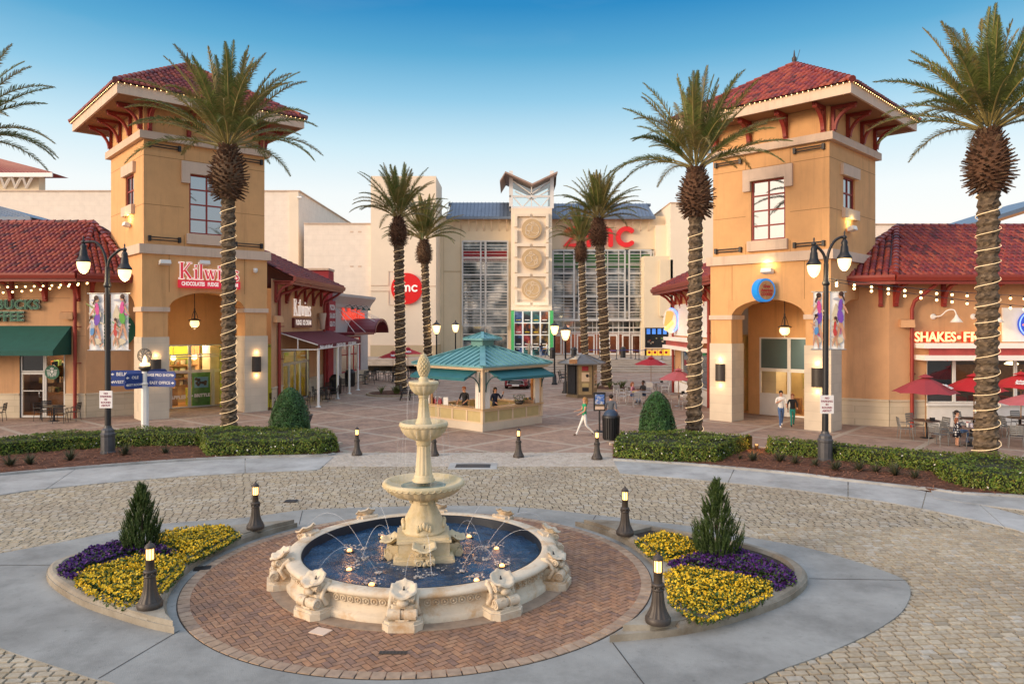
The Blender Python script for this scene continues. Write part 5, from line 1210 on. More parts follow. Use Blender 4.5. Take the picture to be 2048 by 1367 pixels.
 for px_, py_ in ((0, 0), (P2, 0), (0, P2), (P2, P2)):
  b = MB(); b.T = T; b.box(px_ + .02, px_ + P1 - .02, py_ + .02, py_ + P1 - .02, 4.07, 5.32); b.build('pillar', m_ochre, t)
  b = MB(); b.T = T; b.box(px_ - .03, px_ + P1 + .03, py_ - .03, py_ + P1 + .03, 0, 4.07); b.build('pillar_base', m_stone, t)
  b = MB(); b.T = T; b.box(px_ - .06, px_ + P1 + .06, py_ - .06, py_ + P1 + .06, 5.32, 5.55); b.build('capital', m_trim, t)
 # wall behind the loggia with its shopfront
 SF = (1.6, 6.1) if which == 'left' else (1.45, 5.6); zs = 3.55 if which == 'left' else 4.35 
 yb = 4.15
 b = MB(); b.T = T; panel(b, (0, yb, 0), (1, 0, 0), Z, (0, -1, 0), .02, W - .02, 0, 6.42, [(SF[0], SF[1], .0, zs)], .2); b.build('back_wall', m_ochre, t)
 O = T(Vector((0, yb, 0))); mf = m_alu
 if which == 'left':
  for (u0, u1, v0, v1, nm) in ((1.6, 3.6, 2.95, 3.55, 'window'), (3.62, 6.1, 2.95, 3.55, 'window'), (1.6, 3.6, 2.05, 2.9, 'window'), (3.62, 6.1, 2.05, 2.9, 'window'), (1.6, 2.58, .02, 2.03, 'door'), (2.6, 3.6, .02, 2.03, 'door'), (3.62, 4.9, .02, 2.03, 'window'), (4.92, 6.1, .02, 2.03, 'window')):
   window(t, O, Ud * s, Z * s, -Vd, u0, u1, v0, v1, 1, 1, mf, m_glass, .08, .07, nm)
 else:
  for (u0, u1, v0, v1, nm, mg) in ((3.9, 5.6, 2.55, 4.35, 'window', m_tealglass), (1.45, 3.88, 2.55, 4.35, 'window', m_tealglass), (3.9, 5.6, 1.15, 2.53, 'window', m_glass), (2.55, 3.88, .02, 2.53, 'door', m_glass), (1.45, 2.53, .02, 2.53, 'window', m_glass)):
   window(t, O, Ud * s, Z * s, -Vd, u0, u1, v0, v1, 1, 1, m_white, mg, .08, .08, nm)
  b = MB(); b.T = T; b.box(3.9, 5.6, yb + .02, yb + .1, 0, 1.15); b.build('dado_panel', m_white, t)
 # the lit shop room
 b = MB(); b.T = T
 b.box(.6, W + .6, yb + 3.6, yb + 3.7, 0, 4.4, 0); b.box(.5, .6, yb + .25, yb + 3.7, 0, 4.4, 0); b.box(W + .6, W + .7, yb + .25, yb + 3.7, 0, 4.4, 0); b.box(.5, W + .7, yb + .25, yb + 3.7, 4.4, 4.5, 0); b.box(.5, W + .7, yb + .05, yb + 3.7, -.02, .02, 1)
 if which == 'left':
  b.box(.62, W + .5, yb + 3.5, yb + 3.6, 2.6, 4.3, 2)
  b.box(1.8, 3.4, yb + 1.4, yb + 2.0, 0.02, 1.05, 1); b.box(3.9, 5.8, yb + 1.0, yb + 1.6, .02, 1.0, 2)
  for k in range(60): x = R(1.8, 5.8); z = random.choice((1.06, 1.5, 1.9, 2.3)); y = yb + (R(1.45, 1.9) if z < 1.2 and x < 3.4 else 3.2); b.box(x, x + R(.1, .3), y, y + .2, z, z + R(.12, .3), 3)
  for z in (1.45, 1.85, 2.25): b.box(1.2, 5.9, yb + 3.1, yb + 3.5, z - .05, z, 1)
 else:
  for k in range(5): b.box(1.6 + k * .8, 2.0 + k * .8, yb + 1.6, yb + 2.0, .02, .9, 1)
  b.box(1.2, 2.4, yb + 3.45, yb + 3.58, 1.2, 2.2, 3); b.box(3.2, 4.6, yb + 3.45, yb + 3.58, 1.3, 2.3, 3)
 b.build('shop_room', [m_interior, m_wood, m_lime, m_goods], t)
 for x in (2.4, 4.6): lamp('shop_lamp', T(Vector((x, yb + 1.8, 3.6))), 110 if which == 'left' else 80, (1, .74, .4), .25, t)
 if which == 'left':
  for x, y in ((3.0, 2.4), (3.35, 2.0), (4.6, 2.2)):
   b = MB(); p = T(Vector((x, yb + y, 2.75))); b.ball(p, .16, 12, 8); pn = b.build('pendant', m_pendant, t); b = MB(); b.tube([p, p + Z * 1.4], .01, 4); b.build('cord', m_black, pn)
  b = MB(); 
  put_text(b, '\u2022 CARAMEL', T(Vector((2.08, yb + .03, .62))), Ud, Z, .26 * s, .002, .012); put_text(b, 'APPLES \u2022', T(Vector((3.08, yb + .03, .62))), Ud, Z, .26 * s, .002, .012); put_text(b, '\u2022 BRITTLE \u2022', T(Vector((4.3, yb + .03, .66))), Ud, Z, .24 * s, .002, .012)
  tag(b.build('window_lettering', m_vinyl), 'white CARAMEL APPLES and BRITTLE lettering on the candy shop glass', 'lettering')
  b = MB(); b.T = T; b.box(3.78, 4.78, yb + .12, yb + .15, .05, 1.95, 0); pm = b.build('poster', mat('green poster', (.10, .30, .05), .6, .4, 3), t)
  b = MB(); b.T = T; b.box(3.9, 4.66, yb + .10, yb + .118, 1.1, 1.7, 0); 
  for k in range(9): b.ball((3.98 + R(0, .6), yb + .10, 1.2 + R(0, .4)), .09, 8, 5, 1, (1, .15, 1))
  b.build('picture', [mat('pale blue print', (.25, .5, .6), .6), mat('chocolate print', (.07, .03, .02), .5)], pm)
 # fittings
 for i, x in enumerate((P1 / 2, W - P1 / 2)):
  sconce(T(Vector((x, -.03, 2.55))), -Vd, 'brown half round wall sconce on the %s front pillar of the %s tower' % (('left', 'right')[i if mir > 0 else 1 - i], TN[which]), 3.0)
 lantern(T(Vector((W / 2, 2.0, 4.55))), 6.4 * s, 'bronze lantern hanging under the arch of the %s tower' % TN[which])
 light_box('floodlight', 'white floodlight under the side window of the %s tower' % TN[which], T(Vector((I, 2.4, 9.75))), -Ud, 9)
 if which == 'left':
  light_box('floodlight', 'white unlit floodlight above the candy sign, nearer the corner', T(Vector((1.0, 0, 7.72))), -Vd, 0); light_box('floodlight', 'white unlit floodlight above the candy sign, middle of the wall', T(Vector((2.9, 0, 7.8))), -Vd, 0)
  c = thing('security_camera', 'white dome security camera at the right corner of the candy shop tower', 'camera', T(Vector((5.6, 0, 7.6))))
  b = MB(); p = T(Vector((5.6, -.12, 7.6))); b.lathe([(.10, .1), (.12, .05), (.12, -.05), (.09, -.13), (0, -.17)], 12, tuple(p)); b.tube([p + Z * .05, T(Vector((5.6, .02, 7.68)))], .04, 6); b.build('dome', m_white, c)
 else:
  light_box('floodlight', 'lit white floodlight above the round blue sign on the cookie shop tower', T(Vector((3.05, 0, 7.7))), -Vd, 9)
 # bulbs along the eaves
 b = MB(); n = 36
 for (p, q) in ((E[0], E[1]), (E[3], E[0])):
  for i in range(n): c = p.lerp(q, (i + .5) / n) - Z * .03; b.ball(c + (c - T(Vector((W / 2, W / 2, 0)))).normalized() * .02 * Vector((1, 1, 0)).length * 0, .021, 6, 4)
 tag(b.build('eaves_lights', m_bulb), 'row of small warm bulbs along the roof edge of the %s tower' % TN[which], 'string lights', 'bulb rows along the tower eaves')
 return t, T, Ud, Vd
tL, TL, UL, VL = tower((-18.03, 35.7), radians(42), 1, 1.0, 'tall orange stucco tower with red tiled roof over the candy shop, left of the plaza', 'left')
tR, TR, UR, VR = tower((13.88, 31.9), radians(-45), -1, .925, 'tall orange stucco tower with red tiled roof and round blue sign, right of the plaza', 'right')
m_signred = mat('red sign face', (.45, .012, .03), .4, .05, 3, emit=(.8, .02, .05), es=.25)
m_signwhite = mat('lit white sign face', (.8, .76, .72), .4, 0, emit=(1, .8, .68), es=.22)
def serif(mb, O, U, size, m, ex, z=0.0, off=0.0):
 """heavy roman lettering drawn as outlines: K i l w i n s"""
 O = Vector(O); U = Vector(U).normalized(); Nn = U.cross(Z); x = 0.0; t = .11
 S = lambda pts: mb.slab([((x + p[0]) * size, p[1] * size) for p in pts], O + Nn * z, U, Z, Nn, ex, m)
 def rect(x0, x1, y0, y1): S([(x0 - off, y0 - off), (x1 + off, y0 - off), (x1 + off, y1 + off), (x0 - off, y1 + off)])
 def seg(p, q, w0): 
  d = Vector((q[0] - p[0], q[1] - p[1])); d.normalize(); n = Vector((-d.y, d.x)) * (w0 / 2 + off); p = Vector(p) - d * off; q = Vector(q) + d * off; S([tuple(p - n), tuple(q - n), tuple(q + n), tuple(p + n)])
 def stem(cx, h, w0=.13): rect(cx - w0 / 2, cx + w0 / 2, 0, h); rect(cx - w0, cx + w0, 0, .045); rect(cx - w0, cx + w0 * .5, h - .05, h)
 stem(.16, 1.0, .15); seg((.24, .42), (.62, .97), .08); seg((.34, .52), (.68, .03), .14); rect(.5, .8, 0, .045); rect(.48, .74, .95, 1.0); rect(.2, .3, .95, 1.0); x += .86
 stem(.13, .62); rect(.07, .2, .74, .87); x += .30
 stem(.13, 1.0); x += .30
 for p, q, w0 in (((.08, .62), (.25, .03), .12), ((.25, .03), (.4, .55), .07), ((.38, .62), (.55, .03), .12), ((.55, .03), (.7, .6), .07)): seg(p, q, w0)
 rect(-.02, .2, .58, .62); rect(.3, .5, .58, .62); rect(.6, .78, .58, .62); x += .82
 stem(.13, .62); rect(.07, .2, .74, .87); x += .30
 stem(.13, .62); stem(.48, .5); seg((.18, .5), (.36, .60), .09); seg((.36, .6), (.5, .5), .1); x += .66
 for p, q in (((.36, .52), (.18, .6)), ((.18, .6), (.08, .46)), ((.08, .46), (.36, .2)), ((.36, .2), (.28, .04)), ((.28, .04), (.06, .1))): seg(p, q, .11)
 x += .44
 return x * size
kw = thing('shop_sign', 'red and white Kilwins sign above the arch of the candy shop tower', 'sign', TL(Vector((1.8, -.1, 6.9))))
O = TL(Vector((1.66, -.14, 6.98)))
b = MB(); serif(b, O, UL, .83, 0, .05, 0, .035); b.build('letter_border', m_signwhite, kw)
b = MB(); serif(b, O, UL, .83, 0, .03, .06, -.012); b.build('letters', m_signred, kw)
b = MB(); b.T = TL; b.box(1.66, 4.75, -.2, -.0, 6.54, 6.93); b.build('panel', m_signred, kw)
b = MB(); put_text(b, 'CHOCOLATES   FUDGE   ICE CREAM', TL(Vector((3.2, -.215, 6.735))), UL, Z, .27, .006, .012, width=2.85); b.build('lettering', m_signwhite, kw)
# round blue sign on the cookie shop tower
sg = thing('round_sign', 'round blue cookie shop sign projecting from the cookie shop tower wall', 'sign', TR(Vector((2.9, -.2, 6.2))))
c0 = TR(Vector((2.95, -.75, 6.75))); nd = (-UR * .92 - VR * .38).normalized(); ud = Vector((0, 0, 1)).cross(nd).normalized()
def disc(mb, c, u, n, r, th, m=0, k=36): mb.slab([(r * cos(2 * pi * i / k), r * sin(2 * pi * i / k)) for i in range(k)], c, u, Z, n, th, m)
b = MB(); disc(b, c0 - nd * .2, ud, nd, .53, .36); b.build('drum', mat('bright blue sign', (.01, .20, .55), .4, .05, 2, emit=(.01, .25, .7), es=.3), sg)
b = MB(); disc(b, c0 + nd * .165, ud, nd, .43, .02); b.build('cookie', mat('cookie brown', (.45, .26, .12), .7, .3, 9), sg)
b = MB()
for i, s in enumerate(('Great', 'American', 'COOKIES')): put_text(b, s, c0 + nd * .195 + Z * (.17 - i * .18), ud, Z, .2 - .01 * i, .008, .008, shear=.2 if i < 2 else 0, width=(.4, .68, .64)[i])
b.build('lettering', mat('brick red lettering', (.4, .04, .03), .5), sg)
b = MB(); b.bar(c0 - nd * .2, TR(Vector((2.95, .02, 6.75))), .1, .1); b.build('bracket', m_darkgrey, sg)
# ------------------------------------------------------------------ low shop wings beside the towers
m_gutter = mat('red gutter', (.25, .035, .022), .4, .08, 5)
def wing_wall(mb, p, q, h, holes=(), stone_h=1.15, mw=0, ms=1):
 """wall from p to q seen from the side of its right hand; stucco above a stone wainscot"""
 p = Vector((*p, 0)); q = Vector((*q, 0)); U = (q - p).normalized(); L = (q - p).length; n = U.cross(Z)
 panel(mb, p, U, Z, n, 0, L, stone_h, h, holes, .22, mw)
 panel(mb, p + n * .03, U, Z, n, 0, L, 0, stone_h, [h_ for h_ in holes if h_[2] < stone_h], .25, ms)
 xs = [0] + sorted(sum([[h_[0], h_[1]] for h_ in holes if h_[2] < stone_h], [])) + [L]
 for i in range(0, len(xs), 2):
  a, b_ = p + U * xs[i], p + U * xs[i + 1]
  mb.add([a - n * .01 + Z * stone_h, b_ - n * .01 + Z * stone_h, b_ + n * .075 + Z * stone_h, a + n * .075 + Z * stone_h, a + n * .075 + Z * (stone_h + .05), b_ + n * .075 + Z * (stone_h + .05), a - n * .01 + Z * (stone_h + .09), b_ - n * .01 + Z * (stone_h + .09)], [(0, 1, 2, 3), (3, 2, 5, 4), (4, 5, 7, 6)], ms)
 return p, U, n
def gutter(parent, pts, z):
 b = MB(); P = [Vector((*p, z)) for p in pts]
 for p, q in zip(P, P[1:]):
  U = (q - p).normalized(); n = U.cross(Z)
  b.slab([(0, -.16), (.12, -.16), (.17, 0), (.17, .1), (0, .1)], p, n, Z, U, (q - p).length)
  b.slab([(-.16, -.30), (.02, -.30), (.02, -.165), (-.16, -.165)], p, n, Z, U, (q - p).length)
 b.build('gutter', m_gutter, parent)
def downpipe(parent, pts):
 b = MB(); b.tube([Vector(p) for p in pts], .085, 8)
 p0, p1 = Vector(pts[-2]), Vector(pts[-1])
 for k in (.25, .55): c = p0.lerp(p1, k); b.tube([c - Vector((.02, 0, 0)), c + Vector((.24, .14, 0))], .022, 5); b.lathe([(.1, -.06), (.1, .06)], 8, tuple(c))
 b.build('downpipe', m_red, parent)
def string_bulbs(p, q, sag, n, lab, grp='bulb strings between the lamps and the shops'):
 p, q = Vector(p), Vector(q); t = thing('bulb_string', lab, 'string lights', p, 0, grp)
 f = lambda u: p.lerp(q, u) - Z * (4 * sag * u * (1 - u))
 b = MB(); b.tube([f(i / 24) for i in range(25)], .012, 4, cap=False); b.build('cable', m_black, t)
 for i in range(n):
  c = f((i + .5) / n); b = MB(); b.ball(c - Z * .12, .05, 8, 5); b2 = b.build('bulb', m_bulb, t)
  b = MB(); b.tube([c, c - Z * .075], .03, 6); b.build('socket', m_black, b2)
# --- left wing, the coffee shop
tw1 = thing('shop_building', 'low tan coffee shop wing with red tiled roof and green awning, left edge', 'building', (-21.4, 36.8, 0))
b = MB(); hole = (34 - 24.72, 34 - 22.45, 0, 3.4)
p, U, n = wing_wall(b, (-34, 36.8), (-21.4, 36.8), 7.2, [hole]); wing_wall(b, (-21.4, 36.8), (-18.7, 38.75), 7.2)
b.box(-34, -19, 44.5, 44.7, 0, 7.1)
b.build('wall', [m_tan, m_base], tw1)
j = MB(); j.box(-34, -22.2, 36.79, 36.8, 6.0, 6.02); j.box(-22.2, -21.4, 36.79, 36.8, 4.1, 4.12); j.build('control_joint', mat('tan joint', (.33, .18, .09), .9, 0), tw1)
b = MB(); RG = Vector((-23.4, 41, 10.35)); E0, E1, E2 = Vector((-35, 35.6, 7.12)), Vector((-21.15, 35.6, 7.12)), Vector((-19.0, 37.1, 7.12)); R0 = Vector((-35, 41, 10.35))
tile_plane(b, E0, E1, RG, R0, .27, .4); tile_plane(b, E1, E2, RG, RG, .27, .4); tile_plane(b, E2, Vector((-20, 46.4, 7.12)), RG, RG, .27, .4); b.add([R0, RG, Vector((-20, 46.4, 7.12)), Vector((-35, 46.4, 7.12))], [(0, 1, 2, 3)])
ridge_tiles(b, E1, RG, .15); ridge_tiles(b, E2, RG, .15); ridge_tiles(b, RG, R0, .15); b.build('roof', m_tile, tw1)
b = MB(); b.add([(-35, 35.62, 6.98), (-21.15, 35.62, 6.98), (-19.1, 37.1, 6.98), (-18.7, 38.75, 6.98), (-21.4, 36.9, 6.98), (-35, 36.9, 6.98)], [(0, 1, 4, 5), (1, 2, 3, 4)]); b.build('soffit', m_red, tw1)
gutter(tw1, [(-35, 35.55), (-21.13, 35.55), (-18.95, 37.08)], 7.08)
for x in (-26.9, -25.1, -23.4, -21.75): b = MB(); bracket(b, (x, 36.8, 6.95), (0, -1, 0), 1.05, 1.0, .17); b.build('bracket', m_red, tw1)
for q in ((-21.2, 36.95), (-19.3, 38.3)): b = MB(); bracket(b, (*q, 6.95), (.586, -.81, 0), 1.05, .95, .17); b.build('bracket', m_red, tw1)
downpipe(tw1, [(-22.0, 35.6, 6.95), (-21.95, 35.8, 6.75), (-21.85, 36.55, 6.45), (-21.85, 36.62, 6.1), (-21.85, 36.62, 0.0)])
OW = Vector((-34, 36.8, 0))
window(tw1, OW, (1, 0, 0), Z, (0, -1, 0), 34 - 24.7, 34 - 23.5, 0.02, 2.28, 1, 1, m_alu, m_glass, .12, .1, 'door'); window(tw1, OW, (1, 0, 0), Z, (0, -1, 0), 34 - 24.7, 34 - 23.5, 2.3, 3.38, 1, 1, m_alu, m_darkglass, .12, .07)
window(tw1, OW, (1, 0, 0), Z, (0, -1, 0), 34 - 23.48, 34 - 22.47, .02, 3.38, 1, 1, m_alu, m_glass, .12, .07)
b = MB(); b.tube([(-23.62, 36.72, 1.05), (-23.62, 36.6, 1.05), (-23.62, 36.6, 1.4), (-23.62, 36.72, 1.4)], .02, 6); b.bar((-24.6, 36.86, 1.35), (-23.6, 36.86, 1.35), .03, .05); b.build('door_handle', m_silver, tw1)
b = MB(); b.box(-26, -22, 39.5, 39.6, 0, 3.6, 0); b.box(-26, -22, 37.1, 39.6, 3.6, 3.7, 0); b.box(-26.1, -26, 37.1, 39.6, 0, 3.6, 0); b.box(-22, -21.9, 37.1, 39.6, 0, 3.6, 0); b.box(-26, -22, 37, 39.6, -.02, .02, 1); b.box(-24.6, -22.8, 38.6, 39.1, .02, 1.1, 1)
for k in range(40): x = R(-25, -22.5); z = random.choice((1.12, 1.6, 2.1, 2.5)); b.box(x, x + R(.08, .3), 38.7, 38.95, z, z + R(.1, .35), 2)
b.build('shop_room', [mat('dark cafe wall', (.14, .07, .03), .8), m_wood, m_goods], tw1)
lamp('cafe_lamp', (-23.7, 38.2, 3.2), 75, (1, .6, .26), .2, tw1)
b = MB(); x0, x1 = -34.5, -22.1
b.add([(x0, 36.75, 4.62), (x1, 36.75, 4.62), (x1, 35.25, 3.42), (x0, 35.25, 3.42)], [(0, 1, 2, 3)]); b.add([(x0, 35.25, 3.42), (x1, 35.25, 3.42), (x1, 35.25, 3.18), (x0, 35.25, 3.18)], [(0, 1, 2, 3)])
b.add([(x1, 36.75, 4.62), (x1, 35.25, 3.42), (x1, 35.25, 3.18), (x1, 36.75, 3.18)], [(0, 1, 2, 3)]); b.build('awning', m_awning, tw1)
m_sgreen = mat('green lettering', (.008, .11, .06), .5, .05); m_edge = mat('pale letter edge', (.5, .6, .5), .5, 0)
st = thing('shop_sign', 'green STARBUCKS COFFEE lettering with pale edges on the left wing', 'sign', (-25.6, 36.7, 5.4))
b = MB(); bb = MB(); bd = MB()
for s, xr, z in (('STARBUCKS', -23.65, 5.66), ('COFFEE', -24.45, 5.07)):
 for mb, off, y, ex in ((bb, .014, 36.68, .03), (b, -.002, 36.63, .03), (bd, .012, 36.75, .03)): put_text(mb, s, (xr, y, z), (1, 0, 0), Z, .66, ex, off + .016, 0, 'RIGHT', spacing=1.08)
bb.build('letter_border', m_edge, st); b.build('letters', m_sgreen, st); bd.build('letter_return', m_black, st)
def siren(c, u, n, r, lab, th=.1, grp=None):
 """round green emblem: ring, white crown and waves of hair"""
 c = Vector(c); u = Vector(u).normalized(); n = Vector(n).normalized(); t = thing('round_sign', lab, 'sign', c, 0, grp)
 b = MB(); disc(b, c, u, n, r, th); b.build('disc', m_sgreen, t)
 b = MB(); O = c + n * (th + .004)
 def pl(pts): b.slab([(x * r, y * r) for x, y in pts], O, u, Z, n, .006)
 for s in (-1, 1):
  for k in range(5): pl([(s * (.22 + .0 * k), .30 - k * .17), (s * (.72 - .03 * k), .36 - k * .19), (s * (.74 - .04 * k), .27 - k * .19), (s * .26, .22 - k * .17)])
  pl([(s * .12, -.1), (s * .22, -.2), (s * .16, -.62), (s * .06, -.62)])
 pl([(.18 * cos(a), .12 + .24 * sin(a)) for a in [2 * pi * i / 14 for i in range(14)]])
 pl([(-.22, .42), (-.26, .66), (-.1, .54), (0, .78), (.1, .54), (.26, .66), (.22, .42)])
 b.build('emblem', m_vinyl, t)
 return t
q = Vector((-20.35, 37.56, 0)); siren(q + Vector((.03, -.04, 4.4)), (.81, .586, 0), (.586, -.81, 0), .93, 'round green coffee emblem on the wall behind the left street banner', .1)
siren((-22.98, 36.62, 2.3), (1, 0, 0), (0, -1, 0), .36, 'small round green coffee emblem hanging in the cafe window', .03)
def speaker_box(pos, out, lab):
 P = Vector(pos); o = Vector(out).normalized(); s = o.cross(Z).normalized(); t = thing('wall_speaker', lab, 'speaker', P, 0, 'wall speakers')
 b = MB(); b.add([P + s * x + o * y + Z * z for x, y, z in [(-.3, .08, -.18), (.3, .08, -.18), (.3, .42, -.2), (-.3, .42, -.2), (-.3, .08, .18), (.3, .08, .18), (.28, .36, .14), (-.28, .36, .14)]], [(0, 3, 2, 1), (4, 5, 6, 7), (0, 1, 5, 4), (1, 2, 6, 5), (2, 3, 7, 6), (3, 0, 4, 7)]); b.build('cabinet', m_tan, t)
 b = MB(); b.bar(P, P + o * .1, .1, .1); b.build('mount', m_bronze, t)
speaker_box((-22.3, 36.8, 5.15), (.3, -1, 0), 'tan box speaker beside the downpipe of the coffee shop')
for i, p_ in enumerate(((-30, 35.7, 6.8), (-30.5, 35.7, 6.45))):
 string_bulbs(p_, (-20.6, 35.9, 6.85), (.2, .32)[i], 22, ('upper' if i == 0 else 'lower') + ' string of warm bulbs under the eaves of the coffee shop')
# --- right wing, the diner
tw2 = thing('shop_building', 'low tan diner wing with red tiled roof and lit shop window, right edge', 'building', (17.3, 33.6, 0))
b = MB(); YR = 33.6
hole = (XP(1853, YR) - 17.3, 33.9 - 17.3, 1.1, 3.2)
wing_wall(b, (17.3, YR), (34, YR), 6.9, [hole]); wing_wall(b, (14.5, 35.15), (17.3, YR), 6.9); b.box(16, 34, 41.4, 41.6, 0, 6.9); b.build('wall', [m_tan, m_base], tw2)
b = MB(); E0, E1, E2 = Vector((35, 32.4, 6.82)), Vector((16.95, 32.4, 6.82)), Vector((14.9, 33.55, 6.82)); RG = Vector((19.9, 37.9, 9.7)); R0 = Vector((35, 37.9, 9.7))
tile_plane(b, E0, E1, RG, R0, .27, .4); tile_plane(b, E1, E2, RG, RG, .27, .4); tile_plane(b, E2, Vector((16.5, 43.2, 6.82)), RG, RG, .27, .4); b.add([R0, RG, Vector((16.5, 43.2, 6.82)), Vector((35, 43.2, 6.82))], [(0, 1, 2, 3)])
ridge_tiles(b, E1, RG, .17); ridge_tiles(b, E2, RG, .15); ridge_tiles(b, RG, R0, .15); b.build('roof', m_tile, tw2)
b = MB(); b.add([(35, 32.42, 6.68), (16.97, 32.42, 6.68), (14.95, 33.55, 6.68), (14.5, 35.2, 6.68), (17.3, 33.7, 6.68), (35, 33.7, 6.68)], [(0, 1, 4, 5), (1, 2, 3, 4)]); b.build('soffit', m_red, tw2)
gutter(tw2, [(14.87, 33.52), (16.93, 32.35), (35, 32.35)], 6.78)
for x in (17.55, 19.75, 21.85, 23.9, 26.0): b = MB(); bracket(b, (x, YR, 6.66), (0, -1, 0), 1.1, 1.05, .17); b.build('bracket', m_red, tw2)
for q in ((15.3, 34.7), (17.0, 33.77)): b = MB(); bracket(b, (*q, 6.66), (-.485, -.875, 0), 1.1, .95, .17); b.build('bracket', m_red, tw2)
dx = XP(1827, 33.3); downpipe(tw2, [(dx + .7, 32.5, 6.6), (dx + .6, 32.7, 6.4), (dx + .08, 33.35, 5.75), (dx, 33.42, 5.4), (dx, 33.42, 0)])
OW = Vector((17.3, YR, 0)); x0 = XP(1853, YR) - 17.3
for k, (a, c) in enumerate(((x0, x0 + 1.28), (x0 + 1.3, x0 + 4.1), (x0 + 4.12, x0 + 7.0), (x0 + 7.02, 16.5))): window(tw2, OW, (1, 0, 0), Z, (0, -1, 0), a, c, 1.1, 3.2, 1, 1, m_white, m_darkglass if k == 0 else m_glass, .12, .06)
b = MB(); b.box(XP(1853, YR) - .0, 33.9, YR - .06, YR - .035, .0, .95); b.box(XP(1853, YR) - .05, 33.9, YR - .16, YR - .035, .97, 1.09); b.build('sill_panel', m_white, tw2)
b = MB(); b.box(18.5, 34, 38.4, 38.5, 0, 3.8, 0); b.box(18.5, 34, 34, 38.5, 3.8, 3.9, 0); b.box(18.4, 18.5, 34, 38.5, 0, 3.8, 0); b.box(18.5, 34, 34, 38.5, -.02, .02, 1)
for k in range(9): x = 19.2 + k * 1.2; b.box(x, x + .5, 35.6, 36.6, .02, 1.15, 2); b.box(x + .5, x + .95, 35.7, 36.5, .7, .76, 1)
b.box(19, 33, 38.2, 38.4, 1.2, 2.6, 1); b.build('shop_room', [mat('dim diner wall', (.15, .10, .08), .8), m_wood, mat('red booth', (.3, .03, .03), .5)], tw2)
for x in (20.6, 24, 27.5): 
 b = MB(); b.lathe([(.0, .12), (.18, .1), (.3, 0), (.28, -.03), (0, -.06)], 14, (x, 35.2, 2.8)); pn = b.build('pendant', m_pendant, tw2); lamp('diner_lamp', (x, 35.2, 2.5), 9, (1, .7, .35), .15, tw2)
 b = MB(); b.tube([(x, 35.2, 2.9), (x, 35.2, 3.8)], .01, 4); b.build('cord', m_black, pn)
m_canopyred = mat('pink canopy band', (.42, .07, .06), .35, .2, 2); m_cwhite = mat('lit canopy trim', (.80, .74, .68), .4, .05, 2, emit=(1, .62, .45), es=.12)
b = MB(); xx = XP(1847, 32.8)
for z0, z1, yy in ((3.62, 3.84, 32.75), (3.08, 3.30, 32.7)): b.box(xx, 34, yy, YR - .005, z0, z1)
b.build('canopy_trim', m_cwhite, tw2)
b = MB(); b.box(xx + .35, 34, 32.95, 33.0, 3.305, 3.615); b.build('canopy_band', m_canopyred, tw2)
lamp('canopy_lamp', (21, 32.2, 4.6), 5, (1, .6, .3), .2, tw2); lamp('canopy_lamp', (23.6, 32.2, 4.6), 5, (1, .6, .3), .2, tw2)
m_sfill = mat('lit yellow lettering', (.85, .62, .3), .4, 0, emit=(1, .68, .32), es=.5); m_sred = mat('red letter return', (.4, .02, .015), .4, 0, emit=(.8, .05, .02), es=.35)
ss = thing('shop_sign', 'glowing SHAKES and FRIES lettering over the diner window', 'sign', (XP(1830, YR), YR - .1, 4.1))
b = MB(); r_ = MB(); 
for s, pxl, wd in (('SHAKES', 1829, 1.88), ('FRIES', 1926, 1.55)):
 put_text(r_, s, (XP(pxl, 33.4) + .03, YR - .09, 4.10), (1, 0, 0), Z, .62, .08, .03, align='LEFT', width=wd); put_text(b, s, (XP(pxl, 33.4), YR - .20, 4.10), (1, 0, 0), Z, .62, .02, .012, align='LEFT', width=wd)
c = Vector((XP(1918, 33.4), YR - .2, 4.10)); disc(r_, c + Vector((0, .1, 0)), Vector((1, 0, 0)), Vector((0, -1, 0)), .13, .08); b.ball(c, .09, 10, 6)
b.build('letters', m_sfill, ss); r_.build('letter_return', m_sred, ss)
wp = thing('sign_panel', 'white panel with round neon diner emblem on the right wing wall', 'sign', (XP(2003, YR), YR - .1, 4.9))
b = MB(); xa = XP(2006, 33.5); b.box(xa, xa + 4.2, YR - .08, YR - .005, 3.9, 5.45); b.build('panel', m_white, wp)
b = MB(); c = Vector((xa + 1.6, YR - .1, 4.7)); n0 = Vector((0, -1, 0)); b.slab([(.95 * cos(a), .72 * sin(a)) for a in [2 * pi * i / 36 for i in range(36)]], c, (1, 0, 0), Z, n0, .12); b.build('emblem', mat('cobalt enamel', (.01, .05, .38), .35, .05, 2, emit=(.02, .1, .7), es=.25), wp)
m_neon = mat('orange neon', (.8, .2, .05), .4, 0, emit=(1, .2, .04), es=.8); m_neonb = mat('blue neon', (.2, .4, 1), .4, 0, emit=(.15, .25, 1), es=.8)
b = MB(); b.tube([c + Vector((.93 * cos(a), -.15, .70 * sin(a))) for a in [2 * pi * i / 40 for i in range(41)]], .025, 6, 1); put_text(b, 'Johnny', c + Vector((.0, -.14, .2)), (1, 0, 0), Z, .48, .02, .012, 0, shear=.25, width=1.6); put_text(b, 'Rockets', c + Vector((.05, -.14, -.22)), (1, 0, 0), Z, .46, .02, .012, 0, shear=.25, width=1.6)
b.build('neon_lettering', [m_neon, m_neonb], wp)
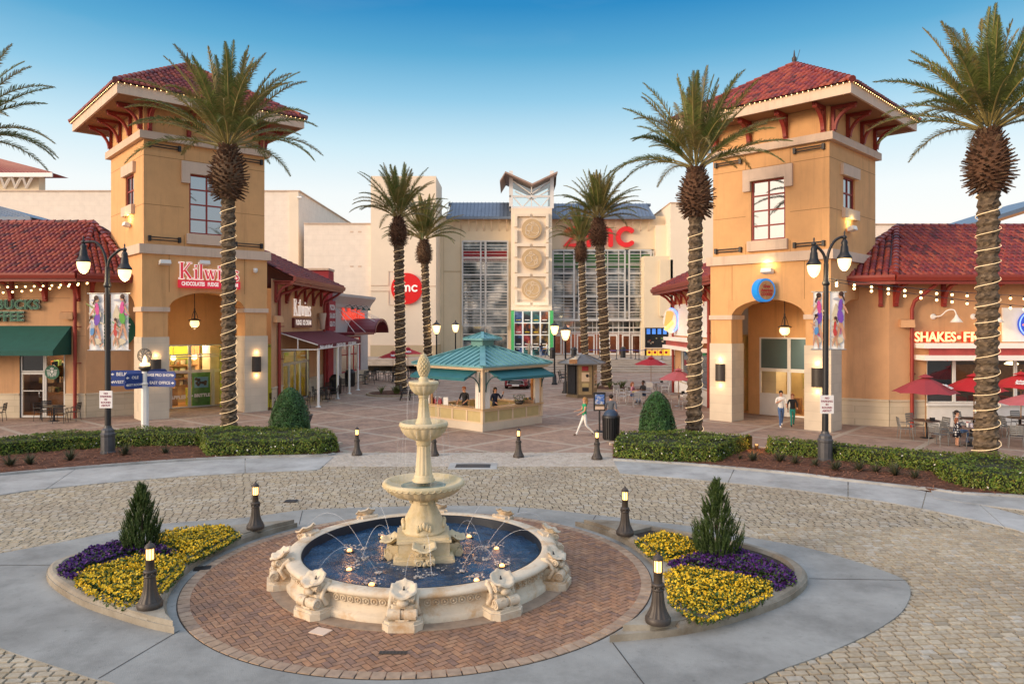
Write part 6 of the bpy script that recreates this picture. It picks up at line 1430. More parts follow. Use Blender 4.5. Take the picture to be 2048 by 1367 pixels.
def gooseneck(x, lab, on):
 t = thing('gooseneck_lamp', lab, 'wall lamp', (x, YR, 5.05), 0, 'gooseneck lamps over the diner lettering'); b = MB()
 b.lathe([(.13, 0), (.13, .04), (.06, .05)], 14, T=Matrix.Translation((x, YR, 5.05)) @ Matrix.Rotation(pi / 2, 4, 'X'))
 b.tube(catmull([Vector(q) for q in [(x, YR - .04, 5.05), (x + .2, YR - .25, 5.08), (x + .38, YR - .45, 5.32), (x + .6, YR - .6, 5.34), (x + .68, YR - .65, 5.1)]], 5), .03, 7); b.build('arm', m_white, t)
 b = MB(); b.lathe([(.05, 5.12), (.08, 5.02), (.14, 4.95), (.27, 4.78), (.25, 4.78), (.10, 4.95)], 18, (x + .68, YR - .65, 0)); b.build('shade', m_white, t)
 if on: lamp('goose_lamp', (x + .68, YR - .62, 4.75), on, (1, .75, .3), .06, t)
gooseneck(XP(1866, YR), 'white gooseneck lamp over the SHAKES lettering', 0); gooseneck(XP(1946, YR), 'lit white gooseneck lamp over the FRIES lettering beside the palm', 10)
speaker_box((XP(1812, YR), YR, 4.75), (-.3, -1, 0), 'tan box speaker left of the downpipe of the diner')
for i, zz in enumerate((5.9, 5.2)): string_bulbs(WR(.05, 0, 6.2 - .08 * i), (27.2, 31.6, zz), (.25, .22)[i], 22, ('upper' if i == 0 else 'lower') + ' string of warm bulbs from the street lamp by the diner past the diner')
# --- inner left wing along the plaza
tw3 = thing('shop_building', 'low tan candy shop wing with red tiled roof and burgundy canopy, left of plaza', 'building', (-13.1, 40, 0))
b = MB(); XW = -13.15
wing_wall(b, (XW, 40.0), (XW, 51), 7.2, [(2.0, 7.4, 0, 3.15)]); wing_wall(b, (XW, 51), (-20, 51), 7.2); b.build('wall', [m_tan, m_base], tw3)
b = MB(); q = [Vector(v) for v in ((-12.0, 40.3, 7.25), (-12.0, 52.0, 7.25), (-21, 52, 7.25), (-21, 40.3, 7.25))]; r0, r1 = Vector((-16.5, 40.3, 9.55)), Vector((-16.5, 47.5, 9.55))
tile_plane(b, q[0], q[1], r1, r0, .27, .4); tile_plane(b, q[1], q[2], r1, r1, .27, .4); ridge_tiles(b, q[1], r1); ridge_tiles(b, r0, r1); b.build('roof', m_tile, tw3)
b = MB(); b.box(-13.2, -12.05, 40.3, 52, 7.06, 7.1); b.build('soffit', m_red, tw3)
gutter(tw3, [(-11.98, 40.1), (-11.98, 52.0), (-20, 52.0)], 7.2)
for y in (40.6, 42.5, 44.4, 46.3, 48.2, 50.2): b = MB(); bracket(b, (XW, y, 7.05), (1, 0, 0), 1.1, 1.0, .17); b.build('bracket', m_red, tw3)
downpipe(tw3, [(-12.0, 43.6, 7.0), (-12.3, 42.6, 6.8), (-13.0, 41.2, 6.4), (-13.02, 41.0, 6.1), (-13.02, 41.0, 0)]); downpipe(tw3, [(-12.0, 51.7, 7.0), (-12.3, 51.4, 6.7), (-12.95, 50.85, 6.2), (-13.0, 50.8, 6.0), (-13.0, 50.8, 0)])
O = Vector((XW, 40, 0)); Uy = Vector((0, 1, 0)); Nx = Vector((1, 0, 0))
for a, c_, v0, v1, nm in ((2.0, 3.3, .02, 2.35, 'door'), (3.32, 4.5, .02, 2.35, 'window'), (4.52, 5.6, .02, 2.35, 'door'), (5.62, 7.4, .02, 2.35, 'window'), (2.0, 4.5, 2.37, 3.13, 'window'), (4.52, 7.4, 2.37, 3.13, 'window')): window(tw3, O, Uy, Z, Nx, a, c_, v0, v1, 1, 1, m_alu, m_glass, .1, .07, nm)
b = MB(); b.box(-16.6, -16.5, 41.6, 48, 0, 3.4, 0); b.box(-16.5, -13.4, 41.6, 48, 3.3, 3.4, 0); b.box(-16.5, -13.4, 41.55, 41.65, 0, 3.3, 0); b.box(-16.5, -13.4, 47.9, 48, 0, 3.3, 2); b.box(-16.5, -13.3, 41.6, 48, -.02, .02, 1)
for k in range(34): y = R(42.5, 47.4); z = random.choice((.02, .9, 1.4, 1.9)); b.box(-16.4, -16.0, y, y + R(.15, .4), z, z + R(.25, .8), 3)
b.build('shop_room', [m_lime, m_wood, mat('mustard wall', (.5, .36, .05), .7), m_goods], tw3)
lamp('shop_lamp', (-14.8, 44.5, 2.9), 55, (1, .82, .45), .3, tw3)
cn = thing('canopy', 'burgundy sloping canopy on white posts before the candy shop door', 'canopy', (-12, 41.5, 0))
b = MB(); y0, y1 = 41.4, 53.0
b.add([(XW, y0, 4.25), (XW, y1, 4.25), (-10.95, y1, 3.55), (-10.95, y0, 3.55)], [(0, 1, 2, 3)]); b.add([(-10.95, y0, 3.55), (-10.95, y1, 3.55), (-10.95, y1, 3.25), (-10.95, y0, 3.25)], [(0, 1, 2, 3)]); b.add([(XW, y1, 4.25), (-10.95, y1, 3.55), (-10.95, y1, 3.25), (XW, y1, 3.25)], [(0, 1, 2, 3)]); b.build('cloth', m_burg, cn)
b = MB()
for p_, q_ in (((XW, y0, 4.22), (-10.97, y0, 3.53)), ((XW, y0, 3.27), (-10.97, y0, 3.27)), ((XW + .02, y0, 3.27), (XW + .02, y0, 4.2)), ((-12.1, y0, 3.27), (-12.1, y0, 3.88))): b.bar(p_, q_, .05, .05)
b.bar((-10.97, y0, 3.3), (-10.97, y1, 3.3), .06, .06); b.build('frame', m_white, cn)
for y in (41.6, 46.2, 49.5, 52.3): b = MB(); b.lathe([(.16, 0), (.16, .03), (.09, .05), (.075, .08)], 12, (-11.0, y, 0)); b.tube([(-11.0, y, .05), (-11.0, y, 3.27)], .075, 10); b.build('post', m_white, cn)
b = MB()
for y, s, wd in ((43.2, 'Made to order fudge and', 2.9), (46.9, 'CHOCOLATES', 2.4), (50.2, 'ICE CREAM', 2.4)): put_text(b, s, (-10.94, y, 3.4), (0, 1, 0), Z, .24, .003, .012, width=wd)
b.build('lettering', m_vinyl, cn)
k2 = thing('shop_sign', 'small lit Kilwins sign on the candy shop wing above the canopy', 'sign', (XW + .1, 44, 5.2))
b = MB(); serif(b, (XW + .08, 43.75, 5.2), (0, 1, 0), 1.02, 0, .06, 0, -.005); b.build('letters', m_signwhite, k2)
b = MB(); b.box(XW + .0, XW + .16, 43.75, 47.6, 4.5, 5.08); b.build('panel', mat('dark red box sign', (.16, .02, .015), .5), k2)
b = MB(); put_text(b, 'FUDGE  ICE CREAM', (XW + .17, 45.68, 4.79), (0, 1, 0), Z, .42, .005, .014, width=3.3); b.build('lettering', m_signwhite, k2)
speaker_box((XW, 40.55, 5.0), (1, -.4, 0), 'tan box speaker on the candy shop wing beside its downpipe')
wl = thing('wall_lamp', 'pale up and down wall lamp on the candy shop wing', 'wall lamp', (XW, 49.6, 4.9)); b = MB(); b.lathe([(.28, .55), (.26, .3), (.20, .0), (.16, -.5), (.12, -.55)], 14, (XW + .3, 49.6, 4.9)); b.bar((XW, 49.6, 5.1), (XW + .25, 49.6, 5.1), .1, .1); b.build('shade', m_trim, wl)
# --- red pier and the pizza shop beyond it
pz = thing('shop_building', 'grey pizza shop with cornice, red pier and arched burgundy door hood', 'building', (-13, 55, 0))
m_gstucco = mat('grey stucco', (.50, .46, .44), .85, .06, 1.5, .2, 80); m_dred = mat('deep red stucco', (.33, .03, .04), .8, .1, 2, .2, 60)
b = MB(); b.box(-15.5, -13.3, 53.0, 54.6, 0, 7.9); b.build('pier', m_dred, pz); b = MB(); b.box(-16.6, -15.55, 52.9, 54.7, 0, 8.6); b.box(-16.7, -13.25, 52.9, 54.7, 8.6, 8.75); b.build('pier_cap', m_trim, pz)
b = MB(); b.box(-15.52, -13.28, 53.02, 54.58, 7.92, 8.58); b.build('parapet', m_dred, pz)
p0, p1 = Vector((-13.35, 54.6, 0)), Vector((-12.3, 62.5, 0)); Up = (p1 - p0).normalized(); Np = Up.cross(Z); Lp = (p1 - p0).length
b = MB(); panel(b, p0, Up, Z, Np, 0, Lp, 0, 6.5, [(1.8, 6.2, .9, 3.7)], .25); b.add([p1, p1 - Np * 9, p1 - Np * 9 + Z * 6.5, p1 + Z * 6.5], [(0, 1, 2, 3)]); b.build('wall', m_gstucco, pz)
b = MB(); b.slab([(0, 0), (.1, 0), (.16, .25), (.35, .5), (.55, .75), (.6, .8), (.6, 1.0), (0, 1.0)], p0 - Up * .3 + Z * 6.0, Np, Z, Up, Lp + .6); b.slab([(0, 0), (.35, .5), (.6, .8), (.6, 1.0), (0, 1.0)], p1 + Up * .02 + Z * 6.0, Up, Z, -Np, 8); b.build('cornice', m_gstucco, pz)
window(pz, p0, Up, Z, Np, 1.8, 6.2, .9, 3.7, 3, 2, m_dred, m_glass, .15, .1); b = MB(); b.box(-17, -15, 55.5, 62, 0, 4, 0); b.build('shop_room', m_interior, pz); lamp('shop_lamp', (-14.2, 58.5, 3), 25, (1, .75, .4), .3, pz)
b = MB(); panel(b, p0 + Np * .06, Up, Z, Np, 0, Lp, 0, .9, [], .1); b.build('wainscot', m_base, pz)
b = MB(); n = 12
arc = [(4.6 - 1.75 * cos(pi * i / n), 4.0 + 1.15 * sin(pi * i / n)) for i in range(n + 1)]
for (u0, z0), (u1, z1) in zip(arc, arc[1:]): b.add([p0 + Up * u0 + Z * z0 + Np * .05, p0 + Up * u1 + Z * z1 + Np * .05, p0 + Up * u1 + Z * z1 + Np * 2.3, p0 + Up * u0 + Z * z0 + Np * 2.3], [(0, 1, 2, 3)], 0, True)
rim = [(u, z) for u, z in arc] + [(4.6 + 1.6 * cos(pi * i / n), 4.0 + .95 * sin(pi * i / n)) for i in range(n + 1)]
b.slab(rim, p0 + Np * 2.24, Up, Z, Np, .1); b.slab([(-1.6, 3.9), (2.85, 3.9), (2.85, 4.08), (-1.6, 4.08)], p0 + Np * .05, Up, Z, Np, 2.2); b.build('door_hood', mat('burgundy metal', (.16, .02, .03), .45, .08, 4), pz)
b = MB()
for u, w0 in ((-1.2, .5), (1.2, 1.2), (3.6, 3.2), (5.2, 4.8), (6.3, 5.8)): b.tube([p0 + Up * w0 + Z * 5.9 + Np * .05, p0 + Up * u + Z * (4.1 if u < 3 else 4.9) + Np * 2.1], .025, 5)
b.build('tie_rod', m_white, pz)
ps = thing('shop_sign', 'glowing red RedBrick Pizza lettering on the grey shop', 'sign', p0 + Up * 4 + Z * 5.3); b = MB(); put_text(b, 'RedBrick Pizza', p0 + Up * 4.2 + Z * 5.45 + Np * .12, Up, Z, 1.25, .05, .03, width=5.0); b.build('letters', mat('lit red lettering', (.6, .04, .03), .4, 0, emit=(1, .09, .05), es=.35), ps)
for k in range(4): 
 o = p0 + Up * (2.3 + k * 1.3) + Z * 6.0; t = thing('gooseneck_lamp', ORD[k] + ' tiny green gooseneck lamp over the red pizza lettering, counted from the pier', 'wall lamp', o, 0, 'green lamps over the pizza sign'); b = MB(); b.tube([o, o + Np * .5 + Z * .2, o + Np * .7 - Z * .05], .025, 5); b.lathe([(.05, 0), (.16, -.16)], 10, tuple(o + Np * .7)); b.build('shade', m_awning, t)
hs = thing('banner_sign', 'red vertical sign with white lettering on the red pier', 'sign', (-13.2, 53.2, 5)); b = MB(); b.box(-13.28, -13.1, 52.4, 54.4, 4.2, 6.4); b.build('board', m_dred, hs); b = MB()
for k, s in enumerate(('PIZZA', 'SALADS', 'GELATO')): put_text(b, s, (-13.08, 53.4, 5.9 - k * .6), (0, 1, 0), Z, .5, .004, .012, width=1.6)
b.build('lettering', m_vinyl, hs)
# --- inner right wing along the plaza
tw4 = thing('shop_building', 'low tan diner wing with red tiled roof and hot dog sign, right of plaza', 'building', (11.2, 40, 0)); XR = 11.2
b = MB(); wing_wall(b, (XR, 50.5), (XR, 37), 7.05, [(2.0, 9.5, .9, 3.1)]); wing_wall(b, (19, 50.5), (XR, 50.5), 7.05); b.build('wall', [m_tan, m_base], tw4)
b = MB(); q = [Vector(v) for v in ((10.0, 52.0, 7.1), (10.0, 36.5, 7.1), (19, 36.5, 7.1), (19, 52, 7.1))]; r0, r1 = Vector((14.5, 47.5, 9.4)), Vector((14.5, 40, 9.4))
tile_plane(b, q[0], q[1], r1, r0, .27, .4); tile_plane(b, q[1], q[2], r1, r1, .27, .4); tile_plane(b, q[3], q[0], r0, r0, .27, .4); ridge_tiles(b, q[0], r0); ridge_tiles(b, q[1], r1); ridge_tiles(b, r0, r1); b.build('roof', m_tile, tw4)
b = MB(); b.box(10.05, 11.2, 37, 52, 6.9, 6.94); b.build('soffit', m_red, tw4); gutter(tw4, [(19, 52), (9.98, 52.0), (9.98, 36.5)], 7.05)
for y in (49.9, 48.2, 46.2, 44.2, 42.2, 40.2): b = MB(); bracket(b, (XR, y, 6.9), (-1, 0, 0), 1.1, 1.0, .17); b.build('bracket', m_red, tw4)
for yy in (50.3, 41.2): downpipe(tw4, [(10.1, yy, 6.8), (10.6, yy, 6.5), (11.05, yy, 6.0), (11.05, yy, 5.6), (11.05, yy, 0)])
OW = Vector((XR, 50.5, 0)); Uw = Vector((0, -1, 0))
for a, c_ in ((2.0, 4.4), (4.42, 6.9), (6.92, 9.5)): window(tw4, OW, Uw, Z, (-1, 0, 0), a, c_, .9, 3.1, 1, 1, m_white, m_mirror, .12, .07)
b = MB(); b.box(11.05, XR - .035, 41.5, 50, 3.95, 6.0); b.box(11.08, XR - .035, 41.5, 50, .0, .85); b.build('white_panel', m_white, tw4)
b = MB()
for z0, z1, xx in ((3.62, 3.84, 10.4), (3.08, 3.3, 10.35)): b.box(xx, XR - .005, 41.5, 50.4, z0, z1)
b.build('canopy_trim', m_cwhite, tw4); b = MB(); b.box(10.55, 10.6, 41.6, 50.2, 3.305, 3.615); b.build('canopy_band', m_canopyred, tw4); lamp('canopy_lamp', (10.0, 48, 4.3), 8, (1, .4, .25), .2, tw4)
hd = thing('neon_sign', 'colourful round neon hot dog sign at the corner of the right diner wing', 'sign', (11, 49, 5)); c = Vector((10.75, 49.2, 4.95)); nn_ = Vector((-.5, -.86, 0)).normalized(); uu = Z.cross(nn_).normalized()
b = MB(); b.slab([(.55 * cos(a), .85 * sin(a)) for a in [2 * pi * i / 30 for i in range(30)]], c, uu, Z, nn_, .2); b.build('disc', m_white, hd)
b = MB(); 
for k, (a0, off) in enumerate(((.2, 0), (.2, .14))): b.tube([c + uu * ((.5 - off) * cos(a)) + Z * ((.8 - off) * sin(a)) + nn_ * .24 for a in [a0 - 1.4 + 2.9 * i / 20 for i in range(21)]], .06, 6, k)
b.slab([(-.48, -.35), (-.1, -.45), (.2, .6), (-.3, .65)], c, uu, Z, nn_, .25, 2)
b.tube([c - uu * .4 - Z * .62 + nn_ * .28, c + uu * .12 - Z * .1 + nn_ * .28], .09, 8, 3)
b.build('neon_tubes', [m_neonb, m_white, m_neon, mat('mustard neon', (.9, .6, .1), .4, 0, emit=(1, .6, .1), es=1.2)], hd)
# ------------------------------------------------------------------ the cinema and the blocks behind the plaza
m_cream = mat('cream stucco', (.72, .60, .42), .9, .05, .5, .15, 60); m_cream2 = mat('pale cream stucco', (.78, .66, .51), .9, .04, .4, .15, 60); m_cdark = mat('tan lower stucco', (.52, .41, .26), .9, .05, .6)
m_splitface = block_mat('split face block', (.80, .70, .59), (.76, .66, .55), 1.2, .6, .03, var=.05, bump=.5, c2=(.785, .685, .575))
m_bmetal = mat('blue grey metal roof', (.13, .17, .23), .4, .12, 1, metal=.3); m_louv = mat('louvre aluminium', (.50, .50, .49), .45, .08, 3)
m_steel = mat('painted steel', (.72, .70, .67), .45, .05, 3)
D = 89.0; ZPf = 1.0
def pbox(mb, px0, px1, py0, py1, d, back, m=0): mb.box(XP(px0, d), XP(px1, d), d, d + back, ZP(py1, d), ZP(py0, d), m)
ci = thing('cinema_building', 'large cream cinema with blue metal roofs, louvred glass front and entrance tower', 'building', (0, D, 0))
b = MB(); O = Vector((XP(880, D), D, 0)); u = lambda px: XP(px, D) - O.x; zz = lambda py: ZP(py, D)
panel(b, O, (1, 0, 0), Z, (0, -1, 0), 0, u(1345), 0, zz(432), [(u(925), u(1016), 1.0, zz(482)), (u(1104), u(1311), 1.0, zz(498))], .6)
b.box(XP(880, D), XP(1345, D), D + 7, D + 40, 0, zz(436)); b.build('wall', m_cream, ci)
b = MB()
for px0, px1, py in ((887, 924, 542), (1311, 1345, 500), (1311, 1345, 516)): b.box(XP(px0, D), XP(px1, D), D - .05, D, zz(py + 1.2), zz(py))
for px in (887, 921): b.box(XP(px, D), XP(px + .8, D), D - .03, D, 1, zz(432))
b.build('reveal_strip', m_cdark, ci)
# side block with the round sign
d4 = 84.0; b = MB(); O4 = Vector((XP(741.5, d4), d4, 0)); W4 = XP(872, d4) - O4.x
b.box(O4.x, O4.x + W4, d4, d4 + 7, 1.5, ZP(352, d4), 0); b.box(O4.x - .02, O4.x + W4 + .1, d4 - .15, d4 + 6.9, 0, ZP(690, d4), 1); b.box(O4.x - .05, O4.x + W4 + .05, d4 - .12, d4 + .05, ZP(691, d4), ZP(689.5, d4), 2)
b.build('side_block', [m_cream2, m_cdark, m_trim], ci)
b = MB(); X4 = lambda px: XP(px, d4); Z4 = lambda py: ZP(py, d4)
for px0, px1, py in ((741.5, 777, 570), (741.5, 777, 581), (850, 872, 571), (777, 790, 542), (777, 790, 609)): b.box(X4(px0), X4(px1), d4 - .06, d4, Z4(py + 1.2), Z4(py))
for px, py0, py1 in ((777, 542, 570), (777, 581, 609), (808, 609, 680)): b.box(X4(px), X4(px + 1), d4 - .06, d4, Z4(py1), Z4(py0))
b.build('reveal_strip', m_trim, ci)
# tower with three discs and glass lantern
d5 = 86.0; X5 = lambda px: XP(px, d5); Z5 = lambda py: ZP(py, d5)
b = MB(); b.box(X5(1022), X5(1104), d5, D + 3, Z5(620), Z5(416)); b.box(X5(1022), X5(1026), d5 + .4, D, 1, Z5(620)); b.box(X5(1099), X5(1104), d5 + .4, D, 1, Z5(620)); b.box(X5(1026), X5(1099), d5 + .9, d5 + 1.2, 1, Z5(620)); b.build('entrance_tower', m_cream2, ci)
b = MB()
for k in range(3):
 y0 = 427 + k * 60; 
 for s in (-1, 1):
  xm = 1063 + s * 2.5; xe = 1063 + s * 34
  a0, a1 = sorted((X5(xm), X5(xe))); b.box(a0, a1, d5 - .35, d5, Z5(y0 + 6), Z5(y0))
  a0, a1 = sorted((X5(xe), X5(xe - s * 5.5))); b.box(a0, a1, d5 - .35, d5, Z5(y0 + 27), Z5(y0 + 6)); 
  if k < 2: b.box(a0, a1, d5 - .35, d5, Z5(y0 + 58), Z5(y0 + 33))
  if k == 2:
   b.box(a0, a1, d5 - .35, d5, Z5(y0 + 57), Z5(y0 + 33)); a0, a1 = sorted((X5(xm), X5(xe))); b.box(a0, a1, d5 - .35, d5, Z5(y0 + 63), Z5(y0 + 57))
b.build('raised_frame', m_cream2, ci)
m_disc = mat('ochre disc', (.52, .36, .19), .8, .06, 2)
for k in range(3):
 c = Vector((X5(1063.5), d5, Z5(458.5 + k * 59.5))); t_ = MB(); disc(t_, c, Vector((1, 0, 0)), Vector((0, -1, 0)), 20 * d5 / F, .45, 0, 40); dc = t_.build('round_relief', m_disc, ci)
 t_ = MB(); rr = random.Random(k + 2)
 for q in range(5):
  cx, cz, r_ = ((-.25, .1, .32), (.35, -.05, .42), (.1, .6, .14), (-.45, -.4, .2), (.05, -.1, .7))[q]; r_ *= (1, .9, 1.1)[k]; cx = cx * (1, -1, .8)[k]
  pts = [c + Vector(((cx + r_ * cos(a)) * 1.15, -.46, (cz + r_ * sin(a)) * 1.15)) for a in [2 * pi * i / 24 for i in range(25)]]
  t_.tube(pts if math.hypot(cx, cz) + r_ < .95 else pts[6:18], .028, 5)
 t_.build('ring_motif', m_cream2, dc)
b = MB(); zl0, zl1 = Z5(416), Z5(362)
for x in (X5(1022), X5(1104)): 
 for y in (d5, d5 + 5): b.box(x - .22, x + .22, y, y + .4, zl0, zl1 + 1.2)
for z in (zl0, Z5(394)): b.box(X5(1022), X5(1104), d5 + .02, d5 + .22, z - .02, z + .2); b.box(X5(1022) - .2, X5(1022), d5, d5 + 5, z, z + .2)
xm = X5(1063)
for a0, a1 in (((1026, 362), (1063, 388)), ((1100, 362), (1063, 388)), ((1028, 395), (1045, 414)), ((1063, 395), (1045, 414)), ((1063, 395), (1082, 414)), ((1098, 395), (1082, 414)), ((1030, 382), (1062, 399)), ((1098, 380), (1064, 399))): b.bar((X5(a0[0]), d5 + .1, Z5(a0[1])), (X5(a1[0]), d5 + .1, Z5(a1[1])), .13, .13)
b.bar((xm, d5 + .1, zl0), (xm, d5 + .1, Z5(371)), .13, .13); b.build('lantern_frame', m_steel, ci)
b = MB(); b.add([(X5(1024), d5 + .25, zl0), (X5(1102), d5 + .25, zl0), (X5(1102), d5 + .25, Z5(352)), (xm, d5 + .25, Z5(374)), (X5(1024), d5 + .25, Z5(352))], [(0, 1, 2, 3, 4)]); b.add([(X5(1022), d5 + .3, zl0), (X5(1022), d5 + 5, zl0), (X5(1022), d5 + 5, Z5(354)), (X5(1022), d5 + .3, Z5(354))], [(0, 1, 2, 3)]); b.build('lantern_glass', glass_mat('lantern pane', (.75, .88, .9), .25), ci)
b = MB()
def rslab(p0_, p1_, y0, y1, th, m=0): b.add([(p0_[0], y0, p0_[1]), (p1_[0], y0, p1_[1]), (p1_[0], y1, p1_[1]), (p0_[0], y1, p0_[1]), (p0_[0], y0, p0_[1] + th), (p1_[0], y0, p1_[1] + th), (p1_[0], y1, p1_[1] + th), (p0_[0], y1, p0_[1] + th)], [(0, 3, 2, 1), (4, 5, 6, 7), (0, 1, 5, 4), (1, 2, 6, 5), (2, 3, 7, 6), (3, 0, 4, 7)], m)
rslab((X5(1011), Z5(350)), (X5(1064), Z5(374)), d5 - 1.2, d5 + 6.5, .2); rslab((X5(1064), Z5(374)), (X5(1114), Z5(350)), d5 - 1.2, d5 + 6.5, .2); rslab((X5(1000), Z5(368)), (X5(1011), Z5(350)), d5 - 1.2, d5 + 6.5, .2); rslab((X5(1114), Z5(350)), (X5(1113), Z5(366)), d5 + 1, d5 + 6.5, .3)
b.build('butterfly_roof', mat('salmon roof edge', (.36, .25, .20), .7, .1, 2), ci)
# blue standing-seam roofs
for px0, px1, pt in ((893, 1023, 405), (1104, 1310, 407)):
 b = MB(); x0, x1 = XP(px0, D - 1.2), XP(px1, D - 1.2); zE, zT = ZP(433, D - 1.2), ZP(pt, D + 1.5); y0, y1 = D - 1.2, D + 1.5
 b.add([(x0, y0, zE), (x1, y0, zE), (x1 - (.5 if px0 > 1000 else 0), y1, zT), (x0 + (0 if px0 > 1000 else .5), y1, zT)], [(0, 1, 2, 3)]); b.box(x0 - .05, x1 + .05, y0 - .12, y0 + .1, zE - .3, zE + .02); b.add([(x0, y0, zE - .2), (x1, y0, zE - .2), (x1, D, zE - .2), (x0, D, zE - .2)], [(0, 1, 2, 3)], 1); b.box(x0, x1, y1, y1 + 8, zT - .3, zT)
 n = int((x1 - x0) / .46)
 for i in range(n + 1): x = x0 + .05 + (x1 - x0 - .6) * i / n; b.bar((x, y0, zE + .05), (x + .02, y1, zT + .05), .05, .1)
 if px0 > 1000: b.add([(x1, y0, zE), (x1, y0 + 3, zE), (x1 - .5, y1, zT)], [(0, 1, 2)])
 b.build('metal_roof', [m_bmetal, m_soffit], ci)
 b = MB(); n = 8 if px0 < 1000 else 12
 for i in range(n): x = x0 + .8 + (x1 - x0 - 1.4) * i / (n - 1); b.bar((x, D - .02, zE - 1.6), (x, y0 + .3, zE - .25), .07, .07)
 b.build('roof_strut', m_trim, ci)
# glazing behind, with lobby
b = MB(); m_lob = mat('lobby glazing', (.10, .13, .15), .06, .3, .8, spec=1.0, coat=.6)
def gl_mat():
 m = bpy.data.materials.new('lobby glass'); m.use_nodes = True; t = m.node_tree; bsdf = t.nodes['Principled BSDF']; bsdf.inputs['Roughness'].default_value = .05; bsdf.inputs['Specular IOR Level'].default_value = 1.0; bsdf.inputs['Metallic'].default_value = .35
 tc = t.nodes.new('ShaderNodeTexCoord'); nz = t.nodes.new('ShaderNodeTexNoise'); nz.inputs['Scale'].default_value = .55; nz.inputs['Detail'].default_value = 6; t.links.new(tc.outputs['Object'], nz.inputs['Vector']); r = t.nodes.new('ShaderNodeValToRGB'); e = r.color_ramp.elements; e[0].position = .38; e[1].position = .62; e[0].color = (.05, .07, .08, 1); e[1].color = (.80, .77, .70, 1); q = e.new(.5); q.color = (.22, .26, .28, 1)  # bright sky and dark reflections painted into the glass colour by noise
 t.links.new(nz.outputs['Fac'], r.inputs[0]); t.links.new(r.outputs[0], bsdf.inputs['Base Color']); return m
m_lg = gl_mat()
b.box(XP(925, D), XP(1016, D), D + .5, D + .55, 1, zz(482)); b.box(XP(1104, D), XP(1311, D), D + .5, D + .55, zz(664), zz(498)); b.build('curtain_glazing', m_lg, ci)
b = MB(); b.box(XP(925, D), XP(1016, D), D + .4, D + .44, zz(520), zz(500)); b.build('red_blind', m_dred, ci); b = MB(); b.box(XP(1104, D), XP(1306, D), D + .4, D + .44, zz(535), zz(508)); b.build('green_blind', mat('green blind', (.05, .16, .05), .7, .2, 1), ci)
b = MB()
for px in (925, 970, 1015): b.box(XP(px, D) - .07, XP(px, D) + .07, D + .3, D + .39, 1, zz(482))
for px in (1106, 1128, 1150, 1172, 1194, 1216, 1238, 1260, 1282, 1308): b.box(XP(px, D) - .06, XP(px, D) + .06, D + .3, D + .39, 1, zz(498))
for py in (528, 560, 592, 624, 655, 664): b.box(XP(1104, D), XP(1311, D), D + .24, D + .29, zz(py) - .07, zz(py) + .07)
for py in (522, 560, 600, 630, 668): b.box(XP(925, D), XP(1016, D), D + .24, D + .29, zz(py) - .07, zz(py) + .07)
b.build('mullion', m_steel, ci)
# louvred sun screens standing before the glass
def louvre(px0, px1, py0, py1, d, rows, inner):
 b = MB(); x0, x1 = XP(px0, d), XP(px1, d); z0, z1 = ZP(py1, d), ZP(py0, d)
 for x in [x0, x1] + [XP(p_, d) for p_ in inner]: b.box(x - .09, x + .09, d, d + .14, z0, z1)
 for z in [z0 + (z1 - z0) * i / rows for i in range(rows + 1)]: b.box(x0, x1, d - .02, d + .1, z - .08, z + .08)
 n = int((z1 - z0) / .36)
 for i in range(n): z = z0 + .2 + (z1 - z0 - .3) * i / n; b.add([(x0, d + .02, z), (x1, d + .02, z), (x1, d + .16, z + .035), (x0, d + .16, z + .035)], [(0, 1, 2, 3)]); b.add([(x0, d + .02, z - .035), (x1, d + .02, z - .035), (x1, d + .02, z), (x0, d + .02, z)], [(0, 1, 2, 3)])
 for x in (x0, x1): 
  for z in (z0 + .3, (z0 + z1) / 2, z1 - .3): b.bar((x, d + .1, z), (x, D + .3, z), .06, .06)
 b.build('louvre_screen', m_louv, ci)
dl = D - .7
louvre(925, 1015.5, 482, 651, dl, 5, (961.5, 971.5))
for a0, a1 in ((1106, 1148), (1158, 1200), (1208, 1250), (1258.5, 1302)): louvre(a0, a1, 500, 638, dl, 3, ())
b = MB(); b.box(XP(1104, dl), XP(1311, dl), dl, D - .1, zz(641), zz(638)); b.build('screen_rail', m_steel, ci)
# doors
m_lobby = mat('lobby brick', (.20, .07, .045), .7, .3, 1.2); b = MB(); b.box(XP(920, D), XP(1316, D), D + 4, D + 4.1, 1, 8, 0); b.box(XP(920, D), XP(1316, D), D + .8, D + 4, 7.4, 7.5, 1); b.box(XP(920, D), XP(1316, D), D + .6, D + 4, .98, 1.02, 1); b.build('lobby', [m_lobby, m_wood], ci)
for x in (XP(960, D), XP(1130, D), XP(1180, D), XP(1235, D), XP(1290, D)): lamp('lobby_lamp', (x, D + 2, 5.5), 130, (1, .72, .42), .4, ci)
O = Vector((XP(1104, D), D, 0)); uu_ = lambda px: XP(px, D) - O.x
for a0, a1 in ((1106, 1124), (1126, 1144), (1154, 1171), (1173, 1190), (1199, 1216), (1218, 1236), (1245, 1262), (1264, 1283)): window(ci, O, (1, 0, 0), Z, (0, -1, 0), uu_(a0), uu_(a1), 1.02, zz(669), 1, 1, m_white, m_glass, .45, .16, 'door')
window(ci, O, (1, 0, 0), Z, (0, -1, 0), uu_(1104), uu_(1288), zz(668), zz(641), 9, 2, m_steel, m_glass, .45, .1)
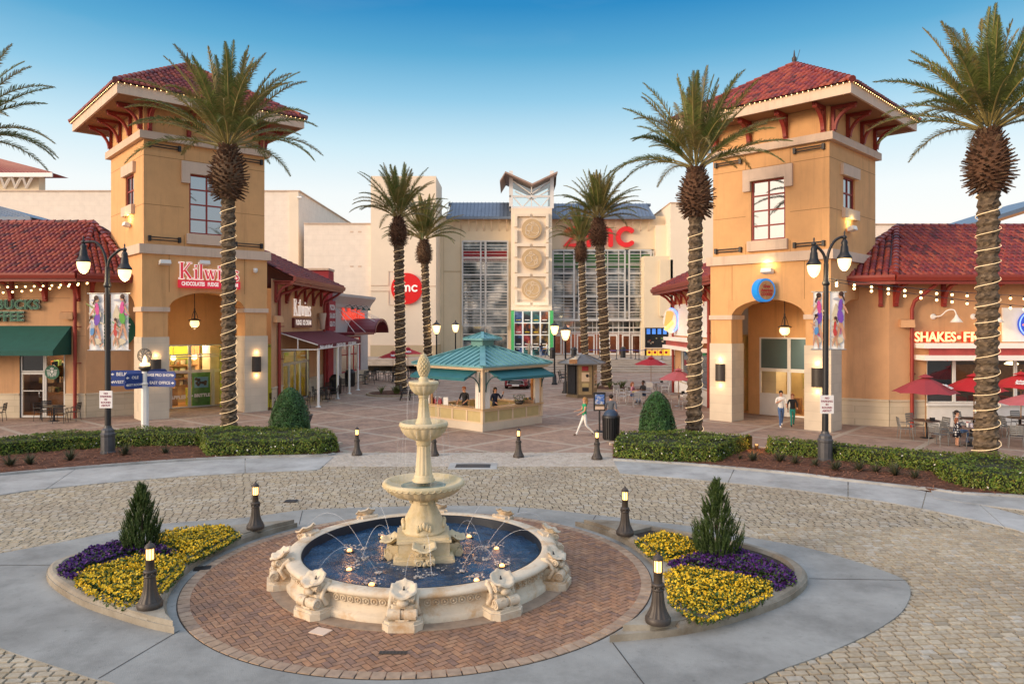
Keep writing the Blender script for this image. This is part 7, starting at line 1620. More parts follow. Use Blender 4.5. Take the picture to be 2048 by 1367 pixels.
# ticket window at the right
bo = MB(); d6 = D - 2.5; bo.box(XP(1288, d6), XP(1360, d6), d6 + .6, d6 + .7, 1.0, ZP(655, d6), 1); bo.box(XP(1284, d6), XP(1290, d6), d6, d6 + .8, 1, ZP(655, d6), 0); bo.box(XP(1288, d6), XP(1362, d6), d6 - .1, D + 3, ZP(655, d6), ZP(512, d6), 0); bo.box(XP(1318, d6), XP(1344, d6), d6 - .5, d6 - .15, ZP(632, d6), ZP(520, d6), 0); bo.build('ticket_bay', [m_cream, m_black], ci)
b = MB(); b.box(XP(1289, d6), XP(1360, d6), d6 - .3, d6 + .55, ZP(697, d6), ZP(695, d6)); b.build('ticket_counter', m_trim, ci)
m_yp = mat('lit yellow panel', (.7, .42, .04), .5, .12, 3, emit=(1, .5, .04), es=.35); m_rd = mat('red spot', (.35, .01, .02), .5)
for k in range(6):
 b = MB(); x = XP(1293 + k * 11.2, d6); b.box(x, x + .6, d6 - .2, d6 - .1, 1.02, ZP(698, d6)); p_ = b.build('yellow_panel', m_yp, ci); b = MB(); disc(b, Vector((x + .3, d6 - .2, (1.02 + ZP(698, d6)) / 2)), Vector((1, 0, 0)), Vector((0, -1, 0)), .17, .01, 0, 16); b.build('red_spot', m_rd, p_)
b = MB(); m_scr = mat('ticket screen', (.05, .15, .4), .3, .7, 2.5, emit=(.08, .25, .8), es=.5)
for k in range(6): x = XP(1295 + k * 11, d6); b.box(x, x + .42, d6 + .5, d6 + .56, ZP(668, d6), ZP(657, d6))
b.build('screen', m_scr, ci); b = MB()
for k in range(14): x = XP(1294 + R(0, 60), d6); z = ZP(R(676, 692), d6); b.box(x, x + R(.1, .35), d6 + .5, d6 + .55, z, z + R(.08, .25))
b.build('counter_goods', m_goods, ci)
# poster wall
m_gpost = mat('green post', (.05, .30, .09), .5, .1, 3, emit=(.04, .5, .12), es=.12)
pw_ = MB(); 
for px in (1022.5, 1101): pw_ = MB(); pw_.box(X5(px) - .02, X5(px) + .32, d5 - .15, d5 + .35, 1, Z5(621)); pw_.build('corner_post', m_gpost, ci)
pt = thing('poster_case', 'white lit case of film posters in rows at the foot of the cinema tower', 'poster case', (X5(1026), d5, 1)); b = MB(); b.box(X5(1026), X5(1099.5), d5 + .3, d5 + .38, 1.02, Z5(621)); b.build('backing', mat('lit white backing', (.8, .8, .78), .6, .03, 2, emit=(1, .97, .9), es=.08), pt)
def poster_mat(i):
 rr = random.Random(i * 7 + 3); m = bpy.data.materials.new('film poster'); m.use_nodes = True; t = m.node_tree; bs_ = t.nodes['Principled BSDF']; tc = t.nodes.new('ShaderNodeTexCoord'); nz = t.nodes.new('ShaderNodeTexNoise'); nz.noise_dimensions = '4D'; nz.inputs['W'].default_value = i * 3.7; nz.inputs['Scale'].default_value = 1.3; nz.inputs['Detail'].default_value = 5; t.links.new(tc.outputs['Object'], nz.inputs['Vector']); r = t.nodes.new('ShaderNodeValToRGB'); e = r.color_ramp.elements
 A_ = rr.choice([(.3, .02, .02), (.02, .08, .25), (.35, .2, .05), (.25, .28, .3), (.02, .15, .15), (.4, .1, .03)]); e[0].position = .44; e[1].position = .72; e[0].color = (.008, .008, .012, 1); e[1].color = (*[min(.6, c * 1.3 + .1) for c in A_], 1); q = e.new(.56); q.color = (*[c * .6 for c in A_], 1); t.links.new(nz.outputs['Fac'], r.inputs[0]); t.links.new(r.outputs[0], bs_.inputs['Base Color']); bs_.inputs['Roughness'].default_value = .4; t.links.new(r.outputs[0], bs_.inputs['Emission Color']); bs_.inputs['Emission Strength'].default_value = .06; return m
for i in range(4):
 for jx in range(5):
  if jx == 4: continue
  b = MB(); x = X5(1029.5 + jx * 17.6); z1 = Z5(622.5 + i * 24); b.box(x, x + .84, d5 + .24, d5 + .27, max(1.05, z1 - 1.27), z1); p_ = b.build('poster', poster_mat(i * 4 + jx), pt)
  b = MB(); rr = random.Random(i * 4 + jx); m_l = m_vinyl if rr.random() < .6 else m_yellow
  b.add([(x + .15, d5 + .236, z1 - 1.05), (x + .7, d5 + .236, z1 - 1.05), (x + .7, d5 + .236, z1 - .95), (x + .15, d5 + .236, z1 - .95)], [(0, 1, 2, 3)]) if i < 3 else b.add([(x + .2, d5 + .236, z1 - .2), (x + .6, d5 + .236, z1 - .2), (x + .6, d5 + .236, z1 - .12), (x + .2, d5 + .236, z1 - .12)], [(0, 1, 2, 3)])
  b.build('title_bar', m_l, p_)
for k in range(4): lamp('poster_lamp', (X5(1036 + k * 18), d5 - 1.5, 6.2), 14, (1, .9, .75), .2, pt)
# amc letters and disc
def amc(mb, O, h, th, m=0):
 """rounded sans letters: a with a sliced bowl, m of two arches, open c"""
 O = Vector(O); w0 = h * .22
 def st(pts): 
  P = [Vector(p_) for p_ in pts]; n = len(P); L = []; Rr = []
  for i in range(n):
   dd = (P[min(i + 1, n - 1)] - P[max(i - 1, 0)]).normalized(); q = Vector((-dd.y, dd.x)) * w0 / 2; L.append(P[i] + q); Rr.append(P[i] - q)
  d0 = (P[0] - P[1]).normalized(); d1 = (P[-1] - P[-2]).normalized(); cap = lambda c, d_: [c + Vector((-d_.y, d_.x)) * w0 / 2 * cos(a) + d_ * w0 / 2 * sin(a) for a in [pi * i / 6 for i in range(7)]]
  pol = [*L, *cap(P[-1], d1)[1:-1], *Rr[::-1], *cap(P[0], d0)[1:-1]]
  mb.slab([(p_.x, p_.y) for p_ in pol], O, (1, 0, 0), Z, (0, -1, 0), th, m)
 r = h / 2 - w0 / 2; c = h / 2
 arc = lambda cx, cy, r_, a0, a1, n=14: [(cx + r_ * cos(radians(a0 + (a1 - a0) * i / n)), cy + r_ * sin(radians(a0 + (a1 - a0) * i / n))) for i in range(n + 1)]
 x = w0 / 2 + r
 st([(x + r, w0 / 2), (x - r * .9, w0 / 2), (x + r * .55, c * 1.35), (x + r, h - w0)][:3] + [(x + r * .6, c * 1.4)]); st(arc(x, c, r, 10, 140, 12)); st([(x + r, c * 1.1), (x + r, w0 / 2)])
 x2 = 2 * r + w0 + h * .16
 st([(x2 + w0 / 2, w0 / 2), (x2 + w0 / 2, h * .62)] + arc(x2 + w0 / 2 + h * .26, h * .62, h * .26, 180, 0, 10)[1:] + [(x2 + w0 / 2 + h * .52, w0 / 2)])
 st([(x2 + w0 / 2 + h * .52, h * .55)] + arc(x2 + w0 / 2 + h * .78, h * .62, h * .26, 180, 0, 10)[1:] + [(x2 + w0 / 2 + h * 1.04, w0 / 2)])
 x3 = x2 + w0 + h * 1.04 + h * .14 + w0 / 2 + r; st(arc(x3, c, r, 48, 312, 20))
 return x3 + r + w0 / 2
m_amc = mat('glossy red letter', (.55, .012, .012), .3, .05, 1, emit=(.7, .01, .01), es=.15)
lt = thing('letter_sign', 'huge red amc letters on the cream wall above the louvres', 'sign', (XP(1125, D), D, zz(496))); b = MB(); amc(b, (XP(1125, D - .3), D - .02, zz(495)), 2.52, .5); b.build('letters', m_amc, lt)
ds = thing('disc_sign', 'big round red sign with white amc letters left of the cinema', 'sign', (X4(814), d4, Z4(577))); b = MB(); c = Vector((X4(814), d4 - .02, Z4(577))); disc(b, c, Vector((1, 0, 0)), Vector((0, -1, 0)), 1.78, .3, 0, 48); b.build('disc', m_amc, ds)
b = MB(); amc(b, c + Vector((-1.5, -.31, -.38)), .80, .08); b.build('letters', m_signwhite, ds)
# blocks around
bk = thing('store_block', 'long pale beige store block with sloping parapet behind the left shops', 'building', (-40, 86, 0)); b = MB(); b.box(-120, XP(597, 86), 86, 117, 0, ZP(382.5, 86)); b.build('wall', m_splitface, bk); b = MB(); b.box(-120.2, XP(597, 86) + .2, 85.85, 117, ZP(382.5, 86), ZP(380.6, 86)); b.build('coping', m_trim, bk)
b = MB(); b.box(XP(597, 86) - 1, XP(597, 86) + .05, 85.8, 86, 0, ZP(384, 86)); b.build('pilaster', m_cream2, bk)
light_box('floodlight', 'white floodlight high on the corner of the pale store block', A(600, 396, 85.9), (0, -1, 0), 0, 'floodlights on the store block')
bk2 = thing('store_block', 'lower pale store block between the left shops and the cinema', 'building', (-20, 84.6, 0)); b = MB(); b.box(XP(608, 84.6), XP(741.5, 84.6), 84.6, 100, 0, ZP(448, 84.6)); b.build('wall', m_splitface, bk2); b = MB(); b.box(XP(608, 84.6), XP(741.5, 84.6) - .05, 84.45, 100, ZP(448, 84.6), ZP(446, 84.6)); b.build('coping', m_trim, bk2)
b = MB()
for px in (700, 716):
 for py in (531, 462): b.box(XP(px, 84.6), XP(px + 7, 84.6), 84.57, 84.6, ZP(py + 3, 84.6), ZP(py, 84.6))
b.build('vent_panel', m_trim, bk2)
bk3 = thing('store_block', 'cream block with stepped parapet between the cinema and the cookie shop tower', 'building', (22, 80, 0)); b = MB(); b.box(XP(1341, 86), XP(1700, 86), 86, 110, 0, ZP(406, 86)); b.box(XP(1312, D - .8), XP(1345, D - .8), D - .8, D + 20, 7, ZP(452, D)); b.build('wall', m_cream2, bk3); b = MB(); b.box(XP(1341, 86) - .1, XP(1700, 86), 85.85, 110, ZP(406, 86), ZP(404.5, 86)); b.build('coping', m_trim, bk3)
bk4 = thing('store_block', 'pale beige parapet wall behind the roof of the diner at right', 'building', (50, 80, 0)); b = MB(); b.box(XP(1700, 80), 110, 80, 100, 0, ZP(449, 80)); b.build('wall', m_splitface, bk4); b = MB(); b.box(XP(1700, 80), 110, 79.85, 100, ZP(449, 80), ZP(447, 80)); b.build('coping', m_trim, bk4)
gb = thing('gabled_building', 'brown gabled building with grey metal roof at the far right edge', 'building', A(2048, 448, 66)); b = MB(); d7 = 66
x0, x1 = XP(1952, d7), XP(2200, d7); zE = ZP(447, d7); zT = ZP(375, d7)
b.box(x0 + 1, x1, d7 + 1.2, d7 + 12, 0, zE); b.build('wall', m_tan, gb); b = MB()
rslab((x0, zE - .2), (x0 + 11, ZP(375, d7)), d7, d7 + 12, .35); b.build('roof', m_bmetal, gb); b = MB(); rslab((x0 + .05, zE - .45), (x0 + 11, ZP(375, d7) - .25), d7 - .08, d7 + .02, .26); b.build('barge_board', m_soffit, gb)
tb_ = thing('roof_turret', 'distant red roofed turret with white struts at the far left edge', 'building', A(20, 378, 110)); d8 = 110; b = MB(); b.box(XP(-60, d8), XP(78, d8), d8, d8 + 1.5, 10, ZP(352, d8)); b.build('wall', m_cream, tb_)
b = MB(); e = [Vector((XP(-90, d8 - 2), d8 - 2, ZP(351, d8))), Vector((XP(105, d8 - 2), d8 - 2, ZP(351, d8) )), Vector((XP(105, d8 - 2), d8 + 2, ZP(351, d8))), Vector((XP(-90, d8 - 2), d8 + 2, ZP(351, d8)))]; ap = Vector((XP(-40, d8), d8, ZP(308, d8))); 
for i in range(4): b.add([e[i], e[(i + 1) % 4], ap], [(0, 1, 2)])
for k in range(28): t_ = k / 27; p_ = e[0].lerp(e[1], t_); b.bar(p_ + Z * .05, p_.lerp(ap, .96) + Z * .05, .07, .1)
b.build('roof', mat('red metal roof', (.22, .03, .03), .5, .1, 2), tb_); b = MB(); b.box(e[0].x, e[1].x, d8 - 2.1, d8 - 1.9, e[0].z - .6, e[0].z); b.build('fascia', m_white, tb_); b = MB()
for px in (8, 30, 52): b.bar(A(px, 376, d8), A(px + 12, 354, d8 - 1.5), .3, .3); b.bar(A(px + 2, 376, d8), A(px - 6, 354, d8 - 1.5), .3, .3)
b.build('strut', m_white, tb_)
gh = thing('roof_pavilion', 'low grey metal hip roof peeping over the coffee shop ridge', 'building', A(0, 440, 60)); d9 = 60; b = MB(); e = [A(-200, 434, d9), A(60, 434, d9), A(60, 434, d9) + Vector((0, 9, 0)), A(-200, 434, d9) + Vector((0, 9, 0))]; r0 = A(-30, 404, d9 + 4); r1 = A(-150, 404, d9 + 4); b.add([*e, r0, r1], [(0, 1, 4, 5), (1, 2, 4), (2, 3, 5, 4), (3, 0, 5)])
for k in range(22): t_ = k / 21; p_ = e[0].lerp(e[1], t_); q_ = r1.lerp(r0, t_); b.bar(p_ + Z * .03, q_ + Z * .03, .06, .08)
b.build('roof', m_bmetal, gh); b = MB(); b.box(e[0].x, e[1].x - .5, d9 + .6, d9 + 8, 6, e[0].z - .1); b.build('wall', m_tan, gh); b = MB(); b.box(e[0].x, e[1].x + .1, d9 - .1, d9 + .05, e[0].z - .3, e[0].z + .02); b.build('fascia', m_bmetal, gh)
# ------------------------------------------------------------------ the kiosk with the teal roof
KC = Vector((-1.28, 31.95, 0)); ka = radians(47.5); KS = 4.02
ku = Vector((cos(ka), sin(ka), 0)); kv = Vector((-sin(ka), cos(ka), 0))
KT = lambda v: KC + ku * v.x + kv * v.y + Z * v.z
m_teal = mat('teal metal roof', (.10, .28, .30), .45, .14, .8, .05, 20, metal=.1, hue=(.17, .38, .39)); m_tealc = mat('teal canvas', (.012, .12, .14), .7, .12, 3, .1, 150); m_tealr = mat('teal iron', (.02, .07, .07), .5, .1, 6)
m_ktrim = mat('kiosk trim paint', (.66, .50, .33), .7, .05, 3); m_kpan = mat('kiosk panel', (.48, .38, .18), .8, .08, 3); m_kwhite = mat('kiosk white post', (.74, .68, .60), .7, .05, 3)
ks = thing('kiosk', 'square snack kiosk with teal metal roof, cupola and teal awnings', 'kiosk', KC)
def kb(name, m, boxes, par=None):
 b = MB(); b.T = KT
 for q in boxes: b.box(*q)
 return b.build(name, m, par or ks)
S = KS
kb('plinth', m_stone, [(0, S, 0, .15, 0, .34), (0, .15, .15, S, 0, .34), (S - .15, S, .15, S, 0, .34), (.15, S - .15, S - .15, S, 0, .34)])
kb('floor', m_concrete, [(.15, S - .15, .15, S - .15, 0, .12)])
fr = []; pn = []
for i in range(4):
 a = .12 + (S - .24) * i / 4; c = .12 + (S - .24) * (i + 1) / 4
 for f in (0, 1): pn += [(a + .05, c - .05, .075, .11, .40, .86) if f == 0 else (.075, .11, a + .05, c - .05, .40, .86)]
 pn += [(a + .05, c - .05, S - .11, S - .075, .40, .86), (S - .11, S - .075, a + .05, c - .05, .40, .86)]
for lo, hi in ((.04, .14), (S - .14, S - .04)):
 for z0, z1 in ((.34, .40), (.86, .93)): fr += [(.04, S - .04, lo, hi, z0, z1) if lo < 1 or 1 else None, (lo, hi, .14, S - .14, z0, z1)]
 for i in range(5):
  x = min(max(.12 + (S - .24) * i / 4, .145), S - .145); fr += [(x - .045, x + .045, lo + .01, hi - .02, .40, .86), (lo + .01, hi - .02, x - .045, x + .045, .40, .86)]
kb('panel', m_kpan, pn); kb('panel_frame', m_ktrim, fr)
kb('counter', mat('kiosk counter', (.50, .33, .17), .3, .12, 4), [(-.06, S + .06, -.06, .55, .93, .99), (-.06, .55, .55, S + .06, .93, .99), (S - .45, S + .06, .55, S + .06, .93, .99)])
for x, y in ((0, 0), (S, 0), (0, S), (S, S)):
 sx, sy = (1 if x == 0 else -1), (1 if y == 0 else -1)
 f = lambda a, b_, c, d, z0, z1: (*sorted((x + sx * a, x + sx * b_)), *sorted((y + sy * c, y + sy * d)), z0, z1)
 p_ = kb('corner_post', m_ktrim, [f(-.02, .10, -.02, .10, .35, 2.72)]); kb('post_casing', m_kwhite, [f(.17, .48, .02, .09, .995, 2.62), f(.02, .09, .17, .48, .995, 2.62), f(.26, .30, -.0, .019, .995, 2.62), f(-.0, .019, .26, .30, .995, 2.62)], p_)
kb('inner_lining', m_wood, [(S - .12, S - .06, .5, .62, .99, 2.7), (S - .5, S - .1, S - .12, S - .06, .99, 2.7), (.1, .14, S - .6, S - .1, .99, 2.7)])
kb('fascia', m_ktrim, [(-.28, S + .28, -.28, -.2, 2.73, 2.88), (-.28, S + .28, S + .2, S + .28, 2.73, 2.88), (-.28, -.2, -.2, S + .2, 2.73, 2.88), (S + .2, S + .28, -.2, S + .2, 2.73, 2.88)])
kb('ceiling', m_ktrim, [(-.2, S + .2, -.2, S + .2, 2.68, 2.72)])
b = MB(); b.T = KT; o = .36; z0 = 2.88; z1 = 3.66; c_ = S / 2; h = .38
E4 = [(-o, -o), (S + o, -o), (S + o, S + o), (-o, S + o)]; I4 = [(c_ - h, c_ - h), (c_ + h, c_ - h), (c_ + h, c_ + h), (c_ - h, c_ + h)]
for i in range(4):
 j = (i + 1) % 4; a, bq, cq, d_ = Vector((*E4[i], z0)), Vector((*E4[j], z0)), Vector((*I4[j], z1)), Vector((*I4[i], z1)); b.add([a, bq, cq, d_], [(0, 1, 2, 3)]); b.add([a - Z * .07, bq - Z * .07, bq, a], [(0, 1, 2, 3)])
 L = (bq - a).length; U = (bq - a).normalized(); mid = (a + bq) / 2; up = ((cq + d_) / 2 - mid)
 for k in range(-6, 7):
  x = k * .37; fr_ = min(1.0, (L / 2 - abs(x)) / (L / 2 - h)) 
  if fr_ > .05: b.bar(mid + U * x + Z * .02, mid + U * x + up * fr_ + Z * .02, .03, .06, up=U.cross(up))
 b.bar(a + Z * .03, d_ + Z * .03, .26, .05)
b.build('roof', m_teal, ks)
b = MB(); b.T = KT; b.box(c_ - h, c_ + h, c_ - h, c_ + h, 3.6, 3.97); b.build('cupola', mat('pale teal paint', (.13, .30, .28), .6, .08, 3), ks)
b = MB(); b.T = KT; e = .66; ap = Vector((c_, c_, 4.32)); Q = [Vector((c_ + sx * e, c_ + sy * e, 4.03)) for sx, sy in ((-1, -1), (1, -1), (1, 1), (-1, 1))]
b.box(c_ - e, c_ + e, c_ - e, c_ + e, 3.95, 4.025)
for i in range(4):
 b.add([Q[i], Q[(i + 1) % 4], ap], [(0, 1, 2)]); b.bar(Q[i] + Z * .015, ap + Z * .015, .14, .04)
 for k in range(-1, 2): m_ = (Q[i] + Q[(i + 1) % 4]) / 2; U = (Q[(i + 1) % 4] - Q[i]).normalized(); b.bar(m_ + U * k * .3, m_ + U * k * .3 + (ap - m_) * (1 - abs(k) * .45), .025, .04, up=U.cross(ap - m_))
b.build('cupola_roof', m_teal, ks)
for f in (0, 1):
 b = MB(); mk = (lambda u, n, z: (u, -n, z)) if f == 0 else (lambda u, n, z: (-n, u, z)); b.T = KT
 u0, u1 = .35, S - .05; w_ = .78
 b.add([mk(u0, .02, 2.66), mk(u1, .02, 2.66), mk(u1, w_, 2.36), mk(u0, w_, 2.36), mk(u0, w_, 2.24), mk(u1, w_, 2.24), mk(u0, .02, 2.6), mk(u1, .02, 2.6)], [(0, 1, 2, 3), (3, 2, 5, 4), (0, 3, 4, 6), (1, 7, 5, 2), (6, 4, 5, 7)]); b.build('awning', m_tealc, ks)
 b = MB(); b.T = KT
 for uu in (.12, S - .12): b.tube(catmull([Vector(mk(uu + .06, .02, 1.75)), Vector(mk(uu + .06, .10, 2.1)), Vector(mk(uu + .06, .4, 2.38)), Vector(mk(uu + .06, .72, 2.42))], 5), .028, 6); b.tube([mk(uu + .06, .03, 1.72), mk(uu + .06, .03, 2.6)], .022, 5)
 b.build('awning_bracket', m_tealr, ks)
for x, y in ((1.2, 1.2), (3, 3)): lamp('kiosk_lamp', KT(Vector((x, y, 2.45))), 12, (1, .68, .35), .15, ks)
lamp('kiosk_lamp', KT(Vector((3.6, .9, 2.2))), 4, (1, .5, .15), .1, ks)
def small(name, lab, cat, p, parts, grp=None):
 t = thing(name, lab, cat, p, 0, grp)
 for nm, mb, m in parts: mb.build(nm, m, t)
 return t
k = -1
for x, y in ((.25, 3.5), (.2, 3.3), (.3, 3.15), (.22, 2.95)):
 p = KT(Vector((x, y, .99))); b = MB(); b.lathe([(.05, 0), (.055, .02), (.055, .16), (.02, .22), (.02, .28)], 10, tuple(p)); c = MB(); c.lathe([(.025, .28), (.025, .32), (0, .33)], 8, tuple(p)); small('syrup_bottle', ORD[k := k + 1] + ' small dark red bottle from the counter end of the kiosk', 'bottle', p, (('body', b, m_dred), ('cap', c, m_white)), 'bottles on the kiosk counter')
p = KT(Vector((.2, 2.6, .99))); b = MB(); b.slab([(-.13, 0), (.13, 0), (.13, .34), (-.13, .34)], p, ku * .3 - kv * .9, Z, Vector((0, -1, 0)), .02); small('menu_card', 'upright white menu card on the left kiosk counter', 'menu card', p, (('card', b, m_vinyl),))
p = KT(Vector((2.6, .2, .99))); b = MB(); b.lathe([(.12, 0), (.2, .04), (.22, .16), (.2, .17), (.1, .05)], 14, tuple(p)); f = MB()
for q in range(160): leaf = Vector((p.x + R(-.28, .28), p.y + R(-.2, .2), p.z + .12 + R(0, .34))); shrub_leaf(f, leaf, Z, R(.03, .06))
small('potted_plant', 'bushy green plant in a bowl on the right kiosk counter', 'plant', p, (('bowl', b, m_bronze), ('leaves', f, m_topi)))
p = KT(Vector((3.25, .22, .99))); b = MB(); b.box(p.x - .25, p.x + .25, p.y - .15, p.y + .15, p.z, p.z + .16); f = MB()
for q in range(26): f.ball((p.x + R(-.22, .22), p.y + R(-.12, .12), p.z + .16 + R(0, .08)), R(.03, .06), 7, 5)
small('snack_basket', 'brown basket of small packets on the right kiosk counter', 'basket', p, (('basket', b, m_wood), ('packets', f, m_goods)))
# ------------------------------------------------------------------ photo booth
g = Vector((XP(1165, 47.3), 47.6, 0)); pb = thing('photo_booth', 'six sided photo booth with grey metal roof and black curtain', 'photo booth', g)
m_btan = mat('booth tan', (.30, .22, .11), .6, .2, 3); m_bbrown = mat('booth brown', (.12, .085, .05), .6, .2, 4)
rot6 = radians(8); hexp = lambda r: [(g.x + r * cos(rot6 + pi / 3 * i), g.y + r * sin(rot6 + pi / 3 * i)) for i in range(6)]
b = MB(); b.prism(hexp(1.06), 0, .16); b.prism(hexp(1.0), .16, 2.2); b.build('body', m_bbrown, pb)
b = MB(); ro, ri = hexp(1.62), hexp(.35)
for i in range(6):
 j = (i + 1) % 6; b.add([(*ro[i], 2.2), (*ro[j], 2.2), (*ri[j], 2.68), (*ri[i], 2.68)], [(0, 1, 2, 3)]); b.add([(*ro[i], 2.13), (*ro[j], 2.13), (*ro[j], 2.2), (*ro[i], 2.2)], [(0, 1, 2, 3)]); b.bar((*ro[i], 2.22), (*ri[i], 2.7), .06, .04)
b.add([(*q, 2.68) for q in ri] + [(g.x, g.y, 2.78)], [(i, (i + 1) % 6, 6) for i in range(6)]); b.add([(*q, 2.14) for q in ro], [tuple(range(6))]); b.build('roof', mat('dull zinc', (.16, .155, .15), .45, .15, 2, metal=.4), pb)
hp = [Vector((*q, 0)) for q in hexp(1.0)]
def facep(i): a, c = hp[i], hp[(i + 1) % 6]; m_ = (a + c) / 2; n = (m_ - g); n.z = 0; n.normalize(); return m_, Z.cross(n).normalized(), n
for fi, kind in ((3, 'curtain'), (4, 'slot'), (5, 'ad')):
 m_, u_, n_ = facep(fi); W2 = .44
 b = MB(); b.slab([(-W2, .2), (W2, .2), (W2, 2.12), (-W2, 2.12)], m_, u_, Z, n_, .015); b.build('face_panel', m_btan if kind != 'curtain' else m_black, pb)
 if kind == 'curtain':
  b = MB(); n = 16; vs = [m_ + u_ * (-.36 + .72 * i / n) + n_ * (.05 + .03 * sin(i * 2.1)) + Z * z for z in (.28, 2.08) for i in range(n + 1)]; b.add(vs, [(i, i + 1, n + 2 + i, n + 1 + i) for i in range(n)], 0, True); b.build('curtain', mat('black curtain', (.012, .013, .018), .9), pb)
 elif kind == 'slot':
  for (a0, a1, z0, z1, m) in ((-.22, .2, 1.72, 2.02, m_dred), (-.24, .26, 1.05, 1.62, m_ktrim), (-.2, .22, .42, .66, m_black), (-.2, .22, .72, .92, m_kpan)): b = MB(); b.slab([(a0, z0), (a1, z0), (a1, z1), (a0, z1)], m_, u_, Z, n_, .03); b.build('instruction_plate', m, pb)
  b = MB(); b.ball(m_ + u_ * .12 + Z * 1.42 + n_ * .03, .1, 10, 6); b.build('lens', m_black, pb)
 else:
  b = MB(); b.slab([(-.34, .62), (.34, .62), (.34, 1.72), (-.34, 1.72)], m_, u_, Z, n_, .03); ad = b.build('sample_board', m_ktrim, pb); b = MB()
  for r_ in range(5):
   for q in range(2): b.slab([(-.24 + q * .25, .74 + r_ * .18), (-.04 + q * .25, .74 + r_ * .18), (-.04 + q * .25, .88 + r_ * .18), (-.24 + q * .25, .88 + r_ * .18)], m_ + n_ * .03, u_, Z, n_, .006)
  b.build('sample_photo', m_goods, ad)
b = MB(); b.box(g.x - .95, g.x - .45, g.y - 1.55, g.y - 1.47, 2.22, 2.48); b.build('roof_sign', m_wood, pb)
# ------------------------------------------------------------------ small red car behind the kiosk
cx, cy = .25, 52.8; car = thing('parked_car', 'small dark red hatchback parked behind the kiosk', 'car', (cx, cy, 0), radians(-9))
m_car = mat('dark red car paint', (.20, .012, .025), .25, .05, 2, coat=.8); m_tyre = mat('tyre rubber', (.015, .015, .015), .85, .1, 5)
def loft(mb, secs, m=0):
 n = len(secs[0]); vs = [v for s in secs for v in s]; mb.add(vs, [(i * n + j, i * n + (j + 1) % n, (i + 1) * n + (j + 1) % n, (i + 1) * n + j) for i in range(len(secs) - 1) for j in range(n)] + [tuple(reversed(range(n))), tuple(range((len(secs) - 1) * n, len(secs) * n))], m, True)
def sec(y, hw, z0, z1, rnd=.14): return [(hw * a, y, z0 + (z1 - z0) * c) for a, c in ((-.9, 0), (.9, 0), (1, .15), (1.0, .55), (.97, .8), (.86, .97), (0, 1.03), (-.86, .97), (-.97, .8), (-1, .55), (-1, .15))]
b = MB(); loft(b, [sec(0.02, .72, .30, .72), sec(.10, .80, .22, .84), sec(.5, .86, .2, .92), sec(1.1, .865, .2, .98), sec(2.6, .865, .2, 1.0), sec(3.5, .85, .22, .98), sec(3.75, .78, .3, .9)]); b.build('body', m_car, car, local=True)
b = MB(); loft(b, [[(x * .78, 1.05 + 0 * x, z) for x, z in ((-1, .95), (1, .95), (.98, .97), (0, .985), (-.98, .97))], [(x * .72, 1.75, z) for x, z in ((-1, .95), (1, .95), (.84, 1.36), (0, 1.40), (-.84, 1.36))], [(x * .72, 3.2, z) for x, z in ((-1, .95), (1, .95), (.84, 1.36), (0, 1.40), (-.84, 1.36))], [(x * .75, 3.62, z) for x, z in ((-1, .9), (1, .9), (.9, 1.0), (0, 1.03), (-.9, 1.0))]]); b.build('window', m_darkglass, car, local=True)
b = MB(); b.box(-.6, .6, 1.8, 3.2, 1.385, 1.42); b.build('roof', m_white, car, local=True)
b = MB(); b.slab([(-.56, .38), (.56, .38), (.60, .52), (.5, .66), (-.5, .66), (-.60, .52)], (0, .06, 0), (1, 0, 0), Z, (0, -1, 0), .05); b.build('grille', m_black, car, local=True)
b = MB(); b.tube([(x * 1.0, .0, z) for x, z in ((-.56, .38), (.56, .38), (.60, .52), (.5, .66), (-.5, .66), (-.60, .52), (-.56, .38))], .022, 6); b.box(-.4, .4, .0, .03, .50, .53); b.build('grille_trim', m_silver, car, local=True)
for s in (-1, 1):
 b = MB(); b.ball((s * .60, .12, .76), .13, 14, 8, sc=(1, .5, 1)); b.build('headlight', m_silver, car, local=True); b = MB(); b.ball((s * .6, .06, .36), .06, 10, 6); b.build('fog_lamp', m_white, car, local=True)
 b = MB(); b.ball((s * .93, 1.2, 1.0), .1, 8, 6, sc=(1, .5, .7)); b.build('mirror', m_car, car, local=True)
 for y in (.75, 3.05):
  b = MB(); b.lathe([(.18, -.1), (.29, -.1), (.31, -.06), (.31, .06), (.29, .1), (.18, .1)], 24, T=Matrix.Translation((s * .78, y, .31)) @ Matrix.Rotation(pi / 2, 4, 'Y')); wq = b.build('wheel', m_tyre, car, local=True); b = MB(); b.lathe([(.0, -.09), (.19, -.08), (.19, .08), (0, .09)], 16, T=Matrix.Translation((s * .78, y, .31)) @ Matrix.Rotation(pi / 2, 4, 'Y')); b.build('rim', m_silver, wq, local=True)
b = MB(); b.box(-.26, .26, -.0, .02, .24, .35); b.build('number_plate', m_white, car, local=True)
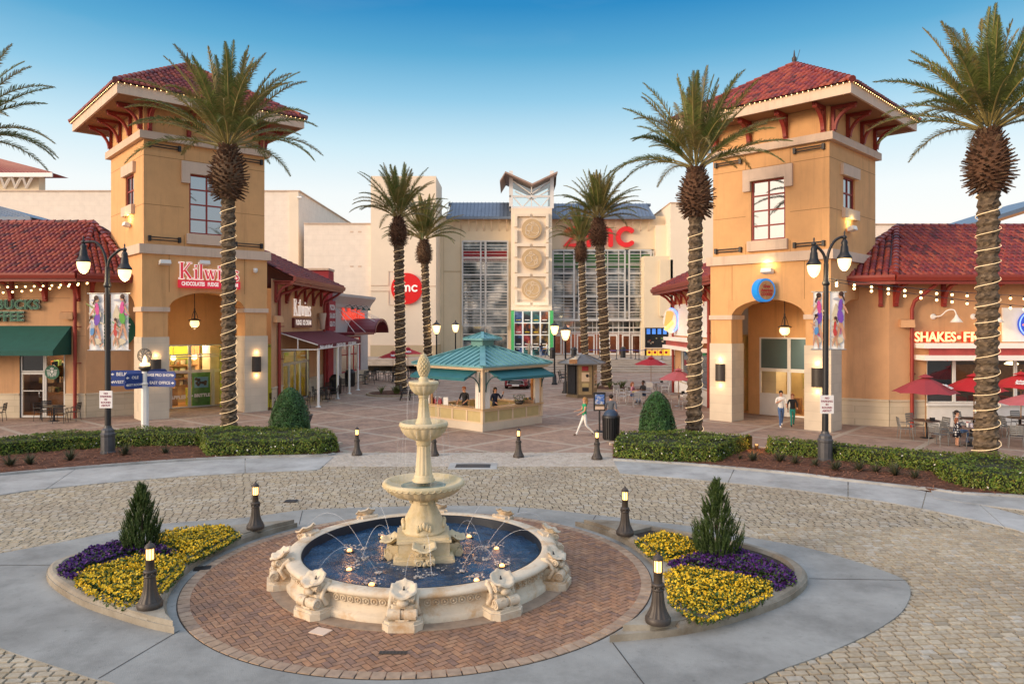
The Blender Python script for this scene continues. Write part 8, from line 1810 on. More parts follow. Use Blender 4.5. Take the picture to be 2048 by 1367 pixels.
# ------------------------------------------------------------------ display board, bins, planters, benches, park lamps, barriers
g = Vector((XP(1199, 32), 32, 0)); st = thing('display_board', 'small black framed picture board on a pole in the plaza', 'display board', g)
b = MB(); b.lathe([(.26, 0), (.26, .03), (.05, .06)], 20, tuple(g)); b.tube([g, g + Z * .95], .04, 8); b.build('stand', m_black, st); b = MB(); b.box(g.x - .26, g.x + .26, g.y - .05, g.y + .05, .92, 1.72); b.build('frame', m_black, st)
def img_mat():
 m = bpy.data.materials.new('townscape print'); m.use_nodes = True; t = m.node_tree; bs_ = t.nodes['Principled BSDF']; tc = t.nodes.new('ShaderNodeTexCoord'); nz = t.nodes.new('ShaderNodeTexNoise'); nz.inputs['Scale'].default_value = 7; t.links.new(tc.outputs['Object'], nz.inputs['Vector']); r = t.nodes.new('ShaderNodeValToRGB'); e = r.color_ramp.elements; e[0].position = .4; e[1].position = .62; e[0].color = (.03, .12, .4, 1); e[1].color = (.7, .68, .62, 1); t.links.new(nz.outputs['Fac'], r.inputs[0]); t.links.new(r.outputs[0], bs_.inputs['Base Color']); bs_.inputs['Roughness'].default_value = .3; return m
b = MB(); b.box(g.x - .2, g.x + .2, g.y - .062, g.y - .051, 1.22, 1.64); b.build('print', img_mat(), st); b = MB(); b.box(g.x - .2, g.x + .2, g.y - .062, g.y - .051, .98, 1.12); b.build('caption_panel', m_trim, st); b = MB(); b.box(g.x - .2, g.x + .2, g.y - .062, g.y - .051, 1.125, 1.215); b.build('print', m_bbrown, st)
def bin_(p, lab, bag=True, h=1.0, r=.33):
 p = Vector(p); t = thing('litter_bin', lab, 'litter bin', p, 0, 'slatted litter bins'); b = MB()
 for k in range(22): a = 2 * pi * k / 22; b.bar((p.x + r * cos(a), p.y + r * sin(a), .05), (p.x + r * 1.06 * cos(a), p.y + r * 1.06 * sin(a), h - .1), .06, .02, up=(cos(a), sin(a), 0))
 b.lathe([(r * .93, 0), (r * .93, .08)], 20, tuple(p)); b.lathe([(r * 1.1, h - .12), (r * 1.14, h - .06), (r * 1.0, h)], 22, tuple(p)); b.lathe([(r * .9, .05), (r * .9, h - .1)], 20, tuple(p)); b.build('body', m_black, t)
 b = MB(); b.lathe([(r * .95, h - .02), (r * .85, h + .10), (r * .5, h + .2), (0, h + .22)], 20, tuple(p)); b.build('lid', mat('dark blue lid', (.02, .04, .08), .5) if bag else m_black, t)
bin_((XP(1222, 29.9), 29.9, 0), 'black slatted litter bin with a blue lid beside the right hedge'); bin_((XP(700, 55.5), 55.5, 0), 'black litter bin beyond the burgundy canopy, nearer the pizza window', False, 1.1, .36); bin_((XP(671, 49.5), 49.5, 0), 'black litter bin behind the posts of the burgundy canopy', False, 1.1, .38); bin_((XP(1105, 79), 79, 1.0), 'black litter bin on the cinema platform by the posters', False); bin_((XP(1148, 80), 80, 1.0), 'black litter bin on the cinema platform before the doors', False); bin_((XP(1246, 81), 81, 1.0), 'black litter bin on the cinema platform near the ticket window', False)
g = G(612, 858); pl_ = thing('urn_planter', 'dark urn planter half hidden behind the left topiary', 'planter', g); b = MB(); b.lathe([(.16, 0), (.18, .05), (.12, .12), (.26, .5), (.30, .62), (.33, .66), (.28, .66)], 18, tuple(g)); b.build('urn', m_darkgrey, pl_); b = MB()
for q in range(150): a = R(0, 6.28); shrub_leaf(b, Vector((g.x + .2 * cos(a) * R(0, 1), g.y + .2 * sin(a) * R(0, 1), .68 + R(0, .12))), Z, R(.03, .05))
b.build('plant', m_topi, pl_)
def bench(p, rz, lab):
 t = thing('park_bench', lab, 'bench', p, rz, 'black iron benches'); b = MB()
 for k in range(6): b.box(-.75, .75, -.25 + k * .085, -.19 + k * .085, .43, .46)
 b.build('seat', m_black, t, local=True); b = MB()
 for k in range(5): b.box(-.75, .75, .26 + k * .02, .28 + k * .02, .52 + k * .085, .58 + k * .085)
 b.build('backrest', m_black, t, local=True)
 for x in (-.72, .72): b = MB(); b.tube(catmull([Vector(q) for q in [(x, -.28, 0), (x, -.22, .3), (x, -.26, .62), (x, 0, .66), (x, .25, .64)]], 4), .03, 6); b.tube([(x, .32, 0), (x, .24, .43), (x, .38, .98)], .03, 6); b.tube([(x, -.25, .43), (x, .25, .43)], .025, 6); b.build('side_frame', m_black, t, local=True)
bench(G(812, 798), radians(95), 'black iron bench beside the palm left of the kiosk'); bench(G(1127, 765), radians(80), 'black iron bench left of the photo booth')
def acorn(px, base, lab, py_top):
 g = base; t = thing('lamp_post', lab, 'lamp post', g, 0, 'acorn lamp posts before the cinema'); zt = ZP(py_top, g.y) - g.z; c = tuple(g); k = max(.9, zt / 4.4)
 b = MB(); b.lathe([(.24, 0), (.24, .1), (.17, .2), (.15, .7), (.09, .8), (.065, 1.0), (.055, zt - 1.2), (.10, zt - 1.17), (.08, zt - 1.1)], 14, c); b.build('post', m_black, t)
 b = MB(); b.lathe([(.10, zt - 1.1), (.22, zt - .95), (.30, zt - .62), (.32, zt - .42)], 16, c); b.build('lamp_glass', m_lampglass, t); b = MB(); b.lathe([(.34, zt - .42), (.34, zt - .38), (.2, zt - .25), (.06, zt - .14), (.05, zt - .02), (0, zt + .03)], 16, c); b.build('cap', m_bronze, t); lamp('park_lamp', g + Vector((0, -.45, zt - .7)), 14, (1, .72, .38), .2, t)
acorn(0, Vector((XP(873, 58), 58, 0)), 'lamp post by the cinema side block, taller of the left pair', 640); acorn(0, Vector((XP(911, 66), 66, 0)), 'lamp post by the cinema side block, shorter of the left pair', 640); acorn(0, Vector((XP(1109, 57), 57, 0)), 'lamp post before the film posters, shorter glow of the right pair', 641); acorn(0, Vector((XP(1131, 50), 50, 0)), 'lamp post rising behind the photo booth, larger glow of the right pair', 648)
b0 = None; xs = [(1176, 78.5), (1199, 80), (1214, 77.5), (1233, 77), (1262, 79), (1271, 77.5), (1278, 76.8), (1290, 78.5), (1304, 78.8), (1324, 77.5)]
pr = thing('queue_post', 'black queue post with blue belt on the cinema platform', 'queue post', (0, 0, 0), 0, 'queue posts before the ticket window'); b = MB(); b.lathe([(.2, 0), (.19, .03), (.04, .06), (.035, .95), (.045, .96), (.045, 1.05), (0, 1.06)], 12); b.build('post', m_black, pr, local=True)
m_belt = mat('blue belt', (.02, .05, .3), .6)
pts = []
for i, (px, d) in enumerate(xs):
 o = pr if i == 0 else copy_tree(pr); o.location = (XP(px, d), d, 1.0); o['label'] = ORD[i] + ' black queue post of the blue belt line, counted towards the ticket window'; pts.append(Vector(o.location))
o = None
for i in range(len(pts) - 1):
 a, c = pts[i], pts[i + 1]; root = [q for q in COL.objects if q.type == 'EMPTY' and q.name.startswith('queue_post') and (q.location - a).length < .01][0]
 b = MB(); b.add([a + Z * .90, c + Z * .90, c + Z * .96, a + Z * .96], [(0, 1, 2, 3)]); b.build('belt', m_belt, root)
# planted rings at the mid palms
m_spiky = rnd_mat('grass blades', [(.06, .09, .02), (.12, .14, .04), (.09, .11, .03)], .7, 5, .25)
for px, d, lab in ((785, 49, 'left'), (1216, 53, 'right')):
 c = Vector((XP(px, d), d, 0)); b = MB(); b.lathe([(1.75, -.02), (1.75, .12), (1.6, .12)], 28, tuple(c), smooth=False); struct('kerb', b, m_stain_conc); b = MB(); b.lathe([(1.6, .10), (.8, .22), (.01, .25)], 28, tuple(c)); struct('mulch_bed', b, m_mulch)
 for k in range(5):
  a = R(-2.8, .4) if k else -1.2; q = c + Vector((1.2 * cos(a), 1.2 * sin(a), .12)); b = MB()
  for j in range(70):
   az = R(0, 6.28); l = R(.35, .75); d_ = Vector((cos(az) * .5, sin(az) * .5, 1)).normalized(); w_ = Vector((-sin(az), cos(az), 0)) * .012; m_ = q + d_ * l * .6; e_ = q + d_ * l + Vector((cos(az), sin(az), -.3)) * .12
   b.add([q - w_, q + w_, m_ + w_, m_ - w_, e_], [(0, 1, 2, 3), (3, 2, 4)])
  tag(b.build('ornamental_grass', m_spiky), '%s tuft of ornamental grass in the ring below the mid palm %s of the kiosk' % (ORD[k], lab), 'plant', 'grasses below the mid palms')
ul = thing('garden_uplight', 'small amber garden uplight glowing between the right hedges', 'garden light', G(1513, 899, .06)); g = Vector(ul.location); b = MB(); b.lathe([(.05, 0), (.07, .1), (.09, .2), (.08, .2)], 12, tuple(g)); b.build('housing', m_bronze, ul); b = MB(); b.lathe([(.075, .19), (.0, .2)], 12, tuple(g)); b.build('lens', m_lampwarm, ul); lamp('uplight_lamp', g + Vector((-.1, -.25, .35)), 9, (1, .42, .08), .05, ul)
# ------------------------------------------------------------------ cafe furniture
def make_chair(name, lab, ms, ml, arms=True):
 t = thing(name, lab, 'chair'); b = MB()
 b.box(-.22, .22, -.22, .22, .43, .45); b.build('seat', ms, t, local=True); b = MB()
 for k in range(5): b.box(-.2, .2, .235 + k * .012, .25 + k * .012, .52 + k * .075, .575 + k * .075)
 b.tube([(-.22, .22, .45), (-.22, .26, .62), (-.21, .30, .88), (.21, .30, .88), (.22, .26, .62), (.22, .22, .45)], .014, 6); b.build('backrest', ms, t, local=True)
 for x, y in ((-.22, -.2), (.22, -.2), (-.22, .22), (.22, .22)): b = MB(); b.tube([(x, y, .44), (x * 1.12, y * 1.2, 0)], .014, 6); b.build('leg', ml, t, local=True)
 if arms:
  for x in (-.25, .25): b = MB(); b.tube(catmull([Vector(q) for q in [(x, -.2, .44), (x, -.21, .6), (x, -.1, .66), (x, .24, .66)]], 3), .014, 6); b.build('armrest', ml, t, local=True)
 return t
def make_table(name, lab, mt, ml, r=.5, square=False):
 t = thing(name, lab, 'table'); b = MB()
 if square: b.box(-r, r, -r, r, .71, .735)
 else: b.lathe([(r, .705), (r, .735)], 32, smooth=False)
 b.build('table_top', mt, t, local=True); b = MB(); b.lathe([(.26, 0), (.25, .02), (.05, .05), (.04, .7), (.15, .71)], 20); b.build('pedestal', ml, t, local=True)
 return t
def make_umbrella(name, lab, mc, r=1.3, h=2.5, e=1.95, grp=None, words=None):
 t = thing(name, lab, 'umbrella', (0, 0, 0), 0, grp); b = MB(); n = 8; rim = [(r * cos(2 * pi * i / n + .3), r * sin(2 * pi * i / n + .3)) for i in range(n)]
 hub = Vector((0, 0, h)); 
 for i in range(n):
  p, q = Vector((*rim[i], e)), Vector((*rim[(i + 1) % n], e)); m_ = (p + q) / 2 + Z * .03
  a, c = hub.lerp(p, .5) + Z * .03, hub.lerp(q, .5) + Z * .03
  b.add([hub, a, c], [(0, 1, 2)]); b.add([a, p, m_, q, c], [(0, 1, 2, 3, 4)])
 b.build('canopy', mc, t, local=True); b = MB(); n = 8
 for i in range(n):
  p, q = hub + Vector((.3 * cos(2 * pi * i / n + .3), .3 * sin(2 * pi * i / n + .3), -.04)), hub + Vector((.3 * cos(2 * pi * (i + 1) / n + .3), .3 * sin(2 * pi * (i + 1) / n + .3), -.04)); b.add([hub + Z * .1, p, q], [(0, 1, 2)])
 b.build('vent_cap', mc, t, local=True); b = MB(); b.tube([(0, 0, 0), (0, 0, h + .1)], .022, 8); b.ball((0, 0, h + .14), .035, 8, 6); b.build('pole', m_wood, t, local=True)
 for i in range(8): b = MB(); b.tube([(0, 0, h - .03), (rim[i][0] * .98, rim[i][1] * .98, e - .015)], .009, 4); b.tube([(0, 0, h - .5), (rim[i][0] * .5, rim[i][1] * .5, (h + e) / 2 - .01)], .008, 4); b.build('rib', m_wood, t, local=True)
 if words:
  b = MB(); a = -pi / 2 + words[1]; p = Vector((r * .66 * cos(a), r * .66 * sin(a), e + (h - e) * .36 + .045)); u_ = Vector((-sin(a), cos(a), 0)); v_ = (hub - Vector((r * cos(a), r * sin(a), e)) * 1.0); v_ = Vector((-cos(a) * r, -sin(a) * r, h - e)).normalized()
  for i, s in enumerate(words[0].split()): put_text(b, s, p + v_ * (.11 - .2 * i), u_, v_, .22, .004, .012, shear=.3, width=.5)
  b.build('lettering', m_vinyl, t, local=True)
 return t
m_umr = mat('bright red canvas', (.42, .010, .016), .75, .06, 2); m_umw = mat('faded red canvas', (.30, .035, .045), .8, .08, 2); m_ump = mat('sun bleached canvas', (.42, .10, .11), .8, .08, 2)
m_alum2 = mat('dull grey aluminium', (.22, .225, .225), .4, .1, 8, metal=.5); m_brownwood = mat('brown table top', (.10, .06, .045), .5, .15, 6); m_greytop = mat('grey table top', (.25, .24, .24), .4, .1, 6)
um = 'red market umbrellas over the cafe tables'
for px, d, m, r, h, e, w_, lab in ((1851, 30.3, m_umw, 1.26, 2.55, 1.88, ('Johnny Rockets', .9), 'faded red umbrella nearest the diner downpipe'), (1948, 30.9, m_umr, 1.25, 2.55, 1.92, ('Johnny Rockets', .15), 'bright red umbrella just left of the far right palm'), (2042, 31.2, m_umr, 1.25, 2.6, 2.02, ('Johnny Rockets', -.5), 'bright red umbrella just right of the far right palm'), (2064, 28.6, m_ump, 1.25, 2.05, 1.58, None, 'bleached red umbrella cut by the right picture edge'),
        (1302, 54, m_umr, 1.28, 2.25, 1.72, ('Johnny Rockets', .9), 'bright red umbrella alone before the cinema steps'), (1357, 42, m_ump, 1.15, 2.1, 1.52, None, 'pale bleached umbrella behind the palm left of the cookie shop tower'), (786, 60, m_umr, 1.25, 2.45, 1.95, ('RedBrick Pizza', .3), 'red umbrella left of the mid palm, the nearer of two'), (816, 64, m_umr, 1.3, 2.6, 2.1, ('RedBrick Pizza', .3), 'red umbrella right of the mid palm, the farther of two')):
 u_ = make_umbrella('market_umbrella', lab, m, r, h, e, um, w_); u_.location = (XP(px, d), d, 0); u_.rotation_euler.z = R(-.15, .15)
ch = make_chair('cafe_chair', 'x', m_alum2, m_alum2); tb = make_table('cafe_table', 'x', m_brownwood, m_black, .52)
used = [False, False]
def place(o0, idx, px, d, rz, lab, grp, z=0, sc=None):
 o = o0 if not used[idx] else copy_tree(o0); used[idx] = True; o.location = (XP(px, d), d, z); o.rotation_euler.z = rz; o['label'] = lab; o['group'] = grp; return o
gA = 'grey cafe chairs on the diner terrace'; gB = 'cafe tables on the diner terrace'
for px, d, lab in ((1853, 30.3, 'round brown table under the faded red umbrella'), (1947, 30.9, 'round brown table under the bright red umbrella left of the palm'), (2040, 31.2, 'round brown table under the bright red umbrella right of the palm'), (1942, 28.3, 'round brown table with food where the woman and child eat'), (2064, 28.6, 'round brown table under the umbrella at the right edge')): place(tb, 1, px, d, 0, lab, gB)
for px, d, rz, lab in ((1811, 30.0, radians(75), 'grey chair alone at the left side of the first diner table'), (1830, 31.2, radians(20), 'grey chair behind the first diner table by the downpipe'), (1880, 30.0, radians(-80), 'grey chair at the right side of the first diner table'), (1901, 28.8, radians(95), 'grey chair behind the polka dot child'), (1877, 28.4, radians(115), 'grey chair left of the table where the child eats'), (1953, 27.4, radians(175), 'grey chair nearest the hedge at the eating table'), (1925, 31.7, radians(15), 'grey chair behind the second diner table'), (1985, 30.4, radians(-70), 'grey chair just behind the far right palm'), (2014, 30.6, radians(100), 'grey chair left of the table right of the palm'), (2040, 32.1, radians(5), 'grey chair under the diner window right of the palm'), (2032, 27.9, radians(150), 'grey chair closest to the hedge at the right edge'), (2075, 30.6, radians(-80), 'grey chair at the far right picture edge')): place(ch, 0, px, d, rz, lab, gA)
m_alch = mat('bright aluminium', (.5, .5, .5), .35, .05, 8, metal=.5)
ch2 = make_chair('cafe_chair', 'x', m_alch, m_alch); tb2 = make_table('cafe_table', 'x', m_greytop, m_silver, .62, True); used = [False, False]; gC = 'silver cafe chairs left of the cookie shop tower'; gD = 'cafe tables left of the cookie shop tower'
for px, d, rz, lab in ((1277, 43.0, .2, 'square grey table where the couple eat'), (1312, 50, .1, 'grey table under the red umbrella before the steps'), (1358, 42, 0, 'square table under the pale bleached umbrella')): place(tb2, 1, px, d, rz, lab, gD)
for px, d, rz, lab in ((1275, 41.6, radians(178), 'white backed chair on the near side of the couple table'), (1246, 43.3, radians(70), 'silver chair at the left of the couple table'), (1262, 44.1, radians(60), 'silver chair the seated woman uses'), (1290, 44.0, radians(-60), 'silver chair the seated man uses'), (1330, 48.2, radians(-100), 'silver chair right of the table before the steps'), (1300, 48.4, radians(160), 'silver chair at the near side of the table before the steps'), (1326, 51.2, radians(-30), 'silver chair at the far side of the table before the steps'), (1331, 40.3, radians(120), 'silver chair beside the right topiary'), (1370, 40.5, radians(190), 'silver chair just left of the right palm trunk'), (1237, 45.5, radians(20), 'empty silver chair beside the photo booth')): place(ch2, 0, px, d, rz, lab, gC)
chb = make_chair('iron_chair', 'x', m_black, m_black); tbb = make_table('iron_table', 'x', m_black, m_black, .48); used = [False, False]; gE = 'black iron chairs'; gF = 'black iron tables'
for px, d, rz, lab in ((108, 35.6, .3, 'black square topped table before the coffee shop door'), (652, 46, 0, 'black table under the burgundy canopy'), (786, 60, 0, 'black table under the nearer red umbrella by the pizza shop'), (816, 64, 0, 'black table under the farther red umbrella by the pizza shop'), (752, 62, 0, 'black table left of the red umbrellas'), (730, 57.5, 0, 'black table nearest the last white canopy post')): place(tbb, 1, px, d, rz, lab, gF)
for px, d, rz, lab in ((84, 35.6, radians(80), 'black chair left of the coffee shop table'), (92, 36.3, radians(30), 'black chair behind the coffee shop table'), (146, 35.7, radians(-85), 'black chair right of the coffee shop table'), (121, 34.9, radians(190), 'black chair on the near side of the coffee shop table'), (-3, 35.4, radians(-75), 'black chair cut by the left picture edge'),
      (552, 40.6, radians(60), 'black chair left of the cone topiary by the tower'), (609, 41.2, radians(-60), 'black chair right of the cone topiary by the tower'), (635, 45, radians(90), 'black chair under the canopy nearest the candy shop door'), (668, 45.8, radians(-90), 'black chair between the first two canopy posts'), (650, 44.4, radians(180), 'black chair facing the candy shop under the canopy'), (655, 48, radians(0), 'black chair behind the canopy table'), (690, 51, radians(40), 'black chair beside the second canopy post'),
      (722, 58.6, radians(80), 'black chair by the pizza shop wall, nearest'), (742, 57.3, radians(-80), 'black chair right of the table by the last post'), (733, 59.5, radians(10), 'black chair behind the table by the last post'), (738, 62.2, radians(90), 'black chair left of the middle iron table'), (766, 62, radians(-80), 'black chair right of the middle iron table'), (752, 63.5, radians(0), 'black chair behind the middle iron table'), (750, 60.6, radians(170), 'black chair before the middle iron table'), (774, 60.4, radians(80), 'black chair left of the nearer red umbrella'), (792, 58.5, radians(170), 'black chair before the nearer red umbrella'), (784, 61.7, radians(0), 'black chair behind the nearer red umbrella'), (826, 62.6, radians(180), 'black chair before the farther red umbrella'), (835, 64.5, radians(-80), 'black chair right of the farther red umbrella'), (812, 66, radians(0), 'black chair behind the farther red umbrella')): place(chb, 0, px, d, rz, lab, gE)
# things on the eating tables
p = Vector((XP(1950, 28.25), 28.25, .735)); b = MB(); b.box(p.x - .16, p.x + .16, p.y - .12, p.y + .12, p.z, p.z + .13); small('food_box', 'checked purple and white food box on the table of the child', 'food box', p, (('box', b, mat('checked paper', (.35, .25, .55), .7, .6, 30, hue=(.8, .78, .8))),))
p = Vector((XP(1935, 28.3), 28.3, .735)); b = MB(); b.lathe([(.035, 0), (.05, .16)], 12, tuple(p)); c = MB(); c.lathe([(.05, .16), (.045, .19), (0, .2)], 12, tuple(p)); small('drink_cup', 'pink topped drink cup on the table of the child', 'cup', p, (('cup', b, m_white), ('lid', c, m_umw)))
for px, d, lab in ((1856, 30.2, 'small black napkin holder on the first diner table'), (1319, 49.9, 'small black napkin holder on the table before the steps'), (1361, 42, 'small dark napkin holder under the bleached umbrella')):
 p = Vector((XP(px, d) + .12, d - .1, .735)); b = MB(); b.box(p.x - .08, p.x + .08, p.y - .06, p.y + .06, p.z, p.z + .14); c = MB(); c.box(p.x - .05, p.x + .05, p.y - .05, p.y + .05, p.z + .14, p.z + .17); small('napkin_holder', lab, 'napkin holder', p, (('case', b, m_black), ('napkins', c, m_white)), 'napkin holders on tables')
p = Vector((XP(1268, 42.8), 42.8, .735)); b = MB(); b.lathe([(.10, 0), (.15, .03), (.14, .03), (.09, .01)], 14, tuple(p)); small('paper_plate', 'small yellow food tray on the couple table', 'plate', p, (('tray', b, m_yellow),))
# ------------------------------------------------------------------ people
m_skin = mat('skin', (.52, .27, .17), .55, .06, 8, sub=.1); m_skin2 = mat('dark skin', (.10, .045, .025), .5, .08, 8)
cloth = {k: mat('cloth ' + k, c, .85, .1, 9, .1, 120) for k, c in {'white': (.72, .70, .66), 'denim': (.07, .13, .27), 'black': (.015, .015, .018), 'green': (.012, .28, .12), 'grey': (.10, .11, .13), 'navy': (.012, .018, .05), 'stripe': (.5, .5, .5), 'khaki': (.30, .27, .2), 'pink': (.5, .2, .25), 'brown': (.10, .05, .03), 'teal': (.02, .25, .2), 'blond': (.35, .18, .06), 'darkhair': (.02, .012, .008), 'redhair': (.22, .07, .03)}.items()}
cloth['stripe'] = m_st = bpy.data.materials.new('striped cloth'); m_st.use_nodes = True
_t = m_st.node_tree; _w = _t.nodes.new('ShaderNodeTexWave'); _w.bands_direction = 'Z'; _w.inputs['Scale'].default_value = 6; _c = _t.nodes.new('ShaderNodeTexCoord'); _t.links.new(_c.outputs['Object'], _w.inputs['Vector']); _r = _t.nodes.new('ShaderNodeValToRGB'); _r.color_ramp.interpolation = 'CONSTANT'; _r.color_ramp.elements[0].color = (.02, .02, .02, 1); _r.color_ramp.elements[1].position = .5; _r.color_ramp.elements[1].color = (.7, .7, .68, 1); _t.links.new(_w.outputs['Fac'], _r.inputs[0]); _t.links.new(_r.outputs[0], _t.nodes['Principled BSDF'].inputs['Base Color'])
m_dot = bpy.data.materials.new('polka dot cloth'); m_dot.use_nodes = True; _t = m_dot.node_tree; _w = _t.nodes.new('ShaderNodeTexVoronoi'); _w.inputs['Scale'].default_value = 11; _w.inputs['Randomness'].default_value = .35; _c = _t.nodes.new('ShaderNodeTexCoord'); _t.links.new(_c.outputs['Object'], _w.inputs['Vector']); _r = _t.nodes.new('ShaderNodeValToRGB'); _r.color_ramp.interpolation = 'CONSTANT'; _r.color_ramp.elements[0].color = (.7, .7, .7, 1); _r.color_ramp.elements[1].position = .33; _r.color_ramp.elements[1].color = (.01, .012, .025, 1); _t.links.new(_w.outputs['Distance'], _r.inputs[0]); _t.links.new(_r.outputs[0], _t.nodes['Principled BSDF'].inputs['Base Color'])
def person(loc, rz, h, lab, pose, top, bottom, shoe, hair, skin=None, sleeves='short', longhair=False, skirt=None, legs_bare=False, capris=False):
 """one skinned body grown from a posed skeleton; faces the local -Y"""
 s = h / 1.72; t = thing('person', lab, 'person', loc, rz, None); V = {}; E_ = []
 def j(n, p, r, par=None): V[n] = (Vector(p) * s, r * s); (E_.append((par, n)) if par else None)
 P = pose; hz = P.get('hip', .93); lean = P.get('lean', 0.0); tw = .0
 j('pelvis', (0, 0, hz), .125); j('waist', (0, -lean * .3, hz + .16), .115, 'pelvis'); j('chest', (0, -lean * .75, hz + .38), .135, 'waist'); j('neck', (0, -lean, hz + .53), .055, 'chest')
 hx, hy = P.get('head', (0, 0)); j('jaw', (hx * .5, -lean - .012 + hy * .5, hz + .60), .062, 'neck'); j('skull', (hx, -lean + hy, hz + .685), .086, 'jaw'); j('crown', (hx, -lean + hy + .01, hz + .75), .066, 'skull'); j('nose', (hx, -lean + hy - .098, hz + .665), .013, 'skull')
 for sd, n in ((-1, 'l'), (1, 'r')):
  j('sh' + n, (sd * .175, -lean * .85, hz + .47), .058, 'chest'); el = P['elbow' + n]; wr = P['wrist' + n]
  j('el' + n, el, .042, 'sh' + n); j('wr' + n, wr, .028, 'el' + n); d = (Vector(wr) - Vector(el)).normalized(); sdv = Vector((sd, 0, 0)) if abs(d.x) < .8 else Vector((0, 1, 0)); sdv = (sdv - d * sdv.dot(d)).normalized(); pn_ = d.cross(sdv)
  palm_ = Vector(wr) + d * .07; j('pa' + n, palm_, .026, 'wr' + n)
  for k, (off, ln) in enumerate(((-.024, .068), (-.008, .078), (.008, .072), (.022, .056))): kn = palm_ + d * (.03) + sdv * off * 1.2; j('fa%d%s' % (k, n), kn, .009, 'pa' + n); j('fb%d%s' % (k, n), kn + d * ln + pn_ * .02, .008, 'fa%d%s' % (k, n))
  j('th' + n, Vector(wr) + d * .045 - sdv * .035 * 1 - Vector((0, .02, 0)), .011, 'wr' + n)
  j('hi' + n, (sd * .085, 0, hz - .05), .088, 'pelvis'); j('kn' + n, P['knee' + n], .056, 'hi' + n); j('an' + n, P['ankle' + n], .036, 'kn' + n); an = Vector(P['ankle' + n]); td = Vector(P.get('toe' + n, (0, -1, -.35))).normalized(); j('he' + n, an + Vector((0, .03, -.045)), .034, 'an' + n); j('to' + n, an + Vector((td.x * .15, td.y * .15, -.05 + .04 * 0)), .030, 'an' + n)
 names = list(V); ix = {n: i for i, n in enumerate(names)}; me = bpy.data.meshes.new('skeleton'); me.from_pydata([tuple(V[n][0]) for n in names], [(ix[a], ix[b_]) for a, b_ in E_], []); o = bpy.data.objects.new('skeleton', me); COL.objects.link(o)
 o.modifiers.new('skin', 'SKIN'); sv = me.skin_vertices[0].data if me.skin_vertices else None
 if sv is None:
  bm = __import__('bmesh').new(); bm.from_mesh(me); bm.verts.layers.skin.verify(); bm.to_mesh(me); bm.free(); sv = me.skin_vertices[0].data
 for n, i in ix.items(): r = V[n][1]; sv[i].radius = (r, r * (.78 if n in ('pelvis', 'waist', 'chest') else 1)); sv[i].use_root = n == 'pelvis'
 m_ = o.modifiers.new('sub', 'SUBSURF'); m_.levels = 2; m_.render_levels = 2
 dg = bpy.context.evaluated_depsgraph_get(); em = bpy.data.meshes.new_from_object(o.evaluated_get(dg)); bpy.data.objects.remove(o)
 skin = skin or m_skin; mats = [skin, cloth[top] if isinstance(top, str) else top, cloth[bottom] if isinstance(bottom, str) else bottom, cloth[shoe]]
 em.materials.clear()
 for q in mats: em.materials.append(q)
 seg = [(a, b_) for a, b_ in E_]
 def region(a, b_):
  k = b_[:2]
  if b_ in ('jaw', 'skull', 'crown', 'nose'): return 0
  if k == 'el': return 1 if sleeves != 'none' else 0
  if k == 'wr': return 1 if sleeves == 'long' else 0
  if k in ('pa', 'fa', 'fb', 'th'): return 0
  if k in ('waist'[:2], 'ch', 'ne', 'sh'): return 1
  if k == 'kn': return 0 if legs_bare else 2
  if k == 'an': return 0 if (legs_bare or capris) else 2
  if k in ('he', 'to'): return 3
  return 2
 L = [(V[a][0], V[b_][0], region(a, b_), (V[a][1] + V[b_][1]) / 2) for a, b_ in seg]
 for f in em.polygons:
  c = f.center; best = 1e9; bi = 0
  for p0, p1, rg_, rr in L:
   d = p1 - p0; u = max(0, min(1, (c - p0).dot(d) / max(1e-9, d.length_squared))); q = (c - p0 - d * u).length - rr
   if q < best: best = q; bi = rg_
  if V['pelvis'][0].z - .1 * s < c.z < V['pelvis'][0].z + .04 * s and bi == 1 and abs(c.x) < .2 * s and abs(c.y) < .2 * s: bi = 2 if c.z < V['pelvis'][0].z else 1
  if c.z > V['neck'][0].z - .005 * s and bi == 1: bi = 0
  f.material_index = bi; f.use_smooth = True
 bo_ = bpy.data.objects.new('body', em); COL.objects.link(bo_); bo_.parent = t; KIDS.setdefault(t.name, []).append(bo_)
 sk = V['skull'][0]; b = MB(); k = .1 * s; vs = []
 b.ball(sk + Vector((0, .018, .028)) * s, k * 1.0, 14, 9, sc=(.98, 1.02, 1.0)); 
 b.v = [(x, max(y, sk.y - .062 * s) if z < sk.z + .045 * s else y, max(z, sk.z - (.07 if y > sk.y + .01 * s else -.035) * s)) for x, y, z in b.v]
 if longhair: b.tube([sk + Vector((0, .07, .03)) * s, sk + Vector((0, .10, -.08)) * s, sk + Vector((0, .09, -.24)) * s], [k * .75, k * .8, k * .35], 10)
 b.build('hair', cloth[hair], t, local=True); b = MB()
 for sd in (-1, 1): b.ball(sk + Vector((sd * .033, -.082, -.0)) * s, .011 * s, 8, 5); 
 b.build('eyes', m_black, t, local=True); b = MB(); b.ball(sk + Vector((0, -.078, -.055)) * s, .018 * s, 8, 5, sc=(1.2, .5, .4)); b.build('mouth', m_dred, t, local=True); b = MB()
 for sd in (-1, 1): b.ball(sk + Vector((sd * .088, .005, -.012)) * s, .024 * s, 8, 5, sc=(.45, .8, 1.2))
 b.build('ears', skin, t, local=True)
 if skirt:
  b = MB(); z0 = V['waist'][0].z; b.lathe([(.12 * s, z0), (.15 * s, z0 - .12 * s), (skirt[0] * s, z0 - skirt[1] * s), (skirt[0] * .9 * s, z0 - skirt[1] * s + .01)], 24, rf=lambda a, i: 1 + (.05 * sin(a * 7) if i > 1 else 0)); b.build('skirt', mats[1] if len(skirt) < 3 else mats[2], t, local=True)
 return t
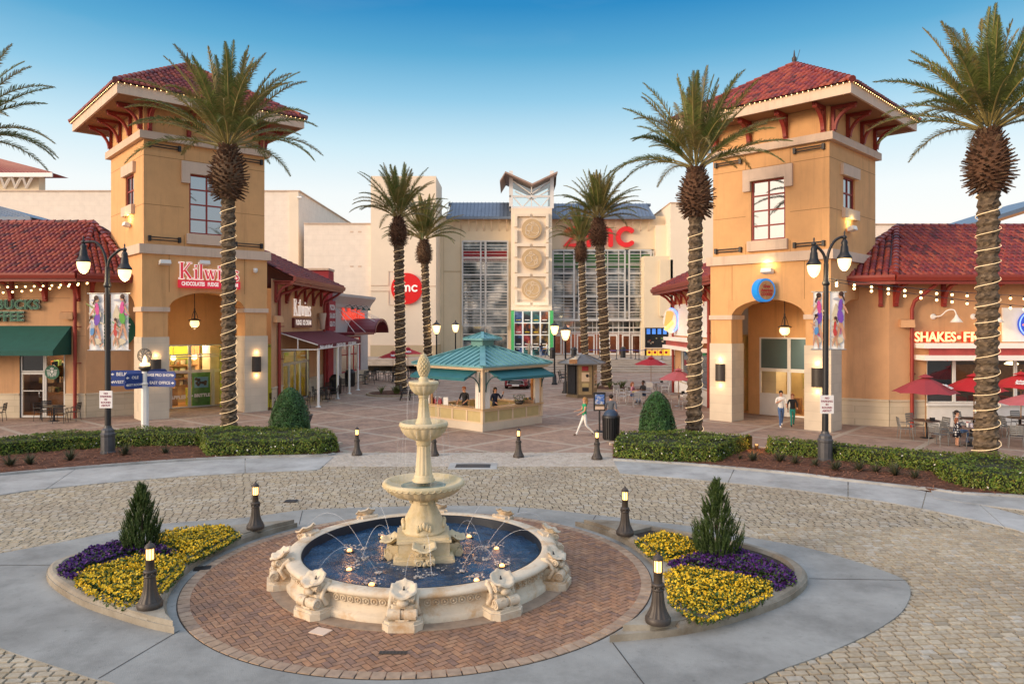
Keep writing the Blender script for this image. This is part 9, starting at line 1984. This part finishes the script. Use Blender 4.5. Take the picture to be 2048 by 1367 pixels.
def stand(hz=.93, sp=.09, arms='down'): return dict(hip=hz, elbowl=(-.235, .02, hz + .2), wristl=(-.25, -.06, hz - .04), elbowr=(.235, .02, hz + .2), wristr=(.25, -.06, hz - .04), kneel=(-sp, -.02, .5), ankleL=0, anklel=(-sp, .0, .085), kneer=(sp, -.02, .5), ankler=(sp, .0, .085))
def walk(st=.26): q = stand(.91); q.update(kneel=(-.08, -.17, .49), anklel=(-.08, -st, .09), kneer=(.08, .05, .48), ankler=(.08, st + .06, .15), toer=(0, -.7, -.7), elbowl=(-.23, .12, 1.12), wristl=(-.22, .06, .90), elbowr=(.23, -.06, 1.12), wristr=(.2, -.24, 1.02)); return q
def sit(reach=.3): return dict(hip=.52, lean=.07, elbowl=(-.25, -.10, .76), wristl=(-.16, -.10 - reach, .80), elbowr=(.25, -.10, .76), wristr=(.16, -.10 - reach, .82), kneel=(-.11, -.44, .5), anklel=(-.11, -.42, .085), kneer=(.11, -.44, .5), ankler=(.11, -.40, .085))
q = walk(.2); q.update(elbowl=(-.24, -.0, 1.12), wristl=(-.08, -.2, 1.25)); person((XP(1562, 33.4), 33.4, 0), radians(-8), 1.68, 'person in white top and jeans walking out of the cookie shop tower', q, 'white', 'denim', 'white', 'darkhair', capris=False)
q = walk(.14); person((XP(1585, 33.6), 33.6, 0), radians(-12), 1.52, 'person in black top with teal leggings beside the one in white', q, 'black', 'teal', 'black', 'redhair', sleeves='long', longhair=True)
q = walk(.34); q.update(elbowl=(-.24, -.05, 1.14), wristl=(-.2, -.28, 1.1)); person((XP(1169, 30.8), 30.8, 0), radians(-80), 1.64, 'person in green top and white trousers striding left near the display board', q, 'green', 'white', 'brown', 'blond', sleeves='none', longhair=True)
q = walk(.22); person((XP(1222, 31.3), 31.3, 0), radians(170), 1.72, 'person in grey shirt and navy trousers behind the litter bin', q, 'grey', 'navy', 'black', 'darkhair')
q = stand(); q.update(elbowl=(-.25, -.06, 1.14), wristl=(-.18, -.3, 1.02), elbowr=(.25, -.06, 1.14), wristr=(.2, -.3, 1.02), head=(-.03, -.02)); kp = KT(Vector((.78, 1.95, .12))); person(kp, radians(-30), 1.70, 'person in black polo shirt serving at the left kiosk window', q, 'black', 'black', 'black', 'redhair')
q = stand(); q.update(elbowl=(-.25, -.06, 1.14), wristl=(-.14, -.3, 1.04), elbowr=(.30, -.1, 1.16), wristr=(.33, -.2, 1.38), lean=.06); kp = KT(Vector((1.75, .95, .12))); person(kp, radians(30), 1.66, 'person in navy sweatshirt with raised hand at the right kiosk window', q, 'navy', 'black', 'black', 'darkhair', sleeves='long', longhair=True)
person((XP(1264, 43.8), 43.9, 0), radians(60), 1.62, 'person in pale pink top seated at the left of the couple table', sit(.34), 'pink', 'denim', 'white', 'redhair', longhair=True)
person((XP(1288, 43.8), 43.8, 0), radians(-60), 1.75, 'person in black shirt seated at the right of the couple table', sit(.34), 'black', 'denim', 'black', 'darkhair', skin=m_skin2)
person((XP(1910, 29.1), 29.1, 0), radians(55), 1.68, 'person in striped top seated behind the polka dot child', sit(.3), 'stripe', 'denim', 'black', 'darkhair', sleeves='long')
q = stand(.9, .07); q.update(elbowl=(-.2, -.12, 1.15), wristl=(-.08, -.34, 1.14), elbowr=(.2, -.12, 1.15), wristr=(.08, -.34, 1.16)); person((XP(1914, 28.2), 28.2, 0), radians(95), 1.12, 'child in polka dot dress and black boots standing at the diner table', q, m_dot, m_dot, 'black', 'redhair', legs_bare=True, skirt=(.24, .5), longhair=True)
person((XP(1058.5, 82.5), 82.5, 1.0), pi, 1.82, 'person in olive shirt looking at the film posters', stand(), 'khaki', 'khaki', 'brown', 'blond')
person((XP(1082, 82), 82, 1.0), pi + .4, 1.6, 'person in navy with a bag by the film posters, middle of three', stand(), 'navy', 'denim', 'white', 'darkhair', longhair=True)
q = walk(.15); person((XP(1094, 81.5), 81.5, 1.0), -pi / 2, 1.72, 'person in white shirt walking past the green poster post', q, 'white', 'grey', 'black', 'darkhair')
